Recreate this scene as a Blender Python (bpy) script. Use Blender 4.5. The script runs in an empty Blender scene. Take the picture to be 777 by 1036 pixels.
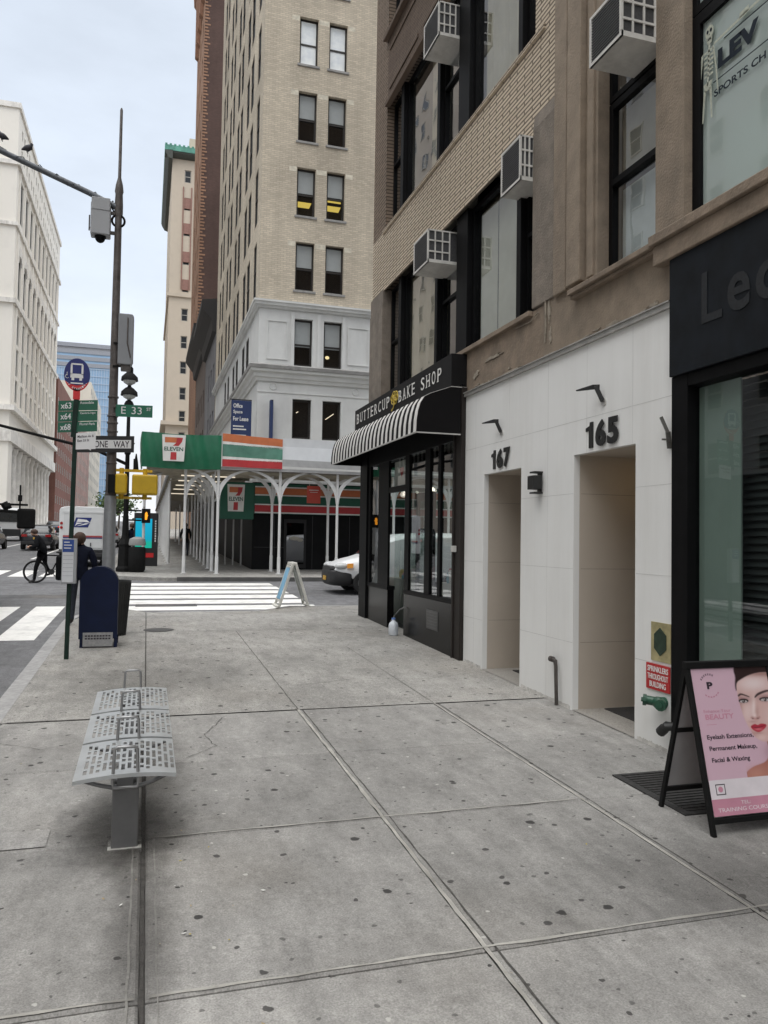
import bpy, bmesh, math, random
from mathutils import Vector, Matrix
R = math.radians
random.seed(7)
scene = bpy.context.scene
COL = scene.collection
SL = 0.0233                      # the avenue climbs gently away from the camera
def gz(y, off=0.0): return SL*y + off

# ---------------------------------------------------------------- camera
def make_camera():
    cd = bpy.data.cameras.new('camera'); co = bpy.data.objects.new('camera', cd); COL.objects.link(co)
    yaw, pit, rol = R(16.9), R(2.1), 0.016
    fw = Vector((math.sin(yaw)*math.cos(pit), math.cos(yaw)*math.cos(pit), math.sin(pit)))
    r0 = Vector((math.cos(yaw), -math.sin(yaw), 0)); u0 = r0.cross(fw)
    c, s = math.cos(rol), math.sin(rol)
    rt = r0*c + u0*s; up = u0*c - r0*s
    m = Matrix((rt, up, -fw)).transposed().to_4x4(); m.translation = (0, 0, 1.95)
    co.matrix_world = m
    cd.sensor_fit = 'VERTICAL'; cd.sensor_height = 36.0; cd.lens = 790.0/1036.0*36.0
    cd.clip_start = 0.05; cd.clip_end = 4000
    scene.camera = co
make_camera()

# ---------------------------------------------------------------- sky, sun, exposure
SUN_EL, SUN_AZ = R(57), R(206)     # behind the camera, high, veiled by cloud
def make_world():
    w = bpy.data.worlds.new('World'); scene.world = w; w.use_nodes = True
    nt = w.node_tree; nt.nodes.clear(); N = nt.nodes.new; L = nt.links.new
    out = N('ShaderNodeOutputWorld'); bg = N('ShaderNodeBackground'); bg.inputs[1].default_value = 0.1
    sky = N('ShaderNodeTexSky'); sky.sky_type = 'NISHITA'; sky.sun_disc = False
    sky.sun_elevation = SUN_EL; sky.sun_rotation = SUN_AZ; sky.dust_density = 3; sky.air_density = 1.2
    tc = N('ShaderNodeTexCoord'); sep = N('ShaderNodeSeparateXYZ'); L(tc.outputs['Generated'], sep.inputs[0])
    ramp = N('ShaderNodeValToRGB'); e = ramp.color_ramp.elements       # the cloud deck: brighter towards the zenith
    e[0].position = 0.0; e[0].color = (1.05, 1.07, 1.10, 1); e[1].position = 1.0; e[1].color = (4.0, 4.0, 4.0, 1)
    for p, c in ((.10, (1.03, 1.07, 1.12)), (.30, (.86, .95, 1.08)), (.55, (.84, .93, 1.06)), (.66, (1.0, 1.08, 1.2)), (.80, (2.9, 2.93, 2.96))):
        k = e.new(p); k.color = (*c, 1)
    L(sep.outputs['Z'], ramp.inputs[0])
    mp = N('ShaderNodeMapping'); mp.inputs['Scale'].default_value = (1, 1, 2.6); L(tc.outputs['Generated'], mp.inputs[0])
    no = N('ShaderNodeTexNoise'); no.inputs['Scale'].default_value = 2.6; no.inputs['Detail'].default_value = 6; no.inputs['Roughness'].default_value = .55
    L(mp.outputs[0], no.inputs[0])
    mr = N('ShaderNodeMapRange'); mr.inputs[1].default_value = .3; mr.inputs[2].default_value = .7; mr.inputs[3].default_value = .88; mr.inputs[4].default_value = 1.12
    L(no.outputs[0], mr.inputs[0])
    mul = N('ShaderNodeVectorMath'); mul.operation = 'SCALE'; L(ramp.outputs[0], mul.inputs[0]); L(mr.outputs[0], mul.inputs['Scale'])
    m10 = N('ShaderNodeVectorMath'); m10.operation = 'SCALE'; m10.inputs['Scale'].default_value = 10.0; L(mul.outputs[0], m10.inputs[0])
    mix = N('ShaderNodeMix'); mix.data_type = 'RGBA'; mix.inputs[0].default_value = .93
    L(sky.outputs[0], mix.inputs[6]); L(m10.outputs[0], mix.inputs[7])
    L(mix.outputs[2], bg.inputs[0]); L(bg.outputs[0], out.inputs[0])
make_world()
def make_sun():
    ld = bpy.data.lights.new('sun', 'SUN'); ld.energy = 1.15; ld.angle = R(70); ld.color = (1, .96, .9)
    lo = bpy.data.objects.new('sun', ld); COL.objects.link(lo)
    d = Vector((math.sin(SUN_AZ)*math.cos(SUN_EL), math.cos(SUN_AZ)*math.cos(SUN_EL), math.sin(SUN_EL)))
    lo.rotation_euler = (-d).to_track_quat('-Z', 'Y').to_euler(); lo.location = (0, -10, 60)
make_sun()
vs = scene.view_settings
vs.view_transform = 'Standard'; vs.look = 'None'; vs.exposure = 0.0; vs.gamma = 1.0; vs.use_curve_mapping = False
scene.cycles.use_denoising = True
scene.cycles.max_bounces = 8; scene.cycles.transparent_max_bounces = 12
scene.cycles.sample_clamp_indirect = 6

# ---------------------------------------------------------------- materials
MATS = {}
def _new(name):
    m = bpy.data.materials.new(name); m.use_nodes = True
    nt = m.node_tree; nt.nodes.clear()
    out = nt.nodes.new('ShaderNodeOutputMaterial')
    return m, nt, out, nt.nodes.new, nt.links.new
def mat(name, col, rough=.6, metal=0.0, var=.12, scale=3.0, bump=0.0, bscale=40.0, spec=.5, stain=0.0, stscale=.6, stcol=None, stretch=None):
    if name in MATS: return MATS[name]
    m, nt, out, N, L = _new(name)
    p = N('ShaderNodeBsdfPrincipled'); L(p.outputs[0], out.inputs[0])
    p.inputs['Roughness'].default_value = rough; p.inputs['Metallic'].default_value = metal
    p.inputs['Specular IOR Level'].default_value = spec
    tc = N('ShaderNodeTexCoord'); vec = tc.outputs['Object']
    if stretch:
        mp = N('ShaderNodeMapping'); mp.inputs['Scale'].default_value = stretch; L(vec, mp.inputs[0]); svec = mp.outputs[0]
    else: svec = vec
    no = N('ShaderNodeTexNoise'); no.inputs['Scale'].default_value = scale; no.inputs['Detail'].default_value = 5; no.inputs['Roughness'].default_value = .6
    L(vec, no.inputs[0])
    mx = N('ShaderNodeMix'); mx.data_type = 'RGBA'
    mx.inputs[6].default_value = (*[c*(1-var) for c in col], 1); mx.inputs[7].default_value = (*[min(1, c*(1+var)) for c in col], 1)
    mr = N('ShaderNodeMapRange'); mr.inputs[1].default_value = .3; mr.inputs[2].default_value = .7; L(no.outputs[0], mr.inputs[0]); L(mr.outputs[0], mx.inputs[0])
    colout = mx.outputs[2]
    if stain > 0:
        n2 = N('ShaderNodeTexNoise'); n2.inputs['Scale'].default_value = stscale; n2.inputs['Detail'].default_value = 8; n2.inputs['Roughness'].default_value = .7
        L(svec, n2.inputs[0])
        r2 = N('ShaderNodeMapRange'); r2.inputs[1].default_value = .48; r2.inputs[2].default_value = .72; r2.inputs[4].default_value = stain; L(n2.outputs[0], r2.inputs[0])
        m2 = N('ShaderNodeMix'); m2.data_type = 'RGBA'; sc = stcol or [c*.4 for c in col]
        m2.inputs[7].default_value = (*sc, 1); L(r2.outputs[0], m2.inputs[0]); L(colout, m2.inputs[6]); colout = m2.outputs[2]
    L(colout, p.inputs['Base Color'])
    if bump > 0:
        nb = N('ShaderNodeTexNoise'); nb.inputs['Scale'].default_value = bscale; nb.inputs['Detail'].default_value = 4; L(vec, nb.inputs[0])
        b = N('ShaderNodeBump'); b.inputs['Strength'].default_value = bump; b.inputs['Distance'].default_value = .01; L(nb.outputs[0], b.inputs['Height']); L(b.outputs[0], p.inputs['Normal'])
    MATS[name] = m; return m
def emit(name, col, strength):
    if name in MATS: return MATS[name]
    m, nt, out, N, L = _new(name); e = N('ShaderNodeEmission'); e.inputs[0].default_value = (*col, 1); e.inputs[1].default_value = strength
    L(e.outputs[0], out.inputs[0]); MATS[name] = m; return m
def glass(name, tint=(.75, .8, .78), base=.06, gain=1.0, rough=.0, wave=0.0, body=None, bodymix=0.0):
    if name in MATS: return MATS[name]
    m, nt, out, N, L = _new(name)
    t = N('ShaderNodeBsdfTransparent'); t.inputs[0].default_value = (*tint, 1)
    g = N('ShaderNodeBsdfGlossy'); g.inputs[0].default_value = (.95, .97, 1, 1); g.inputs['Roughness'].default_value = rough
    ge = N('ShaderNodeNewGeometry'); dt = N('ShaderNodeVectorMath'); dt.operation = 'DOT_PRODUCT'; L(ge.outputs['Incoming'], dt.inputs[0]); L(ge.outputs['Normal'], dt.inputs[1])
    ab = N('ShaderNodeMath'); ab.operation = 'ABSOLUTE'; L(dt.outputs['Value'], ab.inputs[0])
    om = N('ShaderNodeMath'); om.operation = 'SUBTRACT'; om.inputs[0].default_value = 1.0; L(ab.outputs[0], om.inputs[1])
    pw = N('ShaderNodeMath'); pw.operation = 'POWER'; pw.inputs[1].default_value = 5.0; L(om.outputs[0], pw.inputs[0])
    f = N('ShaderNodeMath'); f.operation = 'MULTIPLY_ADD'; f.inputs[1].default_value = .92; f.inputs[2].default_value = .08; L(pw.outputs[0], f.inputs[0])   # both faces of the pane
    ma = N('ShaderNodeMath'); ma.operation = 'MULTIPLY_ADD'; ma.inputs[1].default_value = gain; ma.inputs[2].default_value = base; ma.use_clamp = True
    L(f.outputs[0], ma.inputs[0])
    mx = N('ShaderNodeMixShader'); L(ma.outputs[0], mx.inputs[0]); L(g.outputs[0], mx.inputs[2])
    if body:
        d = N('ShaderNodeBsdfDiffuse'); d.inputs[0].default_value = (*body, 1)
        m2 = N('ShaderNodeMixShader'); m2.inputs[0].default_value = bodymix; L(t.outputs[0], m2.inputs[1]); L(d.outputs[0], m2.inputs[2]); L(m2.outputs[0], mx.inputs[1])
    else: L(t.outputs[0], mx.inputs[1])
    if wave > 0:
        tc = N('ShaderNodeTexCoord'); no = N('ShaderNodeTexNoise'); no.inputs['Scale'].default_value = 1.6; no.inputs['Detail'].default_value = 1; L(tc.outputs['Object'], no.inputs[0])
        b = N('ShaderNodeBump'); b.inputs['Strength'].default_value = wave; b.inputs['Distance'].default_value = .02; L(no.outputs[0], b.inputs['Height']); L(b.outputs[0], g.inputs['Normal'])
    L(mx.outputs[0], out.inputs[0]); MATS[name] = m; return m
def brick(name, c1, c2, mortar, bw, bh, msize=.012, rough=.85, stain=.25, bump=.5, stcol=None, vgrime=0.35):
    if name in MATS: return MATS[name]
    m, nt, out, N, L = _new(name)
    p = N('ShaderNodeBsdfPrincipled'); L(p.outputs[0], out.inputs[0]); p.inputs['Roughness'].default_value = rough; p.inputs['Specular IOR Level'].default_value = .25
    tc = N('ShaderNodeTexCoord'); sp = N('ShaderNodeSeparateXYZ'); L(tc.outputs['Object'], sp.inputs[0])
    ge = N('ShaderNodeNewGeometry'); sn = N('ShaderNodeSeparateXYZ'); L(ge.outputs['True Normal'], sn.inputs[0])
    ab = N('ShaderNodeMath'); ab.operation = 'ABSOLUTE'; L(sn.outputs[0], ab.inputs[0])
    gt = N('ShaderNodeMath'); gt.operation = 'GREATER_THAN'; gt.inputs[1].default_value = .5; L(ab.outputs[0], gt.inputs[0])
    mu = N('ShaderNodeMix'); mu.data_type = 'FLOAT'; L(gt.outputs[0], mu.inputs[0]); L(sp.outputs[0], mu.inputs[2]); L(sp.outputs[1], mu.inputs[3])
    cb = N('ShaderNodeCombineXYZ'); L(mu.outputs[0], cb.inputs[0]); L(sp.outputs[2], cb.inputs[1])
    bt = N('ShaderNodeTexBrick'); L(cb.outputs[0], bt.inputs['Vector']); bt.inputs['Scale'].default_value = 1.0
    bt.inputs['Color1'].default_value = (*c1, 1); bt.inputs['Color2'].default_value = (*c2, 1); bt.inputs['Mortar'].default_value = (*mortar, 1)
    bt.inputs['Brick Width'].default_value = bw; bt.inputs['Row Height'].default_value = bh; bt.inputs['Mortar Size'].default_value = msize; bt.inputs['Mortar Smooth'].default_value = .1
    bt.inputs['Bias'].default_value = 0.0
    mp = N('ShaderNodeMapping'); mp.inputs['Scale'].default_value = (1, 1, .18); L(tc.outputs['Object'], mp.inputs[0])
    no = N('ShaderNodeTexNoise'); no.inputs['Scale'].default_value = .9; no.inputs['Detail'].default_value = 8; no.inputs['Roughness'].default_value = .7; L(mp.outputs[0], no.inputs[0])
    mr = N('ShaderNodeMapRange'); mr.inputs[1].default_value = .45; mr.inputs[2].default_value = .75; mr.inputs[4].default_value = stain + vgrime*.3; L(no.outputs[0], mr.inputs[0])
    mx = N('ShaderNodeMix'); mx.data_type = 'RGBA'; L(mr.outputs[0], mx.inputs[0]); L(bt.outputs[0], mx.inputs[6]); mx.inputs[7].default_value = (*(stcol or [c*.35 for c in c1]), 1)
    n3 = N('ShaderNodeTexNoise'); n3.inputs['Scale'].default_value = .25; n3.inputs['Detail'].default_value = 4; L(tc.outputs['Object'], n3.inputs[0])
    m3 = N('ShaderNodeMapRange'); m3.inputs[1].default_value = .3; m3.inputs[2].default_value = .7; m3.inputs[3].default_value = .82; m3.inputs[4].default_value = 1.12; L(n3.outputs[0], m3.inputs[0])
    sc = N('ShaderNodeVectorMath'); sc.operation = 'SCALE'; L(mx.outputs[2], sc.inputs[0]); L(m3.outputs[0], sc.inputs['Scale'])
    L(sc.outputs[0], p.inputs['Base Color'])
    if bump:
        b = N('ShaderNodeBump'); b.invert = True; b.inputs['Strength'].default_value = bump; b.inputs['Distance'].default_value = .008; L(bt.outputs['Fac'], b.inputs['Height']); L(b.outputs[0], p.inputs['Normal'])
    MATS[name] = m; return m

def pavement(name, col, gum=True, coarse=0.0, dark=0.35, warm=None):
    """concrete flag paving: fine aggregate, blotches, gum spots, per-flag tone"""
    if name in MATS: return MATS[name]
    m, nt, out, N, L = _new(name)
    p = N('ShaderNodeBsdfPrincipled'); L(p.outputs[0], out.inputs[0]); p.inputs['Specular IOR Level'].default_value = .3
    tc = N('ShaderNodeTexCoord'); V = tc.outputs['Object']
    def noise(s, d=6, r=.6, vec=V):
        n = N('ShaderNodeTexNoise'); n.inputs['Scale'].default_value = s; n.inputs['Detail'].default_value = d; n.inputs['Roughness'].default_value = r; L(vec, n.inputs[0]); return n.outputs[0]
    def rng(src, a, b, c, d):
        q = N('ShaderNodeMapRange'); q.inputs[1].default_value = a; q.inputs[2].default_value = b; q.inputs[3].default_value = c; q.inputs[4].default_value = d; L(src, q.inputs[0]); return q.outputs[0]
    def scale(c, f):
        q = N('ShaderNodeVectorMath'); q.operation = 'SCALE'; L(c, q.inputs[0]); L(f, q.inputs['Scale']); return q.outputs[0]
    def mixc(f, c, cc):
        q = N('ShaderNodeMix'); q.data_type = 'RGBA'; L(f, q.inputs[0]); L(c, q.inputs[6]); q.inputs[7].default_value = (*cc, 1); return q.outputs[2]
    rgb = N('ShaderNodeRGB'); rgb.outputs[0].default_value = (*col, 1); c = rgb.outputs[0]
    ge = N('ShaderNodeNewGeometry')
    c = scale(c, rng(ge.outputs['Random Per Island'], 0, 1, .84, 1.10))
    c = scale(c, rng(noise(.45, 5, .65), .3, .7, .74, 1.18))
    mpx = N('ShaderNodeMapping'); mpx.inputs['Scale'].default_value = (2.2, .8, 1); mpx.inputs['Rotation'].default_value = (0, 0, .3); L(V, mpx.inputs[0])
    c = scale(c, rng(noise(2.6, 8, .72, mpx.outputs[0]), .3, .7, .74, 1.22))
    c = scale(c, rng(noise(22, 5, .75), .3, .7, .84, 1.14))
    c = mixc(rng(noise(1.3, 10, .75), .54, .70, 0, dark), c, [q*.42 for q in col])          # damp and soot blotches
    c = mixc(rng(noise(.32, 4, .6), .52, .72, 0, .35), c, warm or (.24, .21, .17))           # brownish areas
    c = scale(c, rng(noise(110, 3, .7), .25, .75, .62, 1.36))                                   # aggregate
    if coarse:
        vo = N('ShaderNodeTexVoronoi'); vo.inputs['Scale'].default_value = 60; L(V, vo.inputs['Vector'])
        c = scale(c, rng(vo.outputs['Distance'], .1, .6, 1-coarse, 1+coarse*.6))
    if gum:
        nd = N('ShaderNodeTexNoise'); nd.inputs['Scale'].default_value = 22; L(V, nd.inputs[0])
        off = N('ShaderNodeVectorMath'); off.operation = 'MULTIPLY_ADD'; off.inputs[1].default_value = (.035, .035, 0); L(nd.outputs['Color'], off.inputs[0]); L(V, off.inputs[2])
        for sc, r0, r1, keep, amt in ((1.9, .038, .05, .3, .95), (3.4, .05, .066, .5, .85), (7.0, .06, .085, .7, .6)):
            fl = N('ShaderNodeVectorMath'); fl.operation = 'MULTIPLY'; fl.inputs[1].default_value = (1, 1, 0); L(off.outputs[0], fl.inputs[0])
            vo = N('ShaderNodeTexVoronoi'); vo.voronoi_dimensions = '2D'; vo.inputs['Scale'].default_value = sc; L(fl.outputs[0], vo.inputs['Vector'])
            sp = N('ShaderNodeSeparateColor'); L(vo.outputs['Color'], sp.inputs[0])
            g = N('ShaderNodeMath'); g.operation = 'GREATER_THAN'; g.inputs[1].default_value = keep; L(sp.outputs[0], g.inputs[0])
            mu = N('ShaderNodeMath'); mu.operation = 'MULTIPLY'; L(g.outputs[0], mu.inputs[0]); dv = N('ShaderNodeMath'); dv.operation = 'DIVIDE'; ad = N('ShaderNodeMath'); ad.operation = 'MULTIPLY_ADD'; ad.inputs[1].default_value = 1.0; ad.inputs[2].default_value = .3; L(sp.outputs[1], ad.inputs[0]); L(vo.outputs['Distance'], dv.inputs[0]); L(ad.outputs[0], dv.inputs[1]); L(rng(dv.outputs[0], r0, r1, amt, 0), mu.inputs[1])
            c = mixc(mu.outputs[0], c, (.035, .033, .032))
        # a few pale flecks
        vo = N('ShaderNodeTexVoronoi'); vo.voronoi_dimensions = '2D'; vo.inputs['Scale'].default_value = 4.3; L(off.outputs[0], vo.inputs['Vector'])
        sp = N('ShaderNodeSeparateColor'); L(vo.outputs['Color'], sp.inputs[0])
        g = N('ShaderNodeMath'); g.operation = 'GREATER_THAN'; g.inputs[1].default_value = .86; L(sp.outputs[1], g.inputs[0])
        mu = N('ShaderNodeMath'); mu.operation = 'MULTIPLY'; L(g.outputs[0], mu.inputs[0]); L(rng(vo.outputs['Distance'], .035, .055, .7, 0), mu.inputs[1])
        c = mixc(mu.outputs[0], c, (.55, .54, .5))
    L(c, p.inputs['Base Color'])
    L(rng(noise(3, 5), .3, .7, .6, .85), p.inputs['Roughness'])
    b = N('ShaderNodeBump'); b.inputs['Strength'].default_value = .35 + coarse; b.inputs['Distance'].default_value = .004; L(noise(120, 4, .7), b.inputs['Height']); L(b.outputs[0], p.inputs['Normal'])
    MATS[name] = m; return m

# ---------------------------------------------------------------- mesh helpers
ORG = {}
class MB:
    def __init__(s): s.v = []; s.f = []; s.m = []; s.mi = 0
    def slot(s, i): s.mi = i; return s
    def add(s, vs, fs):
        o = len(s.v); s.v += [tuple(p) for p in vs]; s.f += [tuple(i+o for i in f) for f in fs]; s.m += [s.mi]*len(fs); return s
    def box(s, x0, y0, z0, x1, y1, z1):
        return s.add([(x0,y0,z0),(x1,y0,z0),(x1,y1,z0),(x0,y1,z0),(x0,y0,z1),(x1,y0,z1),(x1,y1,z1),(x0,y1,z1)],
                     [(0,3,2,1),(4,5,6,7),(0,1,5,4),(1,2,6,5),(2,3,7,6),(3,0,4,7)])
    def obox(s, c, a, b, n):           # centre and three half-axes
        c, a, b, n = Vector(c), Vector(a), Vector(b), Vector(n)
        P = [c+i*a+j*b+k*n for k in (-1, 1) for j, i in ((-1,-1),(-1,1),(1,1),(1,-1))]
        return s.add(P, [(0,3,2,1),(4,5,6,7),(0,1,5,4),(1,2,6,5),(2,3,7,6),(3,0,4,7)])
    def bar(s, p, q, w, d, up=(0,0,1)):   # rectangular bar between two points
        p, q = Vector(p), Vector(q); n = (q-p); l = n.length; n.normalize(); u = Vector(up)
        if abs(n.dot(u)) > .99: u = Vector((0,1,0))
        a = n.cross(u).normalized(); b = a.cross(n)
        return s.obox((p+q)/2, a*w/2, b*d/2, n*l/2)
    def poly(s, pts): return s.add(pts, [tuple(range(len(pts)))])
    def prism(s, pts, fn, d0, d1):     # outline pts (u,v), fn(u,v,d) -> xyz
        n = len(pts)
        return s.add([fn(u, v, d0) for u, v in pts]+[fn(u, v, d1) for u, v in pts],
                     [tuple(range(n)), tuple(range(2*n-1, n-1, -1))]+[(i, i+n, (i+1) % n+n, (i+1) % n) for i in range(n)])
    def tube(s, p, q, r0, r1=None, n=12, cap=True):
        return s.path([p, q], [r0, r0 if r1 is None else r1], n, cap)
    def path(s, pts, r, n=8, cap=True, closed=False):
        P = [Vector(p) for p in pts]; k = len(P); rr = r if isinstance(r, (list, tuple)) else [r]*k
        vs = []; prev = None
        for i, p in enumerate(P):
            if closed: t = P[(i+1) % k]-P[i-1]
            else: t = (P[min(i+1, k-1)]-P[max(i-1, 0)])
            t = t.normalized() if t.length > 1e-9 else Vector((0,0,1))
            if prev is None:
                u = Vector((0,0,1)) if abs(t.z) < .9 else Vector((0,1,0)); a = t.cross(u).normalized()
            else:
                a = prev - t*prev.dot(t); a = a.normalized() if a.length > 1e-6 else t.orthogonal().normalized()
            prev = a; b = t.cross(a)
            for j in range(n):
                th = 2*math.pi*j/n; vs.append(p+rr[i]*(math.cos(th)*a+math.sin(th)*b))
        fs = []
        for i in range(k if closed else k-1):
            i2 = (i+1) % k
            fs += [(i*n+j, i*n+(j+1) % n, i2*n+(j+1) % n, i2*n+j) for j in range(n)]
        if cap and not closed: fs += [tuple(reversed(range(n))), tuple(range((k-1)*n, k*n))]
        return s.add(vs, fs)
    def lathe(s, prof, c, n=20):       # prof of (radius, z)
        c = Vector(c); vs = []
        for r, z in prof:
            for j in range(n):
                th = 2*math.pi*j/n; vs.append(c+Vector((r*math.cos(th), r*math.sin(th), z)))
        k = len(prof); fs = [(i*n+j, i*n+(j+1) % n, (i+1)*n+(j+1) % n, (i+1)*n+j) for i in range(k-1) for j in range(n)]
        fs += [tuple(reversed(range(n))), tuple(range((k-1)*n, k*n))]
        return s.add(vs, fs)
    def ell(s, c, rx, ry, rz, n=14, m=9):
        vs = []; fs = []; c = Vector(c)
        for i in range(m+1):
            ph = math.pi*i/m
            for j in range(n):
                th = 2*math.pi*j/n; vs.append(c+Vector((rx*math.sin(ph)*math.cos(th), ry*math.sin(ph)*math.sin(th), rz*math.cos(ph))))
        fs = [(i*n+j, (i+1)*n+j, (i+1)*n+(j+1) % n, i*n+(j+1) % n) for i in range(m) for j in range(n)]
        return s.add(vs, fs)
    def facade(s, mp, u0, u1, v0, v1, holes, depth):
        """a wall with rectangular openings and their reveals; mp(u,v,d), d = depth into the wall"""
        us = sorted({u0, u1, *[a for h in holes for a in h[:2] if u0 < a < u1]}); vz = sorted({v0, v1, *[a for h in holes for a in h[2:4] if v0 < a < v1]})
        for a, b in zip(us, us[1:]):
            for c, d in zip(vz, vz[1:]):
                mu, mv = (a+b)/2, (c+d)/2
                if any(h[0] < mu < h[1] and h[2] < mv < h[3] for h in holes): continue
                s.add([mp(a,c,0), mp(b,c,0), mp(b,d,0), mp(a,d,0)], [(0,1,2,3)])
        for h in holes:
            a, b, c, d = h[:4]; D = h[4] if len(h) > 4 else depth
            if D <= 0: continue
            for p, q in (((a,c),(b,c)), ((b,c),(b,d)), ((b,d),(a,d)), ((a,d),(a,c))):
                s.add([mp(*p,0), mp(*q,0), mp(*q,D), mp(*p,D)], [(0,1,2,3)])
        return s
    def mesh(s, name, mats, org=(0,0,0), smooth=None):
        me = bpy.data.meshes.new(name); o = Vector(org)
        me.from_pydata([tuple(Vector(p)-o) for p in s.v], [], s.f)
        ms = mats if isinstance(mats, (list, tuple)) else [mats]
        for m in ms: me.materials.append(m)
        if len(ms) > 1: me.polygons.foreach_set('material_index', [min(i, len(ms)-1) for i in s.m])
        if smooth is not None:
            me.polygons.foreach_set('use_smooth', [True]*len(me.polygons)); me.update(); me.set_sharp_from_angle(angle=R(smooth))
        me.update(); return me
    def build(s, name, mats, parent=None, org=None, smooth=None, bevel=0.0, seg=2, sub=0):
        if org is None: org = ORG.get(parent.name, (0,0,0)) if parent else (0,0,0)
        me = s.mesh(name, mats, org, smooth); o = bpy.data.objects.new(name, me); COL.objects.link(o)
        if parent: o.parent = parent
        else: o.location = org
        ORG[o.name] = tuple(org)
        if bevel > 0:
            b = o.modifiers.new('bevel', 'BEVEL'); b.width = bevel; b.segments = seg; b.limit_method = 'ANGLE'; b.angle_limit = R(35)
        if sub:
            q = o.modifiers.new('sub', 'SUBSURF'); q.levels = sub; q.render_levels = sub
        return o
def tag(o, label=None, cat=None, group=None, kind=None):
    if label: o['label'] = label
    if cat: o['category'] = cat
    if group: o['group'] = group
    if kind: o['kind'] = kind
    return o
def thing(name, label, cat, loc, group=None, rz=0.0):
    o = bpy.data.objects.new(name, None); o.empty_display_size = .2; COL.objects.link(o); o.location = loc; o.rotation_euler = (0, 0, rz)
    ORG[o.name] = tuple(loc) if rz == 0 else (0, 0, 0)
    return tag(o, label, cat, group)
def local(o): ORG[o.name] = (0, 0, 0); return o        # parts of this thing are modelled around its own base
def kids(o): return [c for c in bpy.data.objects if c.parent == o]
def copy_tree(o, parent=None, kidmap=None):
    if kidmap is None:
        kidmap = {}
        for c in bpy.data.objects:
            if c.parent: kidmap.setdefault(c.parent.name, []).append(c)
    c = o.copy(); COL.objects.link(c)
    if parent: c.parent = parent
    ORG[c.name] = ORG.get(o.name, (0,0,0))
    for ch in kidmap.get(o.name, []): copy_tree(ch, c, kidmap)
    return c
def text(body, m, name, parent, p, u, v, w, h, thick=.003, bold=0.0, label=None, shear=0.0, fixed_h=True):
    """raised lettering: lower-left corner p, run u, up v, fitted to w x h (w None keeps the font's own proportions)"""
    cu = bpy.data.curves.new('lettering', 'FONT'); cu.body = body; cu.offset = bold; cu.shear = shear; cu.align_x = 'LEFT'; cu.resolution_u = 4
    ob = bpy.data.objects.new('lettering', cu); COL.objects.link(ob)
    me = bpy.data.meshes.new_from_object(ob.evaluated_get(bpy.context.evaluated_depsgraph_get()))
    bpy.data.objects.remove(ob); bpy.data.curves.remove(cu)
    if not me.vertices: return None
    xs = [q.co.x for q in me.vertices]; ys = [q.co.y for q in me.vertices]
    x0, x1, y0, y1 = min(xs), max(xs), min(ys), max(ys); sy = h/(y1-y0); sx = (w/(x1-x0)) if w else sy
    u, v = Vector(u).normalized(), Vector(v).normalized(); n = u.cross(v); p = Vector(p)
    front = [p+u*(q.co.x-x0)*sx+v*(q.co.y-y0)*sy+n*thick for q in me.vertices]; k = len(front)
    back = [q-n*thick*.9 for q in front]
    mb = MB(); fs = [tuple(f.vertices) for f in me.polygons]
    ed = {}
    for f in fs:
        for a, b in zip(f, f[1:]+f[:1]): ed[(a, b)] = 1
    side = [(b, a, a+k, b+k) for a, b in ed if (b, a) not in ed]
    mb.add(front+back, fs+side)
    bpy.data.meshes.remove(me)
    o = mb.build(name, m, parent)
    if label: o['label'] = label
    return o
FY = lambda y0: (lambda u, v, d: (u, y0+d, v))        # wall facing the camera's side (-Y)
FX = lambda x0: (lambda u, v, d: (x0+d, u, v))        # wall facing the avenue from the right (-X)
FXL = lambda x0: (lambda u, v, d: (x0-d, u, v))       # wall facing the avenue from the left (+X)
FACE = {'y': 0.0, 'x': -math.pi/2, 'X': math.pi/2}

WPROTO = {}
def win_proto(w, h, fr=.06, depth=.12, rail=True, mullions=0, fmat=None, gmat=None, thick=.07, railpos=.5):
    key = (round(w,3), round(h,3), fr, depth, rail, mullions, fmat.name, gmat.name, railpos)
    if key in WPROTO: return WPROTO[key]
    b = MB(); y0, y1 = depth-thick/2, depth+thick/2; a = w/2
    b.box(-a, y0, 0, -a+fr, y1, h); b.box(a-fr, y0, 0, a, y1, h); b.box(-a+fr, y0, 0, a-fr, y1, fr*1.2); b.box(-a+fr, y0, h-fr, a-fr, y1, h)
    if rail: b.box(-a+fr, y0-.015, h*railpos-fr*.45, a-fr, y1, h*railpos+fr*.45)
    for i in range(mullions):
        x = -a+w*(i+1)/(mullions+1); b.box(x-fr/2, y0+.004, fr*1.2, x+fr/2, y1-.004, h-fr)
    fm = b.mesh('window', [fmat])
    g = MB(); g.add([(-a+fr*.9, depth, fr), (a-fr*.9, depth, fr), (a-fr*.9, depth, h-fr*.9), (-a+fr*.9, depth, h-fr*.9)], [(0,1,2,3)])
    gm = g.mesh('pane', [gmat]); WPROTO[key] = (fm, gm); return WPROTO[key]
def put_window(parent, proto, loc, face, name='window', pane=True, label=None):
    o = bpy.data.objects.new(name, proto[0]); COL.objects.link(o); o.parent = parent
    o.location = Vector(loc)-Vector(ORG[parent.name]); o.rotation_euler = (0, 0, FACE[face])
    if pane:
        p = bpy.data.objects.new('pane', proto[1]); COL.objects.link(p); p.parent = o
    if label: o['label'] = label
    return o
def put_blind_or_reflection(win, w, h0, h1, m, depth=.22, name='blind_or_reflection'):
    b = MB(); b.add([(-w/2, depth, h0), (w/2, depth, h0), (w/2, depth, h1), (-w/2, depth, h1)], [(0,1,2,3)])
    me = b.mesh(name, [m]); o = bpy.data.objects.new(name, me); COL.objects.link(o); o.parent = win; return o
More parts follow.
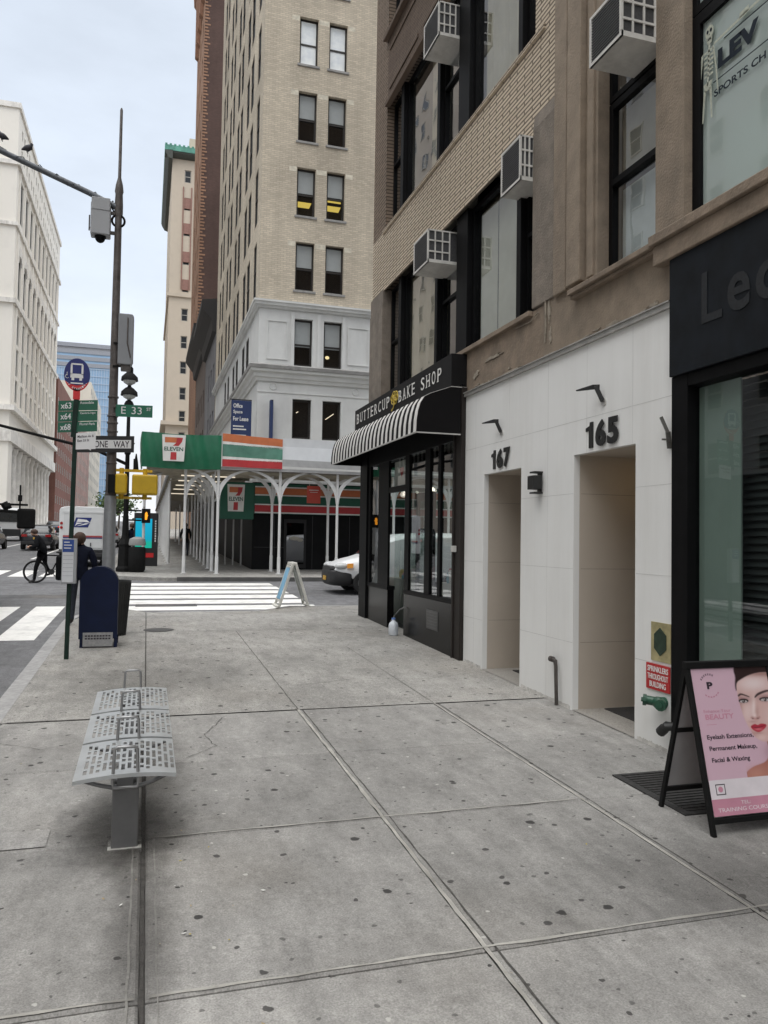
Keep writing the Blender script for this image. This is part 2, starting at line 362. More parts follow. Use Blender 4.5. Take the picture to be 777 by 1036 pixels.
# ================================================================= ground, road, pavements
asph = pavement('asphalt', (.165, .165, .17), gum=False, coarse=.25, dark=.5, warm=(.12, .115, .108))
conc = pavement('concrete_flags', (.315, .306, .29), dark=.55)
concr = pavement('rough_concrete', (.315, .305, .285), coarse=.3)
kerbm = mat('kerb_granite', (.36, .355, .35), .75, var=.2, scale=12, bump=.4, stain=.4, stscale=2)
jointd = mat('joint_dirt', (.075, .07, .064), .95, var=.4, scale=20, bump=.5)
caulk = mat('joint_caulk', (.40, .385, .35), .8, var=.25, scale=14, stain=.75, stscale=3.5, stcol=(.10, .095, .085), bump=.4)
paint = mat('road_paint', (.84, .825, .79), .7, var=.08, scale=9, stain=.6, stscale=1.6, stcol=(.34, .335, .325))
def ysheet(name, m, x0, x1, y0, y1, off, kind='structure', step=None):
    b = MB(); ys = [y0, y1] if not step else [y0+(y1-y0)*i/step for i in range(step+1)]
    for a, c in zip(ys, ys[1:]): b.add([(x0,a,gz(a,off)), (x1,a,gz(a,off)), (x1,c,gz(c,off)), (x0,c,gz(c,off))], [(0,1,2,3)])
    return tag(b.build(name, m), kind=kind)
b = MB()
for y0, z0, y1, z1 in ((-900, gz(-900)-.3, 420, gz(420)-.3), (420, gz(420)-.3, 3200, gz(420)-.3)):
    b.add([(-1600,y0,z0), (1600,y0,z0), (1600,y1,z1), (-1600,y1,z1)], [(0,1,2,3)])
tag(b.build('ground', mat('ground_dirt', (.13, .125, .12), .95)), kind='structure')
ysheet('road', asph, -60, 70, -40, 420, -.12)
# the pavement the picture is taken from: flags with open joints over a dirt bed
WALLX = 4.6
b = MB()
xs = [-1.26, .03, 1.55, 3.05, WALLX]; ys = [-5.8, -4.2, -2.7, -1.15, .35, 1.85, 3.35, 5.0, 6.5, 8.05]
g = .006
for x0, x1 in zip(xs, xs[1:]):
    for y0, y1 in zip(ys, ys[1:]):
        dz = random.uniform(-.003, .003); gl = .014 if x0 == .03 else g; gr = .013 if x1 == .03 else g
        jy = random.uniform(-.03, .03)
        X0, X1, Y0, Y1 = x0+gl, x1-gr, y0+g, y1-g
        n = 3; vs = []
        for (x, y, z) in ((X0,Y0,-.05),(X1,Y0,-.05),(X1,Y1,-.05),(X0,Y1,-.05)): vs.append((x, y, gz(y, z+dz)))
        c = .012
        for (x, y, z) in ((X0,Y0,-.01),(X1,Y0,-.01),(X1,Y1,-.01),(X0,Y1,-.01)): vs.append((x, y, gz(y, z+dz)))
        for (x, y, z) in ((X0+c,Y0+c,0),(X1-c,Y0+c,0),(X1-c,Y1-c,0),(X0+c,Y1-c,0)): vs.append((x, y, gz(y, z+dz)))
        b.add(vs, [(0,1,5,4),(1,2,6,5),(2,3,7,6),(3,0,4,7),(4,5,9,8),(5,6,10,9),(6,7,11,10),(7,4,8,11),(8,9,10,11)])
tag(b.build('pavement', conc), kind='structure')
ysheet('pavement_bed', jointd, -1.27, WALLX, -5.8, 8.2, -.03)
# older rough concrete up to the corner, with the kerb ramp
RAD, YE, XL = 2.0, 17.78, -1.26
def yedge(x):
    if x >= XL+RAD: return YE
    dx = XL+RAD-x; return YE-RAD+math.sqrt(max(0, RAD*RAD-dx*dx))
def ramp(x, y):
    s = max(0, min(1, (y-15.9)/(yedge(x)-15.9))); s = s*s*(3-2*s)
    w = max(0, min(1, (x+.35)/.5))*max(0, min(1, (3.2-x)/.7)); return -.105*s*w
def corner_mesh(name, m, xa, xb, ya, tz):
    b = MB(); nx = max(2, int((xb-xa)/.16)); ny = 46
    vs = []
    for i in range(nx+1):
        x = xa+(xb-xa)*i/nx; t = yedge(x)
        for j in range(ny+1):
            y = ya+(t-ya)*j/ny; vs.append((x, y, gz(y, tz+ramp(x, y))))
    fs = [(i*(ny+1)+j, (i+1)*(ny+1)+j, (i+1)*(ny+1)+j+1, i*(ny+1)+j+1) for i in range(nx) for j in range(ny)]
    b.add(vs, fs); return tag(b.build(name, m, smooth=40), kind='structure')
corner_mesh('corner_pavement', concr, XL, .03, 8.06, 0)
corner_mesh('corner_pavement', concr, .045, WALLX, 8.06, 0)
ysheet('cross_street_pavement', concr, WALLX, 60, 15.9, YE, 0)
ysheet('pavement_bed', jointd, -1.2, WALLX, 8.2, 15.7, -.012)
# kerb
path = [(XL, y) for y in [-40]+[i for i in range(-6, 16)]]+[]
path = [(XL, -40)]+[(XL, -6+i*1.0) for i in range(22)]
path = [p for p in path if p[1] < YE-RAD-.05]+[(XL+RAD-RAD*math.cos(a), YE-RAD+RAD*math.sin(a)) for a in [math.pi/2*i/14 for i in range(15)]]+[(x, YE) for x in (1.2, 1.6, 2.0, 2.4, 2.8, 3.2, 4, 8, 60)]
b = MB(); vs = []
for i, (x, y) in enumerate(path):
    p0 = Vector(path[max(0, i-1)]); p1 = Vector(path[min(len(path)-1, i+1)]); t = (p1-p0).normalized(); nrm = Vector((-t.y, t.x))
    o = Vector((x, y))+nrm*.18; rz = ramp(x, y-.01)
    vs += [(x, y, gz(y, rz-.02)), (x, y, gz(y, rz+.003)), (o.x, o.y, gz(y, rz*.98-.004)), (o.x+nrm.x*.012, o.y+nrm.y*.012, gz(y, -.14))]
fs = []
for i in range(len(path)-1):
    for j in range(3): fs.append((i*4+j, (i+1)*4+j, (i+1)*4+j+1, i*4+j+1))
b.add(vs, fs); tag(b.build('kerb', kerbm, smooth=50), kind='structure')
# caulked and dirty joints
def joint(x, y0, y1, w, m, off, wob=.006, seed=1):
    rd = random.Random(seed); b = MB(); n = int((y1-y0)/.12); L_, R_ = [], []
    for i in range(n+1):
        y = y0+(y1-y0)*i/n; k = x+rd.uniform(-wob, wob)*.6; ww = w*rd.uniform(.6, 1.25)
        L_.append((k-ww/2, y, gz(y, off))); R_.append((k+ww/2, y, gz(y, off)))
    for i in range(n): b.add([L_[i], R_[i], R_[i+1], L_[i+1]], [(0,1,2,3)])
    return tag(b.build('pavement_joint', m), kind='structure')
joint(1.55, -5.8, 8.05, .026, caulk, .002, seed=3); joint(1.592, -5.8, 8.05, .012, jointd, .0035, seed=4)
joint(3.05, -5.8, 8.05, .022, caulk, .002, seed=5); joint(3.085, -5.8, 8.05, .010, jointd, .0035, seed=6)
joint(.03, -5.8, 8.05, .020, jointd, .001, seed=7); caulk2 = mat('old_caulk', (.36, .35, .325), .85, var=.3, scale=16, stain=.8, stscale=4, stcol=(.2, .195, .185))
joint(-.028, -5.8, 5.0, .010, caulk2, .0045, seed=8); joint(.092, -5.8, 5.0, .008, caulk2, .0045, seed=9)
joint(1.55, 8.05, 13.9, .010, jointd, .004, seed=11); joint(3.05, 8.05, 12.0, .006, jointd, .004, seed=12)
def cross_joint(y, x0, x1, w, m, off, seed):
    rd = random.Random(seed); b = MB(); n = int((x1-x0)/.12); A, B = [], []
    for i in range(n+1):
        x = x0+(x1-x0)*i/n; k = y+rd.uniform(-.004, .004); ww = w*rd.uniform(.5, 1.3)
        A.append((x, k-ww/2, gz(k, off))); B.append((x, k+ww/2, gz(k, off)))
    for i in range(n): b.add([A[i], A[i+1], B[i+1], B[i]], [(0,1,2,3)])
    return tag(b.build('pavement_joint', m), kind='structure')
cross_joint(3.375, .06, 4.4, .02, caulk, .0045, 21); cross_joint(5.02, .06, 3.0, .014, caulk, .0045, 22); cross_joint(8.06, .1, 4.4, .012, caulk, .0045, 23)
cross_joint(13.95, -1.2, 4.3, .012, jointd, .0045, 24); cross_joint(8.06, -1.2, 0, .02, jointd, .005, 25)
cross_joint(3.375, -1.2, .0, .02, caulk, .0045, 26)
# cracks, a mended patch and a few fallen leaves
def crack(pts, w, seed):
    rd = random.Random(seed); P = []
    for (xa, ya), (xb, yb) in zip(pts, pts[1:]):
        n = max(3, int(math.hypot(xb-xa, yb-ya)/.05))
        for i in range(n): t = i/n; P.append((xa+(xb-xa)*t+rd.uniform(-.014, .014), ya+(yb-ya)*t+rd.uniform(-.014, .014)))
    b = MB()
    for i, ((xa, ya), (xb, yb)) in enumerate(zip(P, P[1:])):
        d = Vector((xb-xa, yb-ya)); nn = Vector((-d.y, d.x)).normalized()*w*rd.uniform(.4, 1)
        b.add([(xa-nn.x, ya-nn.y, gz(ya, .0045)), (xa+nn.x, ya+nn.y, gz(ya, .0045)), (xb+nn.x, yb+nn.y, gz(yb, .0045)), (xb-nn.x, yb-nn.y, gz(yb, .0045))], [(0,1,2,3)])
    return tag(b.build('pavement_crack', jointd), kind='structure')
crack([(.35, 6.6), (.62, 6.9), (.55, 7.3), (.8, 7.95)], .0035, 2); crack([(-1.2, 7.4), (-.8, 7.1), (-.5, 7.25)], .003, 3); crack([(1.7, 9.2), (2.6, 9.5), (3.4, 9.3), (4.2, 9.6)], .004, 6); crack([(-1.1, 10.2), (-.4, 10.0), (.9, 10.35)], .0035, 7)
def blotch(name, cx, cy, w, h, m, off, seed, n=26, rough=.22):
    rd = random.Random(seed); b = MB(); pts = []
    for i in range(n):
        a = 2*math.pi*i/n; k = 1+rd.uniform(-rough, rough); x = cx+w*k*math.cos(a); y = cy+h*k*math.sin(a); pts.append((x, y, gz(y, off)))
    b.poly(pts); return tag(b.build(name, m), kind='structure')
def soot_shade(name, dens, sc):
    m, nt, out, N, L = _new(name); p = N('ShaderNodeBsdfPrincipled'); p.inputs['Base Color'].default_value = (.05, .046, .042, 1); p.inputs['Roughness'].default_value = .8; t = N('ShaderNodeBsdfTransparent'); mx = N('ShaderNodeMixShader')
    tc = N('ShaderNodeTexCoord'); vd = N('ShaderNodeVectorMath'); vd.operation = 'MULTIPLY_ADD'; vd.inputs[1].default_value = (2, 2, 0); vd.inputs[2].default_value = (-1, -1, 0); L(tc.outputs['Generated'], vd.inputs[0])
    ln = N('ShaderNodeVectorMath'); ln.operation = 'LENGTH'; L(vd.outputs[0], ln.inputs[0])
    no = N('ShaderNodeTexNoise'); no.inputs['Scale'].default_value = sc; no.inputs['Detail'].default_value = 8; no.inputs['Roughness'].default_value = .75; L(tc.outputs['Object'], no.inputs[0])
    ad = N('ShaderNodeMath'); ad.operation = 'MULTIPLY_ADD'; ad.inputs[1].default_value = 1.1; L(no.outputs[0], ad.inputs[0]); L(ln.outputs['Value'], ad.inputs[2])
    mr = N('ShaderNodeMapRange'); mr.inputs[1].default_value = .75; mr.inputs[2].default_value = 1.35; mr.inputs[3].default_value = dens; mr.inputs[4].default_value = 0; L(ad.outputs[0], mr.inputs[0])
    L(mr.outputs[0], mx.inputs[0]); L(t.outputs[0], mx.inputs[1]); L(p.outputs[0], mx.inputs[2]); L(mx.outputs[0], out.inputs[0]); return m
blotch('pavement_stain_shade', -.08, 5.25, .62, .85, soot_shade('bench_soot_shade', .6, 3.0), .0052, 3, rough=.0)  # soot round the bench post, with contact shade under the seat painted in
blotch('pavement_stain_shade', .02, 3.9, .28, 1.6, soot_shade('joint_soot', .35, 5.0), .0056, 4, rough=.0)
blotch('pavement_stain_shade', .1, 10.2, 1.6, 2.2, soot_shade('broad_soot', .22, 1.6), .0052, 5, rough=.0)
blotch('pavement_stain_shade', 3.2, 3.6, .9, .9, soot_shade('corner_soot', .3, 2.6), .0052, 6, rough=.0)
ysheet('pavement_patch', pavement('mended_concrete', (.36, .35, .335), gum=False, dark=.2), -1.0, -.52, 5.03, 5.30, .0042)
rdl = random.Random(12); b = MB()
for i in range(34):
    x, y = (rdl.gauss(.05, .25), rdl.uniform(2.9, 5.2)) if i < 14 else ((rdl.uniform(.2, 1.4), rdl.uniform(3.4, 4.9)) if i < 22 else (rdl.uniform(-1.1, 4.2), rdl.uniform(3, 9)))
    s = rdl.uniform(.006, .017); a = rdl.uniform(0, 6.28); dx_, dy_ = s*math.cos(a), s*math.sin(a); z = gz(y, .008)
    b.slot(i % 3).add([(x-dx_, y-dy_, z), (x+dy_*.5, y-dx_*.5, z+.003), (x+dx_, y+dy_, z+.004), (x-dy_*.5, y+dx_*.5, z)], [(0,1,2,3)])
tag(b.build('leaf_litter', [mat('leaf_yellow', (.42, .34, .07), .8), mat('leaf_tan', (.34, .27, .16), .8), mat('paper_scrap', (.6, .6, .57), .8)]), kind='stuff')
# drain cover at the ramp
b = MB(); n = 22
b.poly([(.25+.26*math.cos(2*math.pi*i/n), 14.2+.24*math.sin(2*math.pi*i/n), gz(14.2+.24*math.sin(2*math.pi*i/n), .006)) for i in range(n)])
tag(b.build('manhole_cover', mat('cast_iron', (.09, .088, .085), .7, metal=.3, var=.3, scale=30, bump=.6)), 'round cast iron cover set in the pavement before the ramp', 'manhole cover')
# crosswalk paint
for i in range(6):
    y = 18.25+i*1.33
    ysheet('crosswalk_bar', paint, -.4, 4.02-.02*i, y, y+.93, -.116)
for i in range(14):
    x = -1.73-.93*i
    ysheet('crosswalk_bar', paint, x-.61, x, 14.1, 19.25, -.116)
for i in range(16):
    x = -1.9-.95*i
    ysheet('crosswalk_bar', paint, x-.6, x, 28.6, 31.8, -.116)
ysheet('lane_line', paint, -5.2, -5.05, 40, 120, -.116); ysheet('lane_line', paint, -8.6, -8.45, 40, 120, -.116); ysheet('lane_line', paint, -12, -11.85, 40, 120, -.116)
ysheet('asphalt_patch', pavement('asphalt_patch', (.10, .10, .102), gum=False, coarse=.2, dark=.3), -.2, 1.2, 19.0, 19.6, -.1145)
ysheet('asphalt_patch', MATS['asphalt_patch'], -9, -1.6, 21.2, 22.1, -.1155)
# the far corner and the blocks beyond
def slab(name, x0, x1, y0, y1, r=0, m=None):
    b = MB(); pts = [(x0, y1)]
    pts += [(x0+r-r*math.cos(a), y0+r-r*math.sin(a)) for a in [math.pi/2*i/8 for i in range(9)]] if r else [(x0, y0)]
    pts += [(x1, y0), (x1, y1)]
    n = len(pts); top = [(x, y, gz(y)) for x, y in pts]; bot = [(x, y, gz(y, -.16)) for x, y in pts]
    b.add(top+bot, [tuple(range(n))]+[(i, (i+1) % n, n+(i+1) % n, n+i) for i in range(n)])
    k = tag(b.build(name, m or concr), kind='structure')
    # kerb stones along the rim
    kb = MB(); vs = []
    for x, y in pts: vs.append((x, y))
    for (xa, ya), (xb, yb) in zip(vs, vs[1:-1]):
        t = Vector((xb-xa, yb-ya)).normalized(); nn = Vector((t.y, -t.x))
        kb.add([(xa,ya,gz(ya,.006)), (xb,yb,gz(yb,.006)), (xb-nn.x*.0+nn.x*.0, yb, gz(yb,-.14)), (xa, ya, gz(ya,-.14))], [(0,1,2,3)])
    return k
slab('far_pavement', -1.45, 60, 26.6, 420, 2.6)
slab('far_pavement', -60, -18.2, 26.6, 420, 2.0)
slab('far_pavement', -60, -18.2, -40, 17.8)
b = MB()
b.bar((1.0, 26.58, gz(26.58, -.05)), (60, 26.58, gz(26.58, -.05)), .02, .15)
tag(b.build('kerb', mat('dark_kerb', (.10, .098, .095), .8, var=.2)), kind='structure')
# ================================================================= the loft building on the right
blk = mat('black_paint', (.005, .005, .0055), .5, var=.2, scale=8, spec=.1)
blkm = mat('black_matte', (.009, .009, .009), .75, var=.3, scale=6, spec=.18)
brown = mat('brown_stone', (.25, .2, .15), .88, var=.2, scale=3.5, bump=.7, bscale=45, stain=.6, stscale=.9, stcol=(.12, .095, .075), stretch=(1, 1, .35))
brown_d = mat('weathered_stone', (.225, .175, .13), .9, var=.25, scale=3.5, bump=.9, bscale=25, stain=.55, stscale=1.5, stcol=(.095, .075, .06))
greyst = mat('grey_pilaster_stone', (.195, .165, .135), .88, var=.22, scale=5, bump=.8, bscale=40, stain=.55, stscale=1.6, stcol=(.10, .085, .07), stretch=(1, 1, .4))
cream = mat('peeling_plaster', (.30, .262, .21), .9, var=.3, scale=9, bump=.8, bscale=30)
roman = brick('roman_brick', (.66, .56, .44), (.58, .48, .37), (.17, .14, .105), .42, .058, .0135, stain=.10, bump=.8, vgrime=.1)
romand = brick('dark_roman_brick', (.17, .125, .095), (.14, .10, .075), (.06, .045, .035), .42, .058, .008, stain=.2, bump=.7)
quoin = brick('banded_brick', (.25, .19, .145), (.21, .16, .12), (.08, .06, .045), .42, .072, .012, stain=.2, bump=.9)
room = mat('room_wall', (.30, .29, .27), .9, var=.1)
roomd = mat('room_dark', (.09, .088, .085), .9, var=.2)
wglass = glass('window_glass', (.84, .87, .85), base=.12, gain=1.4, wave=.10)
sglass = glass('shop_glass', (.80, .86, .84), base=.05, gain=1.2)
WX = 4.42
loft = thing('loft_building', 'brown stone and buff brick loft building with tall black framed upper windows above the shops', 'building', (WX, 10, .2))
BAYS = [(8.2, 14.75, 4.76, 6.95), (8.2, 14.75, 8.17, 10.7), (8.2, 14.75, 12.1, 14.2)]
QR = (6.08, 7.05, 4.70, 7.35); LEV = (2.6, 5.68, 4.74, 7.4)
b = MB()
b.facade(FX(WX), -6, 7.3, 4.05, 14.2, [QR, LEV], .26); b.facade(FX(WX), 7.3, 8.2, 4.05, 7.1, [], .26)
b.build('stone_facing', brown, loft)
b = MB(); b.facade(FX(WX+.003), 8.2, 15.62, 4.05, 4.76, [], .2); b.build('stone_base', brown_d, loft)
b = MB()
b.facade(FX(WX), 8.2, 14.75, 6.95, 8.17, [], 0); b.facade(FX(WX), 7.3, 8.46, 8.17, 14.2, [], 0); b.facade(FX(WX), 7.3, 8.2, 7.1, 8.17, [], 0); b.add([(WX,8.46,8.17),(WX+.26,8.46,8.17),(WX+.26,8.46,14.2),(WX,8.46,14.2)], [(0,1,2,3)])
b.box(WX-.03, 8.2, 8.12, WX+.3, 14.9, 8.17); b.box(WX-.015, 8.22, 6.93, WX+.02, 14.75, 6.99)
b.facade(lambda u, v, d: (WX, u, v), 14.75, 15.62, 6.95, 8.17, [], 0)
b.build('brick_band', roman, loft)
b = MB(); b.facade(FX(WX), 8.2, 14.75, 10.7, 12.1, [], 0)
for y0, y1 in ((8.4, 10.4), (10.75, 12.6), (12.9, 14.6)):
    b.box(WX-.02, y0, 10.95, WX+.01, y1, 11.02); b.box(WX-.02, y0, 11.75, WX+.01, y1, 11.82)
b.box(WX-.10, 8.2, 12.02, WX+.05, 14.8, 12.1); b.box(WX-.06, 8.2, 10.66, WX+.05, 14.75, 10.74)
b.build('dark_spandrel', romand, loft)
b = MB(); b.facade(FX(WX), 14.75, 15.62, 8.17, 14.2, [], 0); b.facade(lambda u, v, d: (u, 15.62, v), WX, 16, 4.05, 42, [], 0); b.facade(FX(WX), -6, 15.62, 14.2, 42, [], 0)
b.facade(lambda u, v, d: (WX+u, 14.75, v), 0, .26, 8.17, 14.2, [], 0)
b.build('corner_pier', quoin, loft)
b = MB(); b.box(WX-.035, 14.78, 4.3, WX+.2, 15.66, 6.6); b.box(WX-.025, 14.8, 6.6, WX+.2, 15.65, 6.95); b.build('pier_stone', greyst, loft)
b = MB(); b.facade(lambda u, v, d: (u, -6, v), WX, 16, 0, 42, [], 0); b.add([(WX,-6,42),(16,-6,42),(16,15.6,42),(WX,15.6,42)], [(0,1,2,3)]); b.build('roof', mat('tar_roof', (.05, .05, .05), .9), loft)
# pilaster and fluted stone beside the tall window
b = MB(); b.box(WX-.022, 7.94, 4.78, WX+.24, 8.46, 6.98); b.add([(WX-.022,7.94,6.98),(WX-.022,8.46,6.98),(WX-.002,8.46,7.16),(WX-.002,7.94,7.16)], [(0,1,2,3)]); b.build('pilaster', greyst, loft, bevel=.01)
b = MB()
for y0, y1, d in ((7.62, 7.9, .05), (7.28, 7.56, .08), (7.1, 7.22, .03)): b.box(WX-d, y0, 4.76, WX+.02, y1, 9.5)
b.build('stone_fluting', brown, loft, bevel=.012)
# ledges and weathered stone courses
b = MB(); b.box(WX-.11, 5.98, 4.64, WX+.25, 7.48, 4.70); b.box(WX-.07, 5.98, 4.60, WX+.02, 7.48, 4.64); b.build('window_sill', brown_d, loft, bevel=.01)
b = MB(); b.box(WX-.14, 2.2, 4.64, WX+.25, 6.0, 4.735); b.box(WX-.10, 2.2, 4.46, WX+.02, 5.98, 4.64); b.build('stone_ledge', brown_d, loft, bevel=.01)
b = MB(); b.box(WX-.06, 8.47, 4.70, WX+.25, 14.77, 4.765); b.build('window_sill', brown_d, loft, bevel=.008)
rd = random.Random(5)
def patch(y, z, w, h, sd):
    r_ = random.Random(sd); n = 19; pts = []
    for i in range(n):
        a = 2*math.pi*i/n; k = r_.uniform(.35, 1.15); pts.append((y+w*k*math.cos(a), z+h*k*math.sin(a)))
    bb.prism(pts, lambda u, v, d: (WX-.004-d, u, v), -.02, .006)
for i, (y, z, w, h) in enumerate(((6.75, 4.16, .12, .03), (7.35, 4.13, .16, .025), (8.0, 4.13, .2, .025), (9.6, 4.45, .30, .03), (10.15, 4.32, .12, .06), (8.05, 4.62, .035, .16), (8.02, 4.36, .03, .12), (9.0, 4.15, .4, .02), (6.1, 4.16, .1, .03), (10.0, 4.14, .3, .02), *[(rd.uniform(5.95, 10.4), 4.12+abs(rd.gauss(0, .03)), rd.uniform(.03, .14), rd.uniform(.006, .018)) for _ in range(22)])):
    bb = MB(); patch(y, z, w, h, i); bb.build('peeled_patch', cream, loft)
b = MB(); b.path([(WX-.01, 8.9, 4.66), (WX-.015, 8.5, 4.64), (WX-.015, 8.3, 4.70)], .006, 6); b.path([(WX-.01, 8.14, 5.05), (WX-.012, 8.12, 4.5), (WX-.01, 8.14, 4.3)], .012, 6); b.build('old_cable', cream, loft)
# --- windows
def bay(z0, z1, spec, yend=8.2):
    """spec: (kind, y0, y1); glass set 0.2 m behind the face"""
    for kind, y0, y1 in spec:
        w = y1-y0; h = z1-z0
        if kind == 'm':
            b = MB(); b.box(WX+.06, y0, z0, WX+.25, y1, z1); b.build('mullion', blk, loft, bevel=.006); continue
        pr = win_proto(w, h, .07 if kind == 'b' else .055, .18, kind == 'd', 0, blk, wglass, railpos=.5)
        put_window(loft, pr, (WX, (y0+y1)/2, z0), 'x')
SPEC = [('d', 14.02, 14.74), ('m', 13.86, 14.02), ('b', 12.05, 13.86), ('m', 11.93, 12.05), ('d', 11.1, 11.93), ('m', 10.68, 11.1), ('b', 9.05, 10.68), ('m', 8.93, 9.05), ('d', 8.21, 8.93)]
for y0, y1, z0, z1 in BAYS: bay(z0, z1, SPEC)
put_window(loft, win_proto(.97, 1.86, .07, .17, True, 0, blk, wglass, railpos=.54), (WX, 6.565, 4.70), 'x')
put_window(loft, win_proto(.97, .76, .05, .17, False, 0, blk, wglass), (WX, 6.565, 6.58), 'x')
lglass = glass('tinted_pane', (.62, .74, .70), base=.10, gain=1.0, body=(.60, .70, .66), bodymix=.62)
put_window(loft, win_proto(3.08, 1.86, .10, .12, False, 0, blk, lglass), (WX, 4.14, 4.74), 'x', label='wide shop window with a clinic name and a skeleton on its glass')
put_window(loft, win_proto(3.08, .78, .06, .12, False, 0, blk, lglass), (WX, 4.14, 6.61), 'x')
# rooms behind: dim interiors, blinds and curtains
b = MB()
for z0, z1 in ((4.7, 7.6), (8.1, 11.0), (12.0, 14.4)):
    for y0, y1 in ((8.21, 10.9), (10.9, 14.75)):
        x0, x1 = WX+.32, WX+3.4
        b.add([(x1,y0,z0),(x1,y1,z0),(x1,y1,z1),(x1,y0,z1)], [(0,1,2,3)]); b.add([(x0,y0,z0),(x1,y0,z0),(x1,y0,z1),(x0,y0,z1)], [(0,1,2,3)]); b.add([(x0,y1,z0),(x1,y1,z0),(x1,y1,z1),(x0,y1,z1)], [(0,1,2,3)])
        b.add([(x0,y0,z0),(x1,y0,z0),(x1,y1,z0),(x0,y1,z0)], [(0,1,2,3)]); b.add([(x0,y0,z1),(x1,y0,z1),(x1,y1,z1),(x0,y1,z1)], [(0,1,2,3)])
for y0, y1, z0, z1 in ((6.05, 7.1, 4.65, 7.5), (2.4, 5.75, 4.65, 7.6)):
    x0, x1 = WX+.32, WX+2.6
    b.add([(x1,y0,z0),(x1,y1,z0),(x1,y1,z1),(x1,y0,z1)], [(0,1,2,3)]); b.add([(x0,y0,z0),(x1,y0,z0),(x1,y0,z1),(x0,y0,z1)], [(0,1,2,3)]); b.add([(x0,y1,z0),(x1,y1,z0),(x1,y1,z1),(x0,y1,z1)], [(0,1,2,3)])
    b.add([(x0,y0,z0),(x1,y0,z0),(x1,y1,z0),(x0,y1,z0)], [(0,1,2,3)]); b.add([(x0,y0,z1),(x1,y0,z1),(x1,y1,z1),(x0,y1,z1)], [(0,1,2,3)])
b.build('room', room, loft)
curt = mat('curtain_cloth', (.50, .45, .35), .9, var=.08, scale=3)
blindm = mat('blind_slats', (.66, .64, .56), .8, var=.06, scale=4)
def vblind(y0, y1, z0, z1, x=WX+.28, pitch=.085, m=None):
    b = MB(); n = int((y1-y0)/pitch)
    for i in range(n):
        y = y0+pitch*(i+.5); b.add([(x+.016,y-pitch*.43,z0),(x-.016,y+pitch*.43,z0),(x-.016,y+pitch*.43,z1),(x+.016,y-pitch*.43,z1)], [(0,1,2,3)])
    b.build('vertical_blind', m or blindm, loft)
vblind(9.08, 10.1, 4.84, 6.85); vblind(10.1, 10.66, 4.84, 6.85, pitch=.075); vblind(8.95, 9.3, 4.84, 6.85, x=WX+.24, m=mat('tan_slats', (.34, .28, .19), .8))
def curtain(y0, y1, z0, z1, x=WX+.30, amp=.03, m=None, f=40):
    b = MB(); n = max(6, int((y1-y0)/.02)); vs = []
    for i in range(n+1):
        y = y0+(y1-y0)*i/n; d = amp*math.sin(y*f)+amp*.4*math.sin(y*f*2.3); vs += [(x+d, y, z0), (x+d, y, z1)]
    b.add(vs, [(2*i, 2*i+2, 2*i+3, 2*i+1) for i in range(n)]); b.build('curtain', m or curt, loft, smooth=60)
curtain(12.1, 13.8, 4.85, 6.9); curtain(9.1, 10.6, 8.25, 10.6, f=25); curtain(8.25, 8.9, 8.25, 10.6); curtain(12.1, 12.9, 8.3, 10.6); curtain(14.1, 14.7, 4.8, 5.8)
b = MB(); b.box(WX+.27, 6.12, 4.78, WX+.285, 7.0, 5.66); b.build('frosted_board', mat('frosted_board', (.70, .74, .76), .5), loft)
b = MB(); b.box(WX+.27, 6.12, 5.76, WX+.285, 7.0, 6.5); b.build('roller_blind', mat('beige_blind', (.36, .33, .27), .8), loft)
b = MB(); b.box(WX+.33, 2.6, 4.76, WX+.345, 5.6, 5.6); b.build('white_board', mat('pale_board', (.58, .66, .64), .6, var=.05), loft)
b = MB(); b.box(WX+1.2, 4.9, 6.3, WX+1.32, 5.5, 6.34); b.build('ceiling_tube', emit('tube_light', (1, .95, .82), 3.0), loft)
# clinic lettering and skeleton on the wide window (decals just in front of the glass)
dx = WX+.10; UL, VL = (0,-1,0), (0,0,1)
ink = mat('decal_ink', (.008, .015, .025), .6, spec=.2); bone = mat('decal_bone', (.42, .44, .36), .6, var=.2, scale=40)
lev = thing('clinic_window_sign', 'dark lettering with a standing skeleton stuck on the wide upper window', 'window sign', (dx, 5.2, 5.6))
text('LEV', ink, 'lettering', lev, (dx, 5.375, 5.975), UL, VL, .46, .165, .002, .05)
text('SPORTS CH', ink, 'lettering', lev, (dx, 5.42, 5.755), UL, VL, .58, .062, .002, .02)
b = MB(); b.box(dx-.003, 4.6, 5.885, dx, 5.43, 5.893); b.box(dx-.003, 4.6, 6.195, dx, 5.30, 6.203); b.build('rule', ink, lev)
b = MB(); fn = lambda u, v, d: (dx-.002-d, u, v)
el = lambda y, z, a, c, n=14: [(y+a*math.cos(2*math.pi*i/n), z+c*math.sin(2*math.pi*i/n)) for i in range(n)]
b.prism(el(5.475, 6.36, .05, .06), fn, 0, .002); b.prism([(5.44,6.31),(5.51,6.31),(5.50,6.26),(5.45,6.26)], fn, 0, .002)
b.prism([(5.468,6.26),(5.486,6.26),(5.505,5.9),(5.49,5.9)], fn, 0, .002)
for i in range(6):
    z = 6.2-.042*i; w = .062-.002*abs(i-2); b.prism([(5.487-w, z-.012),(5.487+w, z-.012),(5.487+w*.9, z+.008),(5.487-w*.9, z+.008)], fn, 0, .002)
b.prism([(5.44,5.93),(5.55,5.93),(5.53,5.86),(5.46,5.86)], fn, 0, .002)
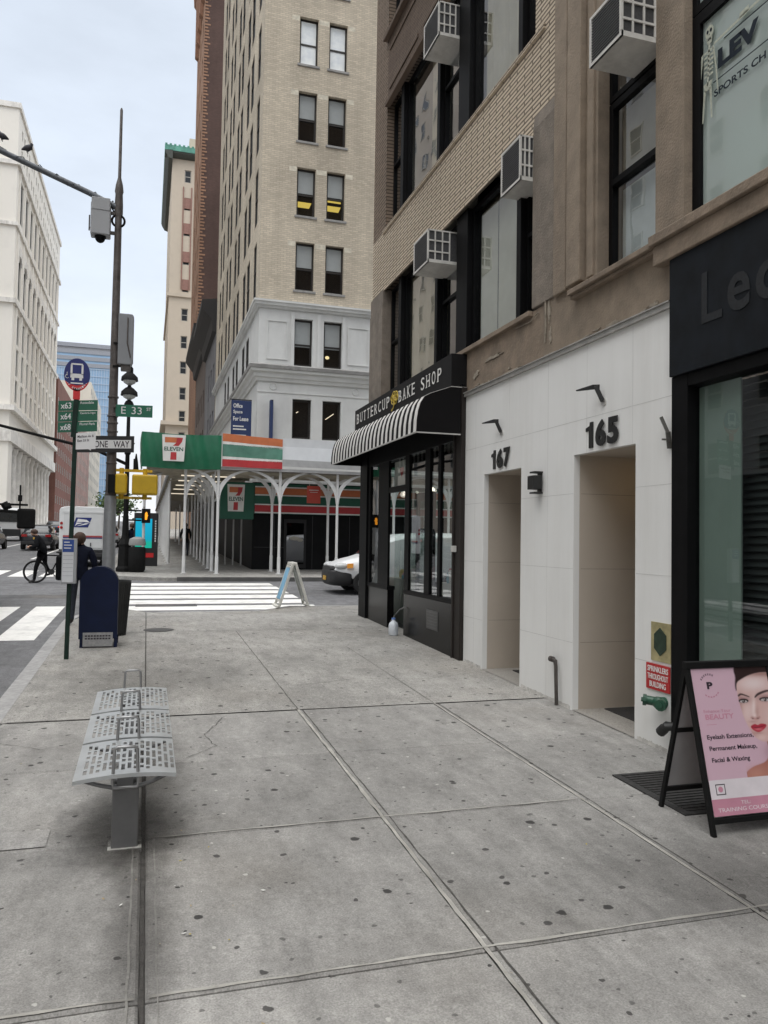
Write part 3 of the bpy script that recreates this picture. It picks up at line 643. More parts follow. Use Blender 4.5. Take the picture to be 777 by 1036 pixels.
for pts in ([(5.55,6.21),(5.575,6.2),(5.60,5.98),(5.585,5.97)], [(5.585,5.97),(5.60,5.96),(5.615,5.72),(5.60,5.72)], [(5.42,6.21),(5.44,6.22),(5.40,6.0),(5.385,6.0)], [(5.385,6.0),(5.40,6.0),(5.38,5.80),(5.365,5.8)],
            [(5.45,5.87),(5.475,5.87),(5.455,5.6),(5.44,5.6)], [(5.52,5.87),(5.545,5.87),(5.565,5.6),(5.55,5.6)], [(5.42,6.215),(5.42,6.235),(4.80,6.285),(4.80,6.262)], [(5.12,6.25),(5.12,6.29),(5.02,6.30),(5.02,6.255)]):
    b.prism(pts, fn, 0, .002)
b.build('skeleton', bone, lev)
b = MB(); fn2 = lambda u, v, d: (dx-.0045-d, u, v)
b.prism(el(5.497, 6.37, .013, .017), fn2, 0, .001); b.prism(el(5.455, 6.37, .013, .017), fn2, 0, .001); b.prism([(5.47,6.345),(5.482,6.345),(5.476,6.33)], fn2, 0, .001); b.box(dx-.006, 5.452, 6.292, dx-.005, 5.50, 6.298)
b.build('skull_hollows', ink, lev)
b = MB(); b.prism([(5.655,5.56),(5.655,6.55),(5.52,6.55),(5.52,5.72)], lambda u, v, d: (WX+.14+d, u, v), 0, .003); b.build('dark_backing', mat('decal_backing', (.06, .065, .045), .7), lev)

# --- white panelled entrance front
white = mat('white_panel', (.78, .78, .765), .45, var=.03, scale=1.2, bump=.05, bscale=60, stain=.30, stscale=1.1, stcol=(.56, .545, .51), stretch=(1, 1.6, .16))
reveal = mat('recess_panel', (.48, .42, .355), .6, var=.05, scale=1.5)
ent = thing('entrance_front', 'white panelled entrance front with two open doorways between the bakery and the dark shop', 'entrance front', (4.4, 8.1, .2))
EX = 4.40
D167 = (8.69, 9.80, 0, 2.875); D165 = (6.34, 7.45, 0, 2.905)
b = MB(); b.facade(FX(EX), 5.80, 10.46, -.05, 4.05, [(*D167[:2], -.06, 2.875, .07), (*D165[:2], -.06, 2.905, .07)], .07)
b.box(EX, 5.795, -.05, WX+.05, 5.80, 4.05)
b.build('panel_wall', white, ent)
b = MB(); sm = mat('panel_seam', (.56, .56, .545), .8)
for z in (3.27, 2.49, 1.68, .89):
    segs = [(5.81, 6.33), (7.46, 8.68), (9.81, 10.45)] if z < 2.9 else [(5.81, 10.45)]
    for a, c in segs: b.box(EX-.0012, a, z-.0025, EX+.01, c, z+.0025)
for y, z0, z1 in ((6.39, 2.91, 4.04), (7.20, 2.91, 4.04), (8.03, .2, 4.04), (9.04, 2.88, 4.04), (10.1, .25, 4.04)): b.box(EX-.0010, y-.002, z0, EX+.01, y+.002, z1)
b.build('panel_seam', sm, ent)
b = MB(); b.box(EX-.035, 5.80, 4.05, WX+.0, 10.46, 4.10); b.box(EX-.05, 5.80, 4.10, WX, 10.46, 4.112); b.build('cap_flashing', mat('zinc_flashing', (.38, .37, .35), .55, metal=.4, var=.2, scale=6, bump=.3), ent)
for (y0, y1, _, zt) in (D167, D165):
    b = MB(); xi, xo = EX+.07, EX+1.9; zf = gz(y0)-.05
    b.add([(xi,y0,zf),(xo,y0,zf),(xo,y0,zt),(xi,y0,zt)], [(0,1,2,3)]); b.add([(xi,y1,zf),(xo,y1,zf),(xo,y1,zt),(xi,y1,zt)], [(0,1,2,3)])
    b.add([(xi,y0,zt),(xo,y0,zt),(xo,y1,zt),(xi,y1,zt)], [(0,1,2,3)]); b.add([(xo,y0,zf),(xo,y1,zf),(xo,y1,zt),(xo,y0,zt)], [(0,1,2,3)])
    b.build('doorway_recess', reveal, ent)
    b = MB()
    for z in (2.49, 1.68, .89): b.box(xi+.02, y1-.0012, z-.003, xo, y1+.002, z+.003)
    b.box(xi+.9, y1-.0011, zf, xi+.906, y1+.002, zt); b.build('recess_seam', mat('recess_joint', (.30, .27, .23), .8), ent)
    b = MB(); b.add([(EX-.0,y0,gz(y0,.006)),(xo,y0,gz(y0,.006)),(xo,y1,gz(y1,.006)),(EX-.0,y1,gz(y1,.006))], [(0,1,2,3)]); b.build('threshold', mat('terrazzo', (.30, .285, .26), .5, var=.35, scale=70, spec=.4), ent)
    b = MB(); b.box(xo-.06, y0+.1, gz(y0,.02), xo-.01, y1-.1, zt-.35); d = b.build('door', blk, ent)
    b = MB(); b.box(xo-.075, y0+.2, gz(y0,.3), xo-.062, y1-.2, zt-.5); b.build('pane', sglass, d)
b = MB(); b.lathe([(.05, 0), (.05, .01)], (EX+.75, 6.9, 2.885), 14); b.build('ceiling_light', emit('warm_downlight', (1, .66, .22), 14), ent)
num = mat('number_black', (.010, .010, .010), .4)
def house_number(digits, y, z, h, pitch):
    for i, ch in enumerate(digits):
        yy = y-i*pitch; w = pitch*.86
        if ch == '1':
            q = MB(); q.prism([(yy-w*.42, z), (yy-w*.82, z), (yy-w*.82, z+h), (yy-w*.52, z+h), (yy-w*.48, z+h*.86), (yy-w*.10, z+h*.80), (yy-w*.10, z+h*.66), (yy-w*.42, z+h*.68)], lambda u, v, d: (EX-.012+d, u, v), 0, .012); q.build('house_number_digit', num, ent)
        else: text(ch, num, 'house_number_digit', ent, (EX-.012, yy-w*.02, z), UL, VL, w, h, .012, .045)
house_number('167', 9.57, 2.92, .25, .205); house_number('165', 7.22, 2.945, .27, .215)
# scuffs and splashes along the foot of the panels
sc_ = mat('foot_grime', (.56, .545, .515), .8, var=.3, scale=12); rq_ = random.Random(4)
for y0, y1 in ((5.86, 6.3), (7.5, 8.65), (9.85, 10.4)):
    b = MB(); n = 30; top = [(y0+(y1-y0)*i/n, gz(y0+(y1-y0)*i/n)+.03+abs(rq_.gauss(0, .009))) for i in range(n+1)]
    for (ya, za), (yb, zb) in zip(top, top[1:]): b.add([(EX-.0015, ya, gz(ya)-.03), (EX-.0015, yb, gz(yb)-.03), (EX-.0015, yb, zb), (EX-.0015, ya, za)], [(0,1,2,3)])
    b.build('foot_grime', sc_, ent)
# mats inside the doorways
for i, (y0, y1) in enumerate(((8.75, 9.6), (6.5, 7.40))):
    b = MB(); b.add([(4.76,y0,gz(y0,.016)),(5.9,y0,gz(y0,.016)),(5.9,y1,gz(y1,.016)),(4.76,y1,gz(y1,.016)),(4.76,y0,gz(y0,.004)),(5.9,y0,gz(y0,.004)),(5.9,y1,gz(y1,.004)),(4.76,y1,gz(y1,.004))], [(0,1,2,3),(0,4,5,1),(0,3,7,4),(2,6,7,3)])
    tag(b.build('door_mat', mat('rubber_mat', (.028, .027, .026), .9, var=.3, scale=40, bump=.6)), ['dark rubber mat in the narrower doorway next to the bakery', 'dark rubber mat in the doorway nearest the red sprinkler sign'][i], 'mat', 'doorway mats')
# angled wall lamps over the numbers
def wall_lamp(y, z, lab):
    t = thing('wall_lamp', lab, 'lamp', (EX, y, z), 'angled lamps over the doorways')
    b = MB(); b.tube((EX-.012, y, z), (EX, y, z), .042, n=18); b.build('mounting_plate', mat('brushed_steel', (.62, .61, .59), .35, metal=.8), t)
    b = MB(); b.bar((EX-.015, y, z+.005), (EX-.075, y+.035, z+.16), .03, .045); b.build('arm', num, t, bevel=.004)
    b = MB(); p = Vector((EX-.068, y+.03, z+.148)); q = Vector((EX-.17, y+.24, z+.145))
    b.add([p+Vector((.018,-.03,.026)), p+Vector((-.03,.018,.03)), p+Vector((-.03,.018,-.02)), p+Vector((.018,-.03,-.02)), q+Vector((.01,0,.006)), q+Vector((-.01,0,.006)), q+Vector((-.01,0,-.006)), q+Vector((.01,0,-.006))],
          [(0,1,2,3),(4,7,6,5),(0,4,5,1),(1,5,6,2),(2,6,7,3),(3,7,4,0)]); b.build('lamp_head', num, t)
wall_lamp(9.25, 3.38, 'black angled lamp over the doorway next to the bakery')
wall_lamp(6.88, 3.39, 'black angled lamp over the doorway closer to the dark shop')
t = thing('wall_sconce', 'small black box light on the white wall between the two doorways', 'light', (EX, 8.2, 2.62))
b = MB(); b.box(EX-.13, 8.12, 2.575, EX-.02, 8.28, 2.735); b.build('body', num, t, bevel=.006)
b = MB(); b.box(EX-.11, 8.14, 2.765, EX-.0, 8.26, 2.785); b.box(EX-.11, 8.14, 2.525, EX-.0, 8.26, 2.545); b.box(EX-.02, 8.16, 2.53, EX, 8.24, 2.78); b.build('louvre', num, t)
t = thing('vent_pipe', 'thin dark pipe with a capped elbow rising at the foot of the white wall', 'pipe', (EX-.05, 7.72, gz(7.72)))
b = MB(); b.path([(EX-.05, 7.70, gz(7.7)), (EX-.05, 7.72, .60), (EX-.05, 7.735, .655), (EX-.05, 7.79, .665)], [.02, .02, .024, .024], 10); b.build('pipe', mat('rusty_iron', (.055, .047, .042), .7, var=.4, scale=20), t, smooth=40)
b = MB(); b.tube((EX-.05, 7.78, .665), (EX-.05, 7.84, .665), .032, n=12); b.build('cap', MATS['rusty_iron'], t)
# brass plate, sprinkler sign, standpipe
t = thing('brass_plate', 'brass plate with a dark hexagon fixed above the red sprinkler sign', 'plaque', (EX, 5.95, 1.08))
b = MB(); b.box(EX-.008, 5.81, .915, EX-.001, 6.085, 1.26); b.build('plate', mat('tarnished_brass', (.50, .44, .24), .45, metal=.55, var=.25, scale=9), t)
b = MB(); b.prism([(5.95+.095*math.cos(R(90+60*i))*1.02, 1.09+.125*math.sin(R(90+60*i))) for i in range(6)], lambda u, v, d: (EX-.009-d, u, v), 0, .006); b.build('hexagon', mat('dark_green_bronze', (.035, .06, .04), .4, metal=.4, var=.3, scale=15), t)
t = thing('sprinkler_sign', 'red sign reading sprinklers throughout building over the standpipe', 'sign', (EX, 5.98, .77))
redm = mat('sign_red', (.45, .018, .02), .5, var=.08); whm = mat('sign_white', (.78, .77, .75), .6, var=.04)
b = MB(); b.box(EX-.012, 5.815, .655, EX-.002, 6.15, .885); b.build('board', redm, t)
for i, s in enumerate(('SPRINKLERS', 'THROUGHOUT', 'BUILDING')):
    text(s, whm, 'lettering', t, (EX-.014, 6.125-(.03 if i == 2 else 0), .815-.068*i), UL, VL, .29-(.06 if i == 2 else 0), .05, .002, .012)
t = thing('standpipe', 'green painted twin fire hose inlet at the foot of the white wall', 'standpipe', (EX, 5.9, .57))
grn = mat('green_iron', (.018, .075, .045), .4, var=.3, scale=14, bump=.2)
b = MB(); b.tube((EX, 5.9, .565), (EX-.05, 5.9, .565), .05, n=16); b.ell((EX-.06, 5.9, .565), .05, .08, .055); b.tube((EX-.06, 5.93, .57), (EX-.115, 6.0, .575), .04, n=14); b.tube((EX-.06, 5.86, .57), (EX-.115, 5.79, .57), .04, n=14); b.build('body', grn, t, smooth=40)
for q in ((EX-.115, 6.0, .575), (EX-.115, 5.79, .57)):
    d = Vector((-.13, .10 if q[1] > 5.9 else -.10, .01)).normalized(); p0 = Vector(q)
    b = MB(); b.tube(p0, p0+d*.03, .050, n=10); b.tube(p0+d*.03, p0+d*.045, .02, n=8); b.build('cap', grn, t)
b = MB(); b.path([(EX, 5.72, .40), (EX-.05, 5.72, .40), (EX-.085, 5.75, .40), (EX-.085, 5.80, .36)], [.035, .035, .042, .04], 12); b.tube((EX-.085, 5.79, .37), (EX-.085, 5.84, .33), .045, n=10)
tag(b.build('hose_valve', mat('black_iron', (.02, .02, .02), .5, var=.3), smooth=40), 'black iron hose valve low on the wall beneath the green standpipe', 'valve')
t = thing('bent_bracket', 'broken metal bracket sticking out at the edge of the white wall', 'bracket', (EX-.02, 5.82, 2.95))
b = MB(); gm = mat('galvanised', (.11, .105, .095), .5, metal=.6, var=.3, scale=25)
b.bar((EX-.015, 5.82, 2.80), (EX-.025, 5.83, 2.95), .04, .02); b.bar((EX-.025, 5.83, 2.94), (EX-.075, 5.86, 3.08), .05, .025); b.bar((EX-.02, 5.82, 2.88), (EX-.08, 5.84, 2.88), .015, .015); b.build('bracket', gm, t)
# cellar hatch / mat by the A-board
b = MB()
P = [(3.56, 5.42), (4.36, 5.42), (4.36, 4.55), (3.56, 4.55)]
b.add([(x, y, gz(y, .012)) for x, y in P]+[(x, y, gz(y, .0)) for x, y in P], [(0,1,2,3),(0,4,5,1),(1,5,6,2),(2,6,7,3),(3,7,4,0)])
for i in range(17):
    y = 4.60+i*.048; b.box(3.62, y, gz(y, .012), 4.32, y+.022, gz(y, .018))
tag(b.build('floor_grate', mat('worn_rubber', (.03, .029, .028), .8, var=.5, scale=30, bump=.5)), 'black ribbed mat lying on the pavement behind the beauty board', 'mat')

# --- dark shop on the right
shop = thing('dark_shopfront', 'black shopfront with a tall tinted window and an empty black fascia', 'shopfront', (4.4, 4, .1))
SX = 4.40
b = MB(); b.box(SX-.05, -4, 3.42, SX+.1, 5.785, 4.46); b.build('fascia', mat('fascia_black', (.005, .007, .010), .6, var=.5, scale=5, stain=.3, stscale=2, stcol=(.012,.014,.017), stretch=(1, 3, .4), spec=.2), shop, bevel=.006)
b = MB(); b.box(SX-.02, 5.58, -.05, SX+.16, 5.79, 3.42); b.box(SX-.015, -4, 3.31, SX+.14, 5.58, 3.415); b.box(SX-.01, -4, -.05, SX+.14, 5.58, .42); b.box(SX, 1.9, .42, SX+.14, 2.05, 3.31); b.build('frame', blk, shop, bevel=.005)
b = MB(); b.add([(SX+.07,2.05,.42),(SX+.07,5.58,.42),(SX+.07,5.58,3.31),(SX+.07,2.05,3.31)], [(0,1,2,3)]); b.add([(SX+.07,-4,.42),(SX+.07,1.9,.42),(SX+.07,1.9,3.31),(SX+.07,-4,3.31)], [(0,1,2,3)])
b.build('glass', glass('green_shop_glass', (.84, .90, .87), base=.0, gain=.9), shop)
b = MB(); b.box(SX+.10, 5.09, .43, SX+.115, 5.575, 3.30); b.build('inner_panel', mat('pale_panel', (.19, .235, .215), .7, var=.12, scale=1), shop)
b = MB()
for i in range(48): 
    z = .45+i*.061; b.add([(SX+.20,-4,z),(SX+.20,5.2,z),(SX+.23,5.2,z+.055),(SX+.23,-4,z+.055)], [(0,1,2,3)])
b.box(SX+.54, -4, .3, SX+.56, 5.7, 3.4)
b.build('roller_shutter', mat('dark_shutter', (.018, .021, .022), .5, spec=.3), shop)
gl = mat('ghost_letter', (.0075, .009, .0115), .75, var=.5, scale=30)
text('L', gl, 'fascia_letter', shop, (SX-.052, 5.36, 3.78), UL, VL, .24, .42, .003, .01); text('e', gl, 'fascia_letter', shop, (SX-.052, 5.06, 3.78), UL, VL, .24, .30, .003, .02); text('c', gl, 'fascia_letter', shop, (SX-.052, 4.76, 3.78), UL, VL, .24, .30, .003, .02)

# --- air conditioners hanging out of the upper windows
acw = mat('ac_enamel', (.60, .585, .55), .5, var=.12, scale=6, stain=.45, stscale=2.5, stcol=(.22, .2, .18)); acg = mat('ac_grille', (.05, .05, .052), .6, var=.3, scale=40)
def air_con(y0, y1, z0, z1, xo, lab, rust=False):
    t = thing('air_conditioner', lab, 'air conditioner', (4.6, (y0+y1)/2, z0), 'window air conditioners')
    b = MB(); e = .03
    b.box(xo, y0, z0, 4.62, y1, z0+.012)
    for y in (y0, y1-.012): b.box(xo+.0, y, z1-.02, 4.62, y+.012, z1); b.box(xo, y, z0+.012, 4.62, y+.012, z0+.05)
    b.box(xo+.02, y0+.012, z1-.014, 4.62, y1-.012, z1)
    for y in (y0, y1-e): b.box(xo-.004, y, z0, xo+.02, y+e, z1)
    b.box(xo-.004, y0+e, z0, xo+.02, y1-e, z0+e); b.box(xo-.004, y0+e, z1-e, xo+.02, y1-e, z1)
    b.box(xo+.22*(4.6-xo)+xo*0+.0, y0-.002, z0+.05, xo+.22*(4.6-xo)+.02, y0+.012, z1-.02) if False else None
    L_ = min(4.42, xo+.36)
    for i in range(4):
        x = xo+(L_-xo)*i/3; b.box(x-.008, y0-.002, z0+.05, x+.012, y0+.012, z1-.02)
    for i in range(1, 3):
        z = z0+(z1-z0)*i/3; b.box(xo, y0-.003, z-.01, L_, y0+.011, z+.012)
    b.build('casing', acw, t)
    b = MB(); b.box(xo+.012, y0+.016, z0+.014, 4.6, y1-.016, z1-.022); b.build('coil', acg, t)
    b = MB()
    n = int((z1-z0-2*e)/.028)
    for i in range(n): z = z0+e+.028*(i+.5); b.box(xo+.002, y0+e, z-.003, xo+.011, y1-e, z+.003)
    b.build('grille', mat('ac_fins', (.16, .16, .16), .5, metal=.4), t)
air_con(11.25, 11.92, 6.28, 6.80, 4.06, 'grey window air conditioner above the bakery sign, lowest of the four')
air_con(8.48, 9.02, 6.37, 6.93, 4.24, 'window air conditioner at the top of the window with vertical blinds')
air_con(11.12, 11.80, 9.82, 10.36, 4.14, 'highest window air conditioner, in the third floor window over the buff brick band')
air_con(6.08, 6.62, 6.62, 7.12, 4.05, 'big boxy window air conditioner jutting out beside the grey pilaster')
# ================================================================= bakery at the corner
bglass = glass('bakery_glass', (.86, .90, .88), base=.06, gain=1.1, wave=.03)
bak = thing('bakery_storefront', 'black framed corner bakery storefront with tall panes beneath the striped awning', 'shopfront', (4.36, 13.2, .3))
BX = 4.34
gloss = mat('gloss_black_panel', (.006, .0055, .0055), .24, var=.3, scale=3, spec=.16)
b = MB(); b.box(BX+.0, 10.47, -.05+gz(10.5), BX+.3, 10.70, 4.2); b.box(BX-.02, 10.70, gz(10.7)-.05, BX+.1, 10.76, 4.0); b.build('side_pilaster', mat('dark_brown_frame', (.020, .016, .014), .5, var=.2, spec=.25), bak, bevel=.006)
b = MB(); b.box(BX-.03, 15.42, gz(15.4)-.05, BX+.3, 15.95, 4.2); b.build('corner_post', blk, bak, bevel=.006)
b = MB()
for y0, y1 in ((10.76, 10.82), (11.30, 11.42), (11.78, 12.02), (12.82, 13.05), (14.02, 14.68), (15.28, 15.42)): b.box(BX+.005, y0, 1.10, BX+.05, y1, 3.55)
b.box(BX, 10.76, 1.03, BX+.16, 13.05, 1.10); b.box(BX, 14.02, 1.03, BX+.16, 15.42, 1.10); b.box(BX, 10.76, 3.45, BX+.16, 15.42, 4.2); b.box(BX+.01, 13.05, 2.85, BX+.1, 14.02, 2.95)
b.build('frame', blk, bak, bevel=.005)
b = MB(); b.box(BX+.01, 10.76, gz(10.7)-.05, BX+.14, 13.05, 1.03); b.box(BX+.01, 14.02, gz(14)-.05, BX+.14, 15.42, 1.03); b.build('kick_panel', gloss, bak, bevel=.004)
for y0, y1, z0, z1 in ((10.82, 11.30, 1.1, 3.45), (11.42, 11.78, 1.1, 3.45), (12.02, 12.82, 1.1, 3.45), (14.68, 15.28, 1.1, 3.45), (13.05, 14.02, 2.95, 3.45)):
    b = MB(); b.add([(BX+.035,y0,z0),(BX+.035,y1,z0),(BX+.035,y1,z1),(BX+.035,y0,z1)], [(0,1,2,3)]); b.build('pane', bglass, bak)
# recessed door
d = None
b = MB(); zf = gz(13.5); b.box(BX+.55, 13.07, zf, BX+.60, 13.17, 2.85); b.box(BX+.55, 13.90, zf, BX+.60, 14.0, 2.85); b.box(BX+.55, 13.17, 2.7, BX+.60, 13.9, 2.85); b.box(BX+.55, 13.17, zf, BX+.60, 13.9, zf+.25); d = b.build('door', blk, bak)
b = MB(); b.add([(BX+.575,13.17,zf+.25),(BX+.575,13.9,zf+.25),(BX+.575,13.9,2.7),(BX+.575,13.17,2.7)], [(0,1,2,3)]); b.build('pane', sglass, d)
b = MB(); b.tube((BX+.52, 13.25, 1.2), (BX+.52, 13.25, 1.75), .013); b.build('handle', mat('brushed_steel', (.62, .61, .59), .35, metal=.8), d)
b = MB(); b.add([(BX+.14,13.055,zf),(BX+.6,13.055,zf),(BX+.6,13.055,2.9),(BX+.14,13.055,2.9)], [(0,1,2,3)]); b.add([(BX+.14,14.015,zf),(BX+.6,14.015,zf),(BX+.6,14.015,2.9),(BX+.14,14.015,2.9)], [(0,1,2,3)]); b.build('door_return', sglass, bak)
b = MB()
for i in range(6): b.box(BX-.003, 11.37, .575+.047*i, BX+.012, 11.84, .575+.047*i+.02)
b.box(BX+.004, 11.35, .56, BX+.0075, 11.86, .86); b.build('vent', mat('vent_metal', (.12, .12, .12), .4, metal=.5), bak)
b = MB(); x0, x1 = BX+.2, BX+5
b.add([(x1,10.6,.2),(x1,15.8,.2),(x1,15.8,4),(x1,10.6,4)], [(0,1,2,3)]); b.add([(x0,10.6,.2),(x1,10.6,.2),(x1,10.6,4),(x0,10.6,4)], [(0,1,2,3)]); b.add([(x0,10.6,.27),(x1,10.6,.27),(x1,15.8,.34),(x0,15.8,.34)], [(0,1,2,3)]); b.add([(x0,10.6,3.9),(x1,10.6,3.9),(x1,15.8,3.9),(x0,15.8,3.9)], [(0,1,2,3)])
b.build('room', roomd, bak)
# the street-side corner pane on the north face lets daylight through
b = MB(); b.add([(BX+.3,15.85,1.1),(BX+4,15.85,1.1),(BX+4,15.85,3.45),(BX+.3,15.85,3.45)], [(0,1,2,3)]); b.build('north_pane', sglass, bak)
b = MB(); b.box(BX+.3, 15.8, .2, BX+5, 15.9, 1.08); b.box(BX+.3, 15.8, 3.46, BX+12, 15.9, 4.2); b.box(BX+4.0, 15.8, 1.08, BX+12, 15.9, 3.46); b.build('north_wall', blk, bak)
# display inside
b = MB(); b.box(BX+.5, 10.9, .3, BX+1.1, 12.7, 1.25); b.box(BX+.5, 14.3, .3, BX+1.0, 15.5, 1.2); b.build('display_counter', mat('counter_cream', (.62, .6, .55), .4), bak)
rd = random.Random(9); cols = [(.75,.73,.7), (.5,.12,.16), (.20,.42,.52), (.68,.55,.25), (.35,.5,.3), (.72,.5,.52), (.6,.6,.62)]
for k in range(26):
    b = MB(); y = rd.choice([rd.uniform(11, 12.7), rd.uniform(14.4, 15.3)]); x = BX+rd.uniform(.55, .95); s = rd.uniform(.05, .10); h = rd.uniform(.08, .24); z0 = 1.252 if y < 13 else 1.202
    b.lathe([(s*.8, 0), (s, .02), (s, h*.7), (s*.6, h)], (x, y, z0), 10)
    c = cols[k % 7]; b.build('display_cake', mat('cake_%d' % (k % 7), c, .5), bak)
b = MB(); b.box(BX+.10, 13.3, 2.98, BX+.13, 13.95, 3.42); b.build('hanging_board', mat('board_white', (.7, .69, .66), .6), bak)
b = MB(); fn = lambda u, v, d_: (BX+.098-d_, u, v)
hp = [(13.52+.11*(16*math.sin(t_)**3)/16, 3.22+.095*(13*math.cos(t_)-5*math.cos(2*t_)-2*math.cos(3*t_)-math.cos(4*t_))/14) for t_ in [2*math.pi*i/26 for i in range(26)]]
b.prism(hp, fn, 0, .004); b.build('heart', mat('heart_red', (.55, .04, .05), .5), bak)
for y in (11.5, 12.4, 15.0):
    b = MB(); b.ell((BX+1.2, y, 3.0), .09, .09, .07); b.build('pendant_lamp', emit('shop_bulb', (1, .9, .75), 4), bak)
b = MB(); b.path([(4.24, 13.1, gz(13.1, .02)), (4.20, 13.3, gz(13.3, .22)), (4.26, 13.0, gz(13, .45)), (4.33, 12.9, gz(13, .5))], .008, 6)
hose = b.build('hose', mat('hose_grey', (.22, .22, .21), .5), None, smooth=50); tag(hose, 'thin grey hose looping from the black kick panel to the plastic jug', 'hose')
b = MB(); b.box(4.300, 10.60, 1.80, 4.335, 10.74, 1.89)
tag(b.build('junction_box', mat('box_white', (.6, .59, .56), .5), None, bevel=.004), 'small white electrical box on the dark bakery pilaster', 'box')
# plastic jug on the pavement
t = thing('plastic_jug', 'translucent plastic jug standing on the pavement against the bakery kick panel', 'jug', (4.17, 13.05, gz(13.05)))
jm = mat('milky_plastic', (.66, .70, .74), .35, var=.06)
b = MB(); b.lathe([(.075, 0), (.085, .01), (.085, .17), (.07, .215), (.03, .25), (.028, .275)], (4.17, 13.05, gz(13.05)), 18); b.build('body', jm, t, smooth=50)
b = MB(); b.path([(4.17, 13.0, gz(13, .23)), (4.17, 12.955, gz(13, .24)), (4.17, 12.945, gz(13, .16)), (4.17, 12.97, gz(13, .12))], .011, 8); b.build('handle', jm, t, smooth=50)
b = MB(); b.lathe([(.033, .272), (.033, .30), (.03, .302)], (4.17, 13.05, gz(13.05)), 14); b.build('cap', mat('cap_blue', (.12, .22, .5), .4), t)
# fascia sign and awning
sg = thing('bakery_sign', 'black bakery sign board with white serif lettering above the striped awning', 'sign', (4.25, 13, 4.4))
b = MB(); b.box(4.18, 10.5, 4.20, 4.44, 15.98, 4.69); b.build('board', mat('sign_black', (.006, .0055, .006), .6, var=.3, spec=.2), sg, bevel=.005)
cr = mat('sign_cream', (.72, .71, .68), .5)
def serif(body, y0, w, z, h, parent, m):
    o = text(body, m, 'lettering', parent, (4.176, y0, z), UL, VL, w, h, .004, -.004); return o
def spread(body, ya, yb, z, h):
    """letter by letter, each with small serif feet, as the sign's roman capitals have"""
    n = len(body.replace(' ', '')); widths = {'I': .5, 'B': .9, 'E': .85, 'K': 1.0}
    tot = len(body); step = (ya-yb)/tot; b = MB()
    for i, ch in enumerate(body):
        if ch == ' ': continue
        y = ya-i*step; w = step*.62; text(ch, cr, 'lettering', sg, (4.176, y, z), UL, VL, w, h, .004, .0)
        for zz in (z, z+h-.012):
            if ch in 'TPR' and zz == z:
                c = y-w*(.5 if ch == 'T' else .12); b.box(4.170, c-.035, zz, 4.174, c+.035, zz+.012)
            elif ch in 'HKAU':
                if (ch == 'A' and zz > z) or (ch == 'U' and zz == z): continue
                for c in (y-w*.08, y-w*.92): b.box(4.170, c-.032, zz, 4.174, c+.032, zz+.012)
            elif ch in 'BE' : b.box(4.170, y-w*.3, zz, 4.174, y+.02, zz+.012)
    b.build('serif', cr, sg)
spread('BUTTERCUP', 15.80, 13.42, 4.385, .20); spread('BAKE', 12.96, 12.02, 4.375, .20); spread('SHOP', 11.80, 10.80, 4.37, .20)
b = MB(); fn = lambda u, v, d_: (4.178-d_, u, v)
for k in range(6):
    a = 2*math.pi*k/6+.2; b.path([(4.172, 13.2+.12*math.cos(a)+.085*math.cos(q), 4.50+.065*math.sin(a)+.055*math.sin(q)) for q in [2*math.pi*i/14 for i in range(14)]], .011, 5, closed=True)
b.path([(4.172, 13.2, 4.42), (4.172, 13.26, 4.33), (4.172, 13.36, 4.29)], .012, 5)
b.build('flower_emblem', mat('emblem_gold', (.55, .40, .06), .5), sg)
aw = thing('striped_awning', 'black and white striped rounded awning over the bakery windows', 'awning', (4.0, 13, 3.5))
XB, XF = 4.33, 3.65; prof = []
for i in range(11):
    a = math.pi/2*i/10; prof.append((XF+.28-.28*math.sin(a)*1.0, 3.80+.28*math.cos(a)))
prof = [(4.18, 4.19)]+[(3.93+.0, 4.10)]+prof[1:]+[(XF, 3.52)]
prof = [(4.20, 4.205), (3.98, 4.125), (3.86, 4.08), (3.77, 4.03), (3.712, 3.94), (3.676, 3.82), (3.656, 3.68), (3.65, 3.51)]
ns = 46; y0, y1 = 10.5, 15.85; b = MB()
for i in range(ns):
    a, c = y0+(y1-y0)*i/ns, y0+(y1-y0)*(i+1)/ns; b.slot(i % 2)
    for p, q in zip(prof, prof[1:]):
        b.add([(p[0], a, p[1]), (p[0], c, p[1]), (q[0], c, q[1]), (q[0], a, q[1])], [(0,1,2,3)])
cv = b.build('canopy', [mat('awning_white', (.66, .645, .62), .85, var=.08, scale=6), mat('awning_black', (.007, .0065, .007), .85, spec=.15)], aw)
sol = cv.modifiers.new('cloth', 'SOLIDIFY'); sol.thickness = .006; sol.offset = 1
endm = mat('awning_black', (.007, .0065, .007), .85)
for y in (10.494, 15.856): b = MB(); b.poly([(p[0], y, p[1]) for p in prof]+[(XB, y, 3.51), (XB, y, 4.20)]); b.build('end_panel', endm, aw)
b = MB(); al = mat('awning_trim', (.5, .49, .47), .5, metal=.3)
b.bar((XF, 10.49, 3.507), (XB, 10.49, 3.507), .02, .018); b.bar((XF-.004, 10.49, 3.507), (XF-.004, 15.86, 3.507), .018, .02)
b.build('trim', al, aw)
b = MB(); b.box(4.34, 10.5, 4.21, 4.38, 15.4, 4.235); b.box(4.17, 10.492, 4.195, 4.44, 10.499, 4.207); b.build('rear_rail', al, aw)
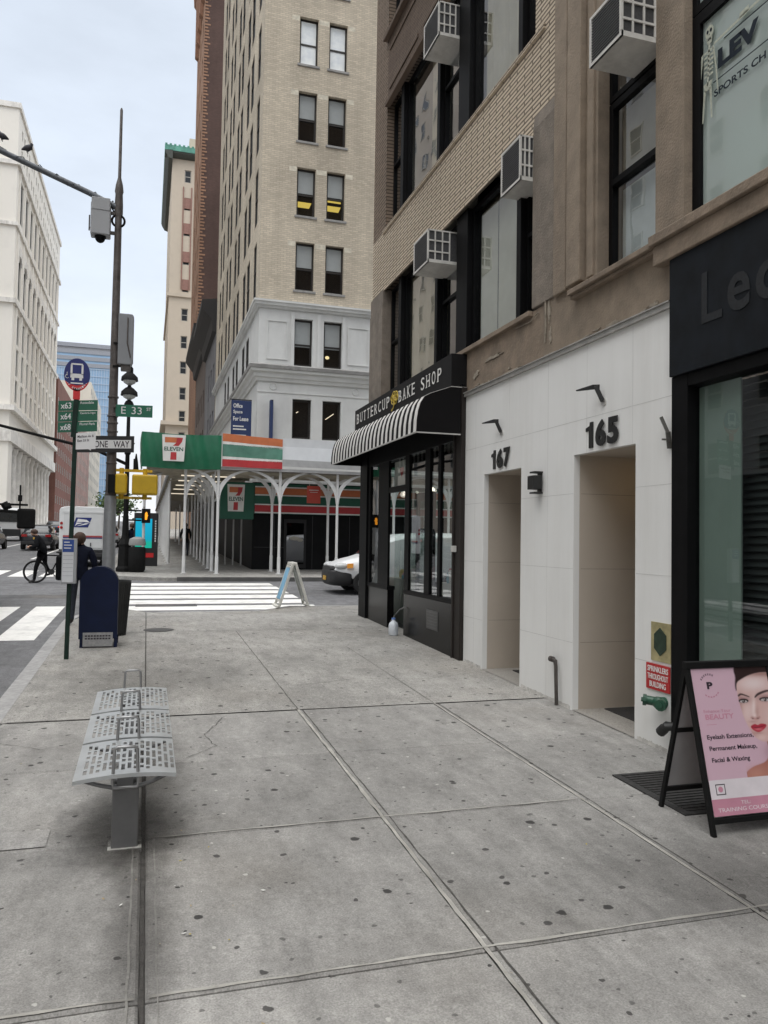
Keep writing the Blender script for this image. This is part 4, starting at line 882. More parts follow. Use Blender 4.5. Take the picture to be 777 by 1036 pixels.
# ================================================================= the corner building across the street
buff = brick('buff_brick', (.68, .60, .475), (.53, .465, .365), (.47, .415, .335), .24, .078, .012, stain=.34, bump=.3, stcol=(.30, .26, .21), vgrime=.5)
lime = mat('painted_stone', (.64, .645, .63), .75, var=.06, scale=1.2, stain=.35, stscale=.5, stcol=(.30, .30, .30), stretch=(1, 1, .4), bump=.15)
dirt = mat('sooty_stone', (.30, .295, .285), .85, var=.3, scale=3, stain=.5, stscale=1.5, stcol=(.10, .095, .09))
sashm = mat('bronze_sash', (.022, .019, .017), .5)
fglass = glass('far_glass', (.70, .73, .75), base=.03, gain=.8, wave=.03)
blind_or_reflection = mat('grey_blind', (.34, .36, .36), .8, var=.05); pane_s = mat('side_pane', (.018, .02, .022), .5, spec=.15); darkcore = mat('dark_interior', (.035, .034, .033), .95)
CX, CY = 4.1, 31.3
cor = thing('corner_building', 'buff brick corner building with a white stone base, narrow paired windows and two cornices', 'building', (CX, CY, .73))
rowsz = [(12.14, 14.14), (15.24, 17.25), (18.36, 20.45), (21.6, 23.6), (24.75, 26.75)]
fcols = [(5.55, 6.33), (6.80, 7.58)]
stonez = [(6.04, 7.66), (9.03, 10.97)]
fh = [(a, b_, z0, z1) for a, b_ in fcols for z0, z1 in rowsz]
scols = [(32.35, 33.3), (34.6, 35.7), (36.2, 37.3), (38.9, 40.0), (40.5, 41.6), (43.2, 44.3), (44.9, 46.0), (47.6, 48.7), (49.3, 50.4)]
srows = [(12.0+3.13*i, 14.35+3.13*i) for i in range(9)]
sh = [(a, b_, z0, z1) for a, b_ in scols for z0, z1 in srows]
YB2 = 52.2
b = MB(); b.facade(FY(CY), CX, 22, 11.55, 46, fh, .28); b.facade(FX(CX), CY, YB2, 11.55, 46, sh, .10); b.facade(lambda u, v, d: (u, YB2, v), CX, 22, 4, 46, [], 0); b.add([(CX,CY,46),(22,CY,46),(22,YB2,46),(CX,YB2,46)], [(0,1,2,3)])
b.build('brick_wall', buff, cor)
ss = [(a, b_, z0, z1) for a, b_ in scols[1:7] for z0, z1 in ((9.1, 10.9),)]
b = MB(); b.facade(FY(CY+.03), CX+.03, 22, 4.2, 11.55, [(a, b_, z0, z1) for a, b_ in fcols for z0, z1 in stonez], .28); b.facade(FX(CX+.03), CY+.03, YB2, 4.2, 11.55, ss, .28)
b.build('stone_base', lime, cor)
b = MB()
def corn(z, prof, mat_, name):
    """moulded course running round both street fronts: prof of (projection, dz)"""
    b = MB()
    pts = []
    for p, dz in prof: pts.append([(CX-p, YB2, z+dz), (CX-p, CY-p, z+dz), (22, CY-p, z+dz)])
    for q, r in zip(pts, pts[1:]):
        for i in range(2): b.add([q[i], q[i+1], r[i+1], r[i]], [(0,1,2,3)])
    b.build(name, mat_, cor)
corn(11.28, [(-.05, 0), (.05, 0), (.08, .08), (.16, .10), (.18, .20), (.22, .22), (.22, .30), (-.05, .36)], lime, 'upper_cornice')
corn(8.30, [(-.05, 0), (.04, 0), (.08, .12), (.14, .16), (.16, .30), (.28, .36), (.30, .46)], lime, 'lower_cornice')
corn(8.76, [(.28, 0), (.34, .01), (.36, .14), (.10, .24), (-.05, .25)], dirt, 'dirty_course')
b = MB()
for x0, x1 in ((4.45, 5.30), (7.82, 8.72), (9.0, 10.1)):
    z0, z1 = 9.22, 10.82
    for (p, q, r, s_) in ((x0, z0, x1, z0+.05), (x0, z1-.05, x1, z1), (x0, z0+.05, x0+.05, z1-.05), (x1-.05, z0+.05, x1, z1-.05)): b.box(p, CY-.005, q, r, CY+.04, s_)
for x in (5.50, 6.60, 7.66): b.box(x-.07, CY-.02, 9.0, x+.07, CY+.04, 11.2)
b.box(CX, CY-.0, 7.86, 22, CY+.04, 7.92)
b.build('panel_moulding', lime, cor)
for x in (4.75, 8.2):
    b = MB(); b.path([(x+.14*math.cos(2*math.pi*i/20), CY+.02, 8.12+.14*math.sin(2*math.pi*i/20)) for i in range(20)], .025, 6, closed=True); b.build('roundel', lime, cor, smooth=60)
for a, b_ in fcols:
    for z0, z1 in rowsz: b = MB(); b.box(a-.08, CY-.05, z0-.10, b_+.08, CY+.1, z0-.005); b.build('window_sill', dirt, cor, bevel=.01)
pale = mat('pale_lintel', (.62, .575, .47), .85, var=.25, scale=5)
for z0, z1 in rowsz:
    for a, c in ((5.22, 5.53), (6.36, 6.78), (7.6, 7.9)): b = MB(); b.box(a, CY-.004, z1-.20, c, CY+.05, z1+.0); b.build('lintel_block', pale, cor)
lit = emit('lit_ceiling', (1, .72, .15), .9); lit2 = emit('lit_tube', (1, .85, .6), 1.6)
for ci, (a, c) in enumerate(fcols):
    for ri, (z0, z1) in enumerate(stonez+rowsz):
        w, h = c-a, z1-z0; st = ri < 2
        wn = put_window(cor, win_proto(w, h, .075, .2, ri != 0, 0, sashm, fglass, railpos=.46), ((a+c)/2, CY+(.03 if st else 0), z0), 'y')
        if ri == 0:
            q = MB(); q.bar((-.12, .6, .95 if ci else 1.15), (.22 if ci else -.04, .6, 1.2), .05, .03); o = q.build('ceiling_tube', lit2, None); o.parent = wn
        elif ri == 5: put_blind_or_reflection(wn, w-.13, .10, h-.09, mat('sky_reflection', (.86, .92, .97), .4), .18)  # pale sheet before the pane, painted as the sky's reflection
        else:
            put_blind_or_reflection(wn, w-.13, h*(.50 if ri != 1 else .42), h-.085, blind_or_reflection, .185)
            if ri == 3:
                q = MB(); q.add([(-.30, .26, h*.22),(.18, .26, h*.22),(.28, .26, h*.34),(-.30, .26, h*.34)], [(0,1,2,3)]); q.build('lit_ceiling', lit, None).parent = wn
                if ci: q = MB(); q.add([(-.30, .26, h*.41),(.28, .26, h*.41),(.28, .26, h*.45),(-.30, .26, h*.45)], [(0,1,2,3)]); q.build('lit_ceiling', lit, None).parent = wn
            if ri == 1 and ci == 1:
                q = MB(); q.ell((-.12, .5, .55), .09, .05, .07); q.build('lit_lamp', emit('lit_lamp', (1, .8, .4), 1.5), None).parent = wn
for a, c in scols:
    for z0, z1 in srows:
        wn = put_window(cor, win_proto(c-a, z1-z0, .08, .06, True, 0, sashm, pane_s), (CX, (a+c)/2, z0), 'x')
for a, c, z0, z1 in ss: put_window(cor, win_proto(c-a, z1-z0, .08, .06, True, 0, sashm, pane_s), (CX+.03, (a+c)/2, z0), 'x')
b = MB(); b.box(CX+.75, CY+.9, 4.2, 21.5, YB2-.3, 45.5); b.build('interior', darkcore, cor)
# convenience store at its foot
dk = mat('dark_cladding', (.009, .009, .0095), .6, var=.25, scale=2, spec=.1); dk2 = mat('dark_cladding_trim', (.032, .032, .033), .5)
SG = mat('store_green', (.012, .095, .058), .55, var=.1, scale=2); SO = mat('store_orange', (.55, .16, .06), .55); SR = mat('store_red', (.45, .035, .04), .55); SW = mat('store_white', (.72, .71, .68), .6)
st = thing('convenience_store', 'dark convenience store front with green, orange and red sign band beneath the sidewalk shed', 'shopfront', (8, CY-.1, .72))
b = MB(); b.box(CX, CY-.08, .5, 22, CY+.02, 4.2); b.box(CX-.08, CY-.08, .5, CX, 52, 4.2); b.build('cladding', dk, st)
b = MB()
for x in (4.9, 6.45, 8.0, 9.6): b.box(x, CY-.09, .75, x+.02, CY-.075, 2.9)
b.box(4.1, CY-.092, 1.6, 5.4, CY-.078, 1.62); b.build('cladding_trim', dk2, st)
b = MB(); b.box(4.02, CY-.28, 2.95, 22, CY-.08, 4.15); b.build('sign_band', SG, st)
for nm, m, z0, z1 in (('orange_stripe', SO, 3.72, 3.98), ('red_stripe', SR, 3.02, 3.28)):
    b = MB(); b.box(4.08, CY-.287, z0, 22, CY-.281, z1); b.build(nm, m, st)
b = MB()
for z in (3.66, 3.985, 2.965, 3.285): b.box(4.08, CY-.288, z, 22, CY-.2815, z+.05)
b.build('white_stripe', SW, st)
b = MB(); b.box(2.72, CY-.42, 2.7, 4.02, CY-.05, 4.15); b.build('corner_sign_box', SG, st, bevel=.02)
def seven_logo(parent, x0, x1, z0, z1, y, pre='logo'):
    """the store's mark: a tapered white plate, an orange and red numeral and a green word"""
    W, H = x1-x0, z1-z0; P = lambda u, v: (x0+u*W, z0+v*H); fn = lambda a, c, d: (a, y-d, c)
    b = MB(); b.prism([P(0, 1), P(1, 1), P(.94, 0), P(.06, 0)], fn, 0, .006); b.build(pre+'_plate', SW, parent)
    b = MB(); b.prism([P(.12, .90), P(.62, .90), P(.60, .70), P(.12, .70)], fn, .0062, .010); b.build(pre+'_numeral_bar', SO, parent)
    b = MB(); b.prism([P(.62, .90), P(.88, .90), P(.84, .74), P(.70, .58), P(.46, .58), P(.60, .70)], fn, .0062, .010); b.build(pre+'_numeral_diagonal', SR, parent)
    b = MB(); b.prism([P(.38, .34), P(.62, .34), P(.62, .05), P(.36, .05)], fn, .0062, .010); b.build(pre+'_numeral_foot', SR, parent)
    text('ELEVEN', SG, pre+'_word', parent, (x0+W*.10, y-.0065, z0+H*.385), (1,0,0), (0,0,1), W*.80, H*.15, .003, .025)
seven_logo(st, 2.98, 3.66, 3.0, 4.06, CY-.422)
b = MB(); ex = MB()
for i, x in enumerate((2.95, 3.25, 3.55, 3.85)): ex.box(x-.03, CY+3-.3*i, .8, x+.03, CY+3.05-.3*i, 2.75)
ex.build('window_mullion', mat('pale_mullion', (.45, .44, .42), .6), st)
b = MB(); b.box(5.30, CY-.11, .78, 6.2, CY-.085, 2.75); dr = b.build('door', mat('door_black', (.012, .012, .013), .3), st)
b = MB(); b.add([(5.4,CY-.112,.95),(6.1,CY-.112,.95),(6.1,CY-.112,2.6),(5.4,CY-.112,2.6)], [(0,1,2,3)]); b.build('pane', glass('door_glass', (.15, .16, .17), base=.12, gain=1), dr)
b = MB(); b.ell((5.72, CY-.13, 1.98), .22, .015, .08); b.ell((5.95, CY-.13, 1.92), .12, .014, .07); b.build('sticker', mat('sticker_grey', (.35, .33, .28), .6), dr)
rs = thing('red_hanging_sign', 'small red sign hung beneath the shed in front of the store stripes', 'sign', (6.32, 30.3, 3.4))
b = MB(); b.box(6.02, 30.28, 3.38, 6.56, 30.32, 4.06); b.build('board', mat('coral_red', (.60, .09, .06), .5), rs)
b = MB(); b.box(6.10, 30.274, 3.88, 6.48, 30.279, 3.91); b.box(6.14, 30.274, 3.80, 6.44, 30.279, 3.82); b.bar((6.12, 30.3, 4.06), (6.12, 30.3, 4.42), .01, .01); b.bar((6.46, 30.3, 4.06), (6.46, 30.3, 4.42), .01, .01); b.build('stripe_and_hanger', SW, rs)
# blue banners on the stone base
nav = mat('banner_navy', (.018, .035, .11), .7, var=.1); 
def banner(x, y, lab, frontal):
    t = thing('lease_banner', lab, 'banner', (x, y, 6))
    b = MB()
    if frontal: b.box(x-.40, y-.012, 5.6, x+.40, y+.012, 7.44)
    else: b.box(x-.05, y-.30, 5.7, x+.06, y+.02, 7.5)
    b.build('cloth', nav, t)
    b = MB(); b.tube((x+(.4 if frontal else .02), y, 7.47), (x-.45 if frontal else x+.02, y-(0 if frontal else .35), 7.47), .02); b.build('rod', blk, t)
    if frontal:
        for i, s in enumerate(('Office', 'Space', 'For Lease')): text(s, SW, 'lettering', t, (x-.32, y-.0125, 7.14-.26*i), (1,0,0), (0,0,1), (.36, .36, .60)[i], .17, .003, .02)
        b = MB()
        for z in (6.38, 6.26, 6.02, 5.9, 5.8): b.box(x-.32, y-.016, z, x+(.1 if z > 6.3 else .2), y-.0125, z+.05)
        b.build('small_print', SW, t)
banner(3.50, CY-.02, 'navy lease banner facing the avenue, with white lettering, left of the stone corner', True)
banner(4.66, CY-.04, 'narrow navy banner seen edge-on against the white stone base', False)
# ================================================================= sidewalk shed
shed = thing('sidewalk_shed', 'white sidewalk shed on slender posts with curved braces round the corner building', 'sidewalk shed', (3, 29.5, .7))
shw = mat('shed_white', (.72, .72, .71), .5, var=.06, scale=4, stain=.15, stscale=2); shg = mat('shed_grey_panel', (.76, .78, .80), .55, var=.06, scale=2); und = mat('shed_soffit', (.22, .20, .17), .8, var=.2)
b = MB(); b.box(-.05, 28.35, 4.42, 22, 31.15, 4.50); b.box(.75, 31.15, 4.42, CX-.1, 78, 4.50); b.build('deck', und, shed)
b = MB(); b.box(4.68, 28.24, 4.72, 22, 28.34, 5.32); b.box(-.05, 28.32, 4.52, .0, 31.1, 5.5); b.build('parapet', shg, shed)
b = MB(); b.box(4.68, 28.25, 5.32, 22, 28.33, 5.62); b.build('parapet_top', mat('shed_pale_top', (.64, .655, .67), .55, var=.06), shed)
b = MB(); b.box(-.05, 28.26, 4.40, 22, 28.36, 4.50); b.bar((4.68, 28.2, 4.72), (22, 28.2, 4.56), .03, .25); b.box(.70, 31.1, 4.38, .78, 52, 4.5); b.build('edge_beam', mat('shed_edge', (.40, .40, .40), .6), shed)
b = MB()
for y in [29.2+1.5*i for i in range(16)]: b.box(.8 if y > 31.2 else -.02, y, 4.30, 4.0 if y > 31.2 else 22, y+.06, 4.42)
b.build('joist', mat('joist_tan', (.42, .38, .30), .7), shed)
b = MB()
for y in (30.2, 33, 36, 39, 43): b.box(1.2, y, 4.26, 3.2, y+.06, 4.30)
b.build('shed_lamp_strip', emit('shed_lamp', (1, .88, .68), .9), shed)
def post(x, y, dirs):
    z0 = gz(y); b = MB(); b.tube((x, y, z0+.02), (x, y, 4.4), .05, n=12); b.tube((x, y, z0), (x, y, z0+.62), .062, n=12); b.box(x-.1, y-.1, z0, x+.1, y+.1, z0+.018)
    p = b.build('post', shw, shed, smooth=40)
    for dx_, dy_ in dirs:
        n = 12; A, B = [], []
        for i in range(n+1):
            t_ = i/n; a = t_*math.pi/2
            r = .06+1.12*(1-math.cos(a)); h = 3.30+1.08*math.sin(a)
            wd = .20*(1-t_)+.035
            A.append((r, h)); B.append((max(.05, r-wd*.55), min(4.40, h+wd*.75)))
        out = A+B[::-1]
        e = 1.0
        b = MB(); nx, ny = -dy_, dx_
        b.prism(out, lambda u, v, d: (x+dx_*u+nx*d, y+dy_*u+ny*d, v), -.022, .022)
        o = b.build('brace', shw, p)
for x in (2.43, 4.66, 6.82, 9.05, 11.3): post(x, 28.5, [(1,0), (-1,0)])
for x in (4.60, 6.80, 9.05): post(x, 29.95, [(1,0), (-1,0)])
post(1.3, 28.8, [(1,0)]); post(-.1, 30.1, [(.7,.7)])
for y in (29.9, 31.6, 33.7, 36, 38.5, 41, 44): post(2.36, y, [(0,1), (0,-1), (-1,0)] if y < 37 else [(0,1)])
for y in (34.6, 36.4, 38.4, 40.6, 43, 46, 49, 53, 58, 64, 71): post(.92, y, [(0,1), (0,-1)] if y < 45 else [])
for y in (48, 53, 60, 68): post(2.36, y, [])
# vinyl banners on the parapet
vg = mat('vinyl_green', (.012, .125, .062), .38, var=.12, scale=2.5, spec=.5)
bn = thing('store_banner', 'green vinyl banner with a store logo wrapped round the shed corner', 'banner', (1, 28.2, 4.9))
b = MB(); nx = 44; vs = []
for i in range(nx+1):
    t_ = i/nx; s_ = t_*3.6
    for j in range(7):
        v = j/6; x = -.22+max(0, s_-.9); y = 28.20 if s_ > .9 else 28.20+ (.9-s_)*2.6
        if s_ < 1.25 and s_ > .9: y = 28.20
        bul = .05*math.sin(v*math.pi)+.02*math.sin(s_*7+v*3)+.012*math.sin(s_*19+v*5)
        vs.append((x+(-bul if s_ < .9 else 0), y-(bul if s_ >= .9 else 0), 4.36+1.22*v+.02*math.sin(s_*2.1)))
b.add(vs, [(i*7+j, (i+1)*7+j, (i+1)*7+j+1, i*7+j+1) for i in range(nx) for j in range(6)])
b.build('vinyl', vg, bn, smooth=70)
seven_logo(bn, .44, 1.24, 4.60, 5.52, 28.07)
bs = thing('striped_banner', 'orange, white, green and red striped banner on the shed parapet', 'banner', (3.6, 28.2, 4.9))
for nm, m, z0, z1 in (('orange_stripe', SO, 5.40, 5.68), ('white_stripe', SW, 5.30, 5.40), ('green_stripe', mat('vinyl_pale_green', (.10, .24, .18), .4, var=.3, scale=1.5), 4.86, 5.30), ('white_stripe', SW, 4.76, 4.86), ('red_stripe', SR, 4.50, 4.76)):
    b = MB(); vs = []; n = 16
    for i in range(n+1):
        t_ = i/n; x = 2.52+2.15*t_; y = 28.19-.018*math.sin(t_*9)-.01*math.sin(t_*23); dz = -.13*t_*(z0-4.4)/1.2
        vs += [(x, y, z0+dz), (x, y, z1+dz)]
    b.add(vs, [(2*i, 2*i+2, 2*i+3, 2*i+1) for i in range(n)]); o = b.build(nm, m, bs, smooth=60)
# ================================================================= buildings farther up the avenue, right side
gbr = mat('grey_house_front', (.19, .19, .20), .8, var=.2, scale=.5, stain=.3); obrk = brick('orange_brick', (.44, .245, .15), (.34, .185, .115), (.22, .15, .11), .24, .08, .012, stain=.2, bump=.2); dbrk = brick('plum_brick', (.125, .075, .062), (.10, .06, .05), (.07, .05, .045), .24, .08, .012, stain=.2, bump=.2)
dcor = mat('dark_cornice', (.022, .02, .02), .7); tan = mat('tan_stone', (.56, .48, .385), .85, var=.08, scale=.3, stain=.25, stscale=.3); pane_d = mat('dark_pane', (.03, .033, .037), .3, spec=.3); fr_l = mat('pale_frame', (.4, .38, .34), .6)
def lowrise(y0, y1, h, name, lab, m, cz):
    t = thing(name, lab, 'building', (CX, (y0+y1)/2, gz(y0)))
    hol = [(y, y+1.0, z, z+1.9) for y in [y0+1.2+2.1*i for i in range(int((y1-y0-1.5)/2.1))] for z in (5.5, 8.7, 11.9)]
    b = MB(); b.facade(FX(CX), y0, y1, gz(y0)-.2, h, hol, .25); b.facade(lambda u, v, d: (u, y0+.01, v), CX, 20, 0, h, [], 0); b.add([(CX,y0,h),(20,y0,h),(20,y1,h),(CX,y1,h)], [(0,1,2,3)]); b.build('wall', m, t)
    for a, c, z0, z1 in hol: put_window(t, win_proto(c-a, z1-z0, .08, .2, True, 0, sashm, pane_d), (CX, (a+c)/2, z0), 'x')
    b = MB(); prof = [(0, h-2.0), (-.25, h-1.9), (-.35, h-1.2), (-.8, h-.6), (-.98, h-.3), (-.98, h+.1), (0, h+.25)]
    b.prism([(CX+p, z) for p, z in prof], lambda u, v, d: (u, d, v), y0+.1, y1); b.build('cornice', dcor, t)
lowrise(52.3, 62, 17.6, 'grey_rowhouse', 'narrow grey house front with a dark projecting cornice beside the corner building', gbr, 0)
lowrise(62.1, 74.8, 18.6, 'brown_rowhouse', 'narrow house with a dark cornice standing against the tall brick tower', mat('brown_house_front', (.14, .11, .095), .8, var=.2, scale=.5), 0)
tw = thing('brick_tower', 'tall orange and plum brick tower rising past the top of the picture', 'building', (CX, 75, 1.7))
th = [(y, y+1.2, z, z+2) for y in [77+3.4*i for i in range(3)] for z in [22+3.6*i for i in range(12)]]
b = MB(); b.facade(FX(CX), 75, 88, 1.5, 76, th, .3); b.build('street_wall', obrk, tw)
b = MB(); b.facade(FY(75), CX, 24, 1.5, 76, [], 0); b.add([(CX,75,76),(24,75,76),(24,88,76),(CX,88,76)], [(0,1,2,3)]); b.build('side_wall', dbrk, tw)
b = MB()
for i in range(240): 
    z = 2+.31*i; b.box(CX-.02, 74.97, z, CX+(.25 if i % 2 else .42)+.06*((i*7) % 3), 74.995, z+.155)
b.build('quoin', obrk, tw)
b = MB(); b.prism([(CX-.02, 60.5), (CX-.5, 61.2), (CX-.55, 62), (CX-1.1, 63), (CX-1.1, 63.6), (CX-.02, 64)], lambda u, v, d: (u, d, v), 75, 88)
for i in range(5): b.prism([(CX-.02, 54), (CX-.35, 54.3), (CX-.35, 60.6), (CX-.02, 60.6)], lambda u, v, d: (u, d, v), 76+2.4*i, 76.7+2.4*i)
b.build('cornice', mat('terracotta', (.30, .16, .10), .8, var=.2), tw)
for a, c, z0, z1 in th: put_window(tw, win_proto(c-a, z1-z0, .1, .2, True, 0, sashm, pane_d), (CX, (a+c)/2, z0), 'x')
tn = thing('tan_tower', 'slim tan stone tower with a green copper cornice farther up the avenue', 'building', (2.9, 150, 3.5))
zr = [71.3, 66.0, 61.1, 55.6, 50.4, 44.9, 39.7, 34.9, 30.0, 25.6, 21.6]
th = [(5.2, 6.4, z-2.4, z) for z in zr]+[(8.2, 9.4, z-2.4, z) for z in zr]+[(11.2, 12.4, z-2.4, z) for z in zr]
b = MB(); b.facade(FY(150), 2.9, 26, 3, 74.5, th, .35); b.facade(FX(2.9), 150, 185, 3, 74.5, [(y, y+1.4, z-2.4, z) for y in [153+4.2*i for i in range(7)] for z in zr], .35); b.add([(2.9,150,74.5),(26,150,74.5),(26,185,74.5),(2.9,185,74.5)], [(0,1,2,3)]); b.build('wall', tan, tn)
for a, c, z0, z1 in th: put_window(tn, win_proto(c-a, z1-z0, .14, .25, True, 0, fr_l, pane_d), ((a+c)/2, 150, z0), 'y')
for y in [153+4.2*i for i in range(7)]:
    for z in zr[:9]: put_window(tn, win_proto(1.4, 2.4, .14, .25, True, 0, fr_l, pane_d), (2.9, y+.7, z-2.4), 'x')
b = MB()
for z, p in ((47.0, .35), (22.8, .9), (18.5, .5)): b.box(2.9-p, 150-p, z, 26, 185, z+.7)
b.build('belt_course', tan, tn)
b = MB(); b.box(4.95, 149.8, 48.5, 5.15, 150.1, 68); b.box(6.45, 149.8, 48.5, 6.65, 150.1, 68)
for z in (68.4, 63.6, 58.2, 52.9): b.box(5.2, 149.9, z-2.2-2.3, 6.4, 150.05, z-2.5)
b.build('window_surround', mat('red_spandrel', (.28, .15, .12), .8), tn)
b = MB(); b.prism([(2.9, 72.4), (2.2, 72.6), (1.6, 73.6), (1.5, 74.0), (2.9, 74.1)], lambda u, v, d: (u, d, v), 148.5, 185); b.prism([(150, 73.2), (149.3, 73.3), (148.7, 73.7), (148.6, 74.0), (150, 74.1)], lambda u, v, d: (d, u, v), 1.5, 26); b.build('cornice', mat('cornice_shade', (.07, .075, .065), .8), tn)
b = MB(); b.box(1.45, 148.5, 74.0, 26, 185, 75.0)
for i in range(14): b.box(1.5+.8*i, 148.45, 75.0, 1.9+.8*i, 148.9, 75.25)
b.build('copper_gutter', mat('copper_green', (.10, .30, .23), .7, var=.3, scale=1), tn)
b = MB(); b.box(6, 152, 74.8, 10, 158, 78.5); b.build('roof_house', tan, tn)
# left side of the avenue
wst = mat('white_stone', (.80, .76, .69), .85, var=.08, scale=.25, stain=.18, stscale=.25, stcol=(.4, .37, .33)); wst2 = mat('white_stone_carved', (.76, .73, .68), .85, var=.15, scale=.8, stain=.6, stscale=.9, stcol=(.26, .235, .20), stretch=(1, 1, .25))
LX = -22.5
ds = thing('stone_department_store', 'massive pale stone corner block with a giant column order and arcaded upper floors', 'building', (LX, 143, 3.2))
by = [148.5+6.0*i for i in range(10)]
rows = [(25, 28.9, 3.7), (29.6, 34.4, 3.7), (35.1, 40.2, 3.7), (43, 50.8, 3.4), (56.3, 63.6, 3.6)]
hl = [(y-w/2, y+w/2, z0, z1) for y in by for z0, z1, w in rows]
hl2 = [(y+s-.55, y+s+.55, z0, z1) for y in by for s in (-1.3, 1.3) for z0, z1 in ((67.2, 69.0), (70.8, 72.4))]
b = MB(); b.facade(FXL(LX), 143, 209, 18, 75, hl+hl2, .35); b.facade(FY(143), -70, LX, 2, 75, [(-30-6*i, -27.6-6*i, z0, z1) for i in range(5) for z0, z1, w in rows], .8); b.add([(LX,143,75),(-70,143,75),(-70,209,75),(LX,209,75)], [(0,1,2,3)])
b.facade(lambda u, v, d: (LX-3.0, u, v), 143, 209, 2, 18, [(y-1.6, y+1.6, 5, 15) for y in by], .5)
b.facade(FXL(LX), 143, 147, 2, 18, [], 0); b.facade(lambda u, v, d: (u, 147, v), LX-3, LX, 2, 18, [], 0)
b.build('wall', wst, ds)
wp = {}
for y in by:
    for z0, z1, w in rows: put_window(ds, win_proto(w, z1-z0, .18, .28, z1-z0 > 5, 1, mat('store_window_frame', (.05, .05, .048), .6), pane_s), (LX, y, z0), 'X')
b = MB()
for y0 in by:
    for s in (-1.3, 1.3):
        for z0, z1 in ((67.2, 69.0), (70.8, 72.4)): b.add([(LX-.2, y0+s-.55, z0), (LX-.2, y0+s+.55, z0), (LX-.2, y0+s+.55, z1), (LX-.2, y0+s-.55, z1)], [(0,1,2,3)])
    b.add([(LX-3.4, y0-1.6, 5), (LX-3.4, y0+1.6, 5), (LX-3.4, y0+1.6, 15), (LX-3.4, y0-1.6, 15)], [(0,1,2,3)])
b.build('attic_panes', pane_s, ds)
b = MB()
for z, p, h in ((17.6, .4, 2.2), (22.8, .8, .9), (41.0, .45, .8), (54.2, .35, .6), (64.6, .45, .7), (74.4, .3, .9)):
    b.box(-70, 143-p, z, LX+p, 209.3, z+h)
b.build('cornice', wst2, ds)
b = MB()
for y in [145.6+6.0*i for i in range(11)]:
    b.box(LX-.1, y-.55, 24, LX+.28, y+.55, 40.8); b.box(LX-.1, y-.45, 55.2, LX+.2, y+.45, 64.4); b.box(LX-.1, y-.6, 42.0, LX+.2, y+.6, 53.8)
b.build('pilaster', wst, ds)
b = MB()
for y in by:
    pts = [(y-2.1, 50.2), (y-1.55, 50.2)]+[(y-1.5*math.cos(a), 49.2+1.5*math.sin(a)) for a in [math.pi*i/8 for i in range(9)]]+[(y+1.55, 50.2), (y+2.1, 50.2), (y+2.1, 52), (y-2.1, 52)]
    b.prism(pts, lambda u, v, d: (LX-.1+d, u, v), 0, .3)
b.build('arch', wst2, ds)
for i, y in enumerate([149.5+5.5*k for k in range(11)]):
    b = MB(); b.lathe([(1.1, 0), (1.1, .6), (.85, .9), (.85, 6), (.75, 12.6), (1.0, 13.2), (1.1, 13.9)], (LX-1.2, y, 3.6), 14); b.build('column', wst2, ds, smooth=40)
def plainblock(name, lab, x0, x1, y0, y1, z1, m, wm, dz=3.6, dy=3.2, side='X', ww=1.3, wh=2.0, front=True):
    t = thing(name, lab, 'building', ((x0+x1)/2, y0, gz(min(y0, 420))))
    xf = x1 if side == 'X' else x0; mp = FXL(x1) if side == 'X' else FX(x0)
    b = MB(); b.facade(mp, y0, y1, 0, z1, [], 0); b.facade(FY(y0), x0, x1, 0, z1, [], 0); b.add([(x0,y0,z1),(x1,y0,z1),(x1,y1,z1),(x0,y1,z1)], [(0,1,2,3)]); b.build('wall', m, t)
    ny = int((y1-y0-1)/dy); nz = int((z1-6)/dz); cnt = 0
    pr = win_proto(ww, wh, .1, -.03, True, 0, fr_l, wm)
    for i in range(ny):
        for k in range(nz):
            cnt += 1
            if cnt > 95: break
            put_window(t, pr, (xf, y0+1.6+dy*i, 6+dz*k), side, pane=True)
    return t
plainblock('red_brick_block', 'dark red brick block beyond the stone store, under the glass tower', -50, LX, 214, 262, 42.5, brick('far_red_brick', (.24, .11, .085), (.20, .09, .07), (.2, .12, .1), .3, .1, .01, bump=0), pane_d, 4.2, 5)
plainblock('pale_red_block', 'paler weathered brick block behind the bus stop sign', -50, LX, 264, 330, 41, mat('faded_brick', (.34, .22, .19), .9, var=.3, scale=.2), pane_d, 4.2, 6)
plainblock('cream_tower', 'cream tower with a white top far up the avenue beside the traffic pole', -50, LX-1, 345, 420, 66, mat('cream_wall', (.58, .54, .46), .9, var=.1, scale=.1), pane_d, 5, 9, ww=2.5, wh=2.4)
plainblock('distant_right_block', 'hazy grey block far up the avenue behind the street lamp', 4, 30, 300, 380, 34, mat('far_grey', (.45, .46, .48), .9, var=.1, scale=.1), pane_d, 5, 12, side='x', ww=2, wh=2)
gt = thing('glass_tower', 'pale blue glass tower with grey bands at its top closing the avenue', 'building', (-45, 500, 9.8))
b = MB(); b.box(-75, 500, 5, -22, 540, 113); b.build('glass_wall', mat('blue_curtain_wall', (.28, .42, .58), .35, var=.1, scale=.08), gt)
b = MB()
for i in range(22): b.box(-75.2, 499.7, 10+4.4*i, -21.8, 500.1, 10.5+4.4*i)
b.build('spandrel', mat('blue_spandrel', (.36, .46, .58), .5), gt)
b = MB()
for i in range(36): b.box(-75+1.5*i, 499.6, 8, -74.75+1.5*i, 500.2, 103)
b.build('mullion', mat('blue_mullion', (.42, .5, .6), .5), gt)
b = MB()
for z in (103.5, 107.5, 111.5, 115.5): b.box(-75.4, 499.5, z, -21.6, 540.4, z+2.4)
b.build('grey_band', mat('grey_band', (.27, .28, .31), .6), gt)
b = MB(); b.box(-74, 501, 113, -23, 539, 117.5); b.build('plant_room', mat('plant_room', (.5, .5, .52), .7), gt)
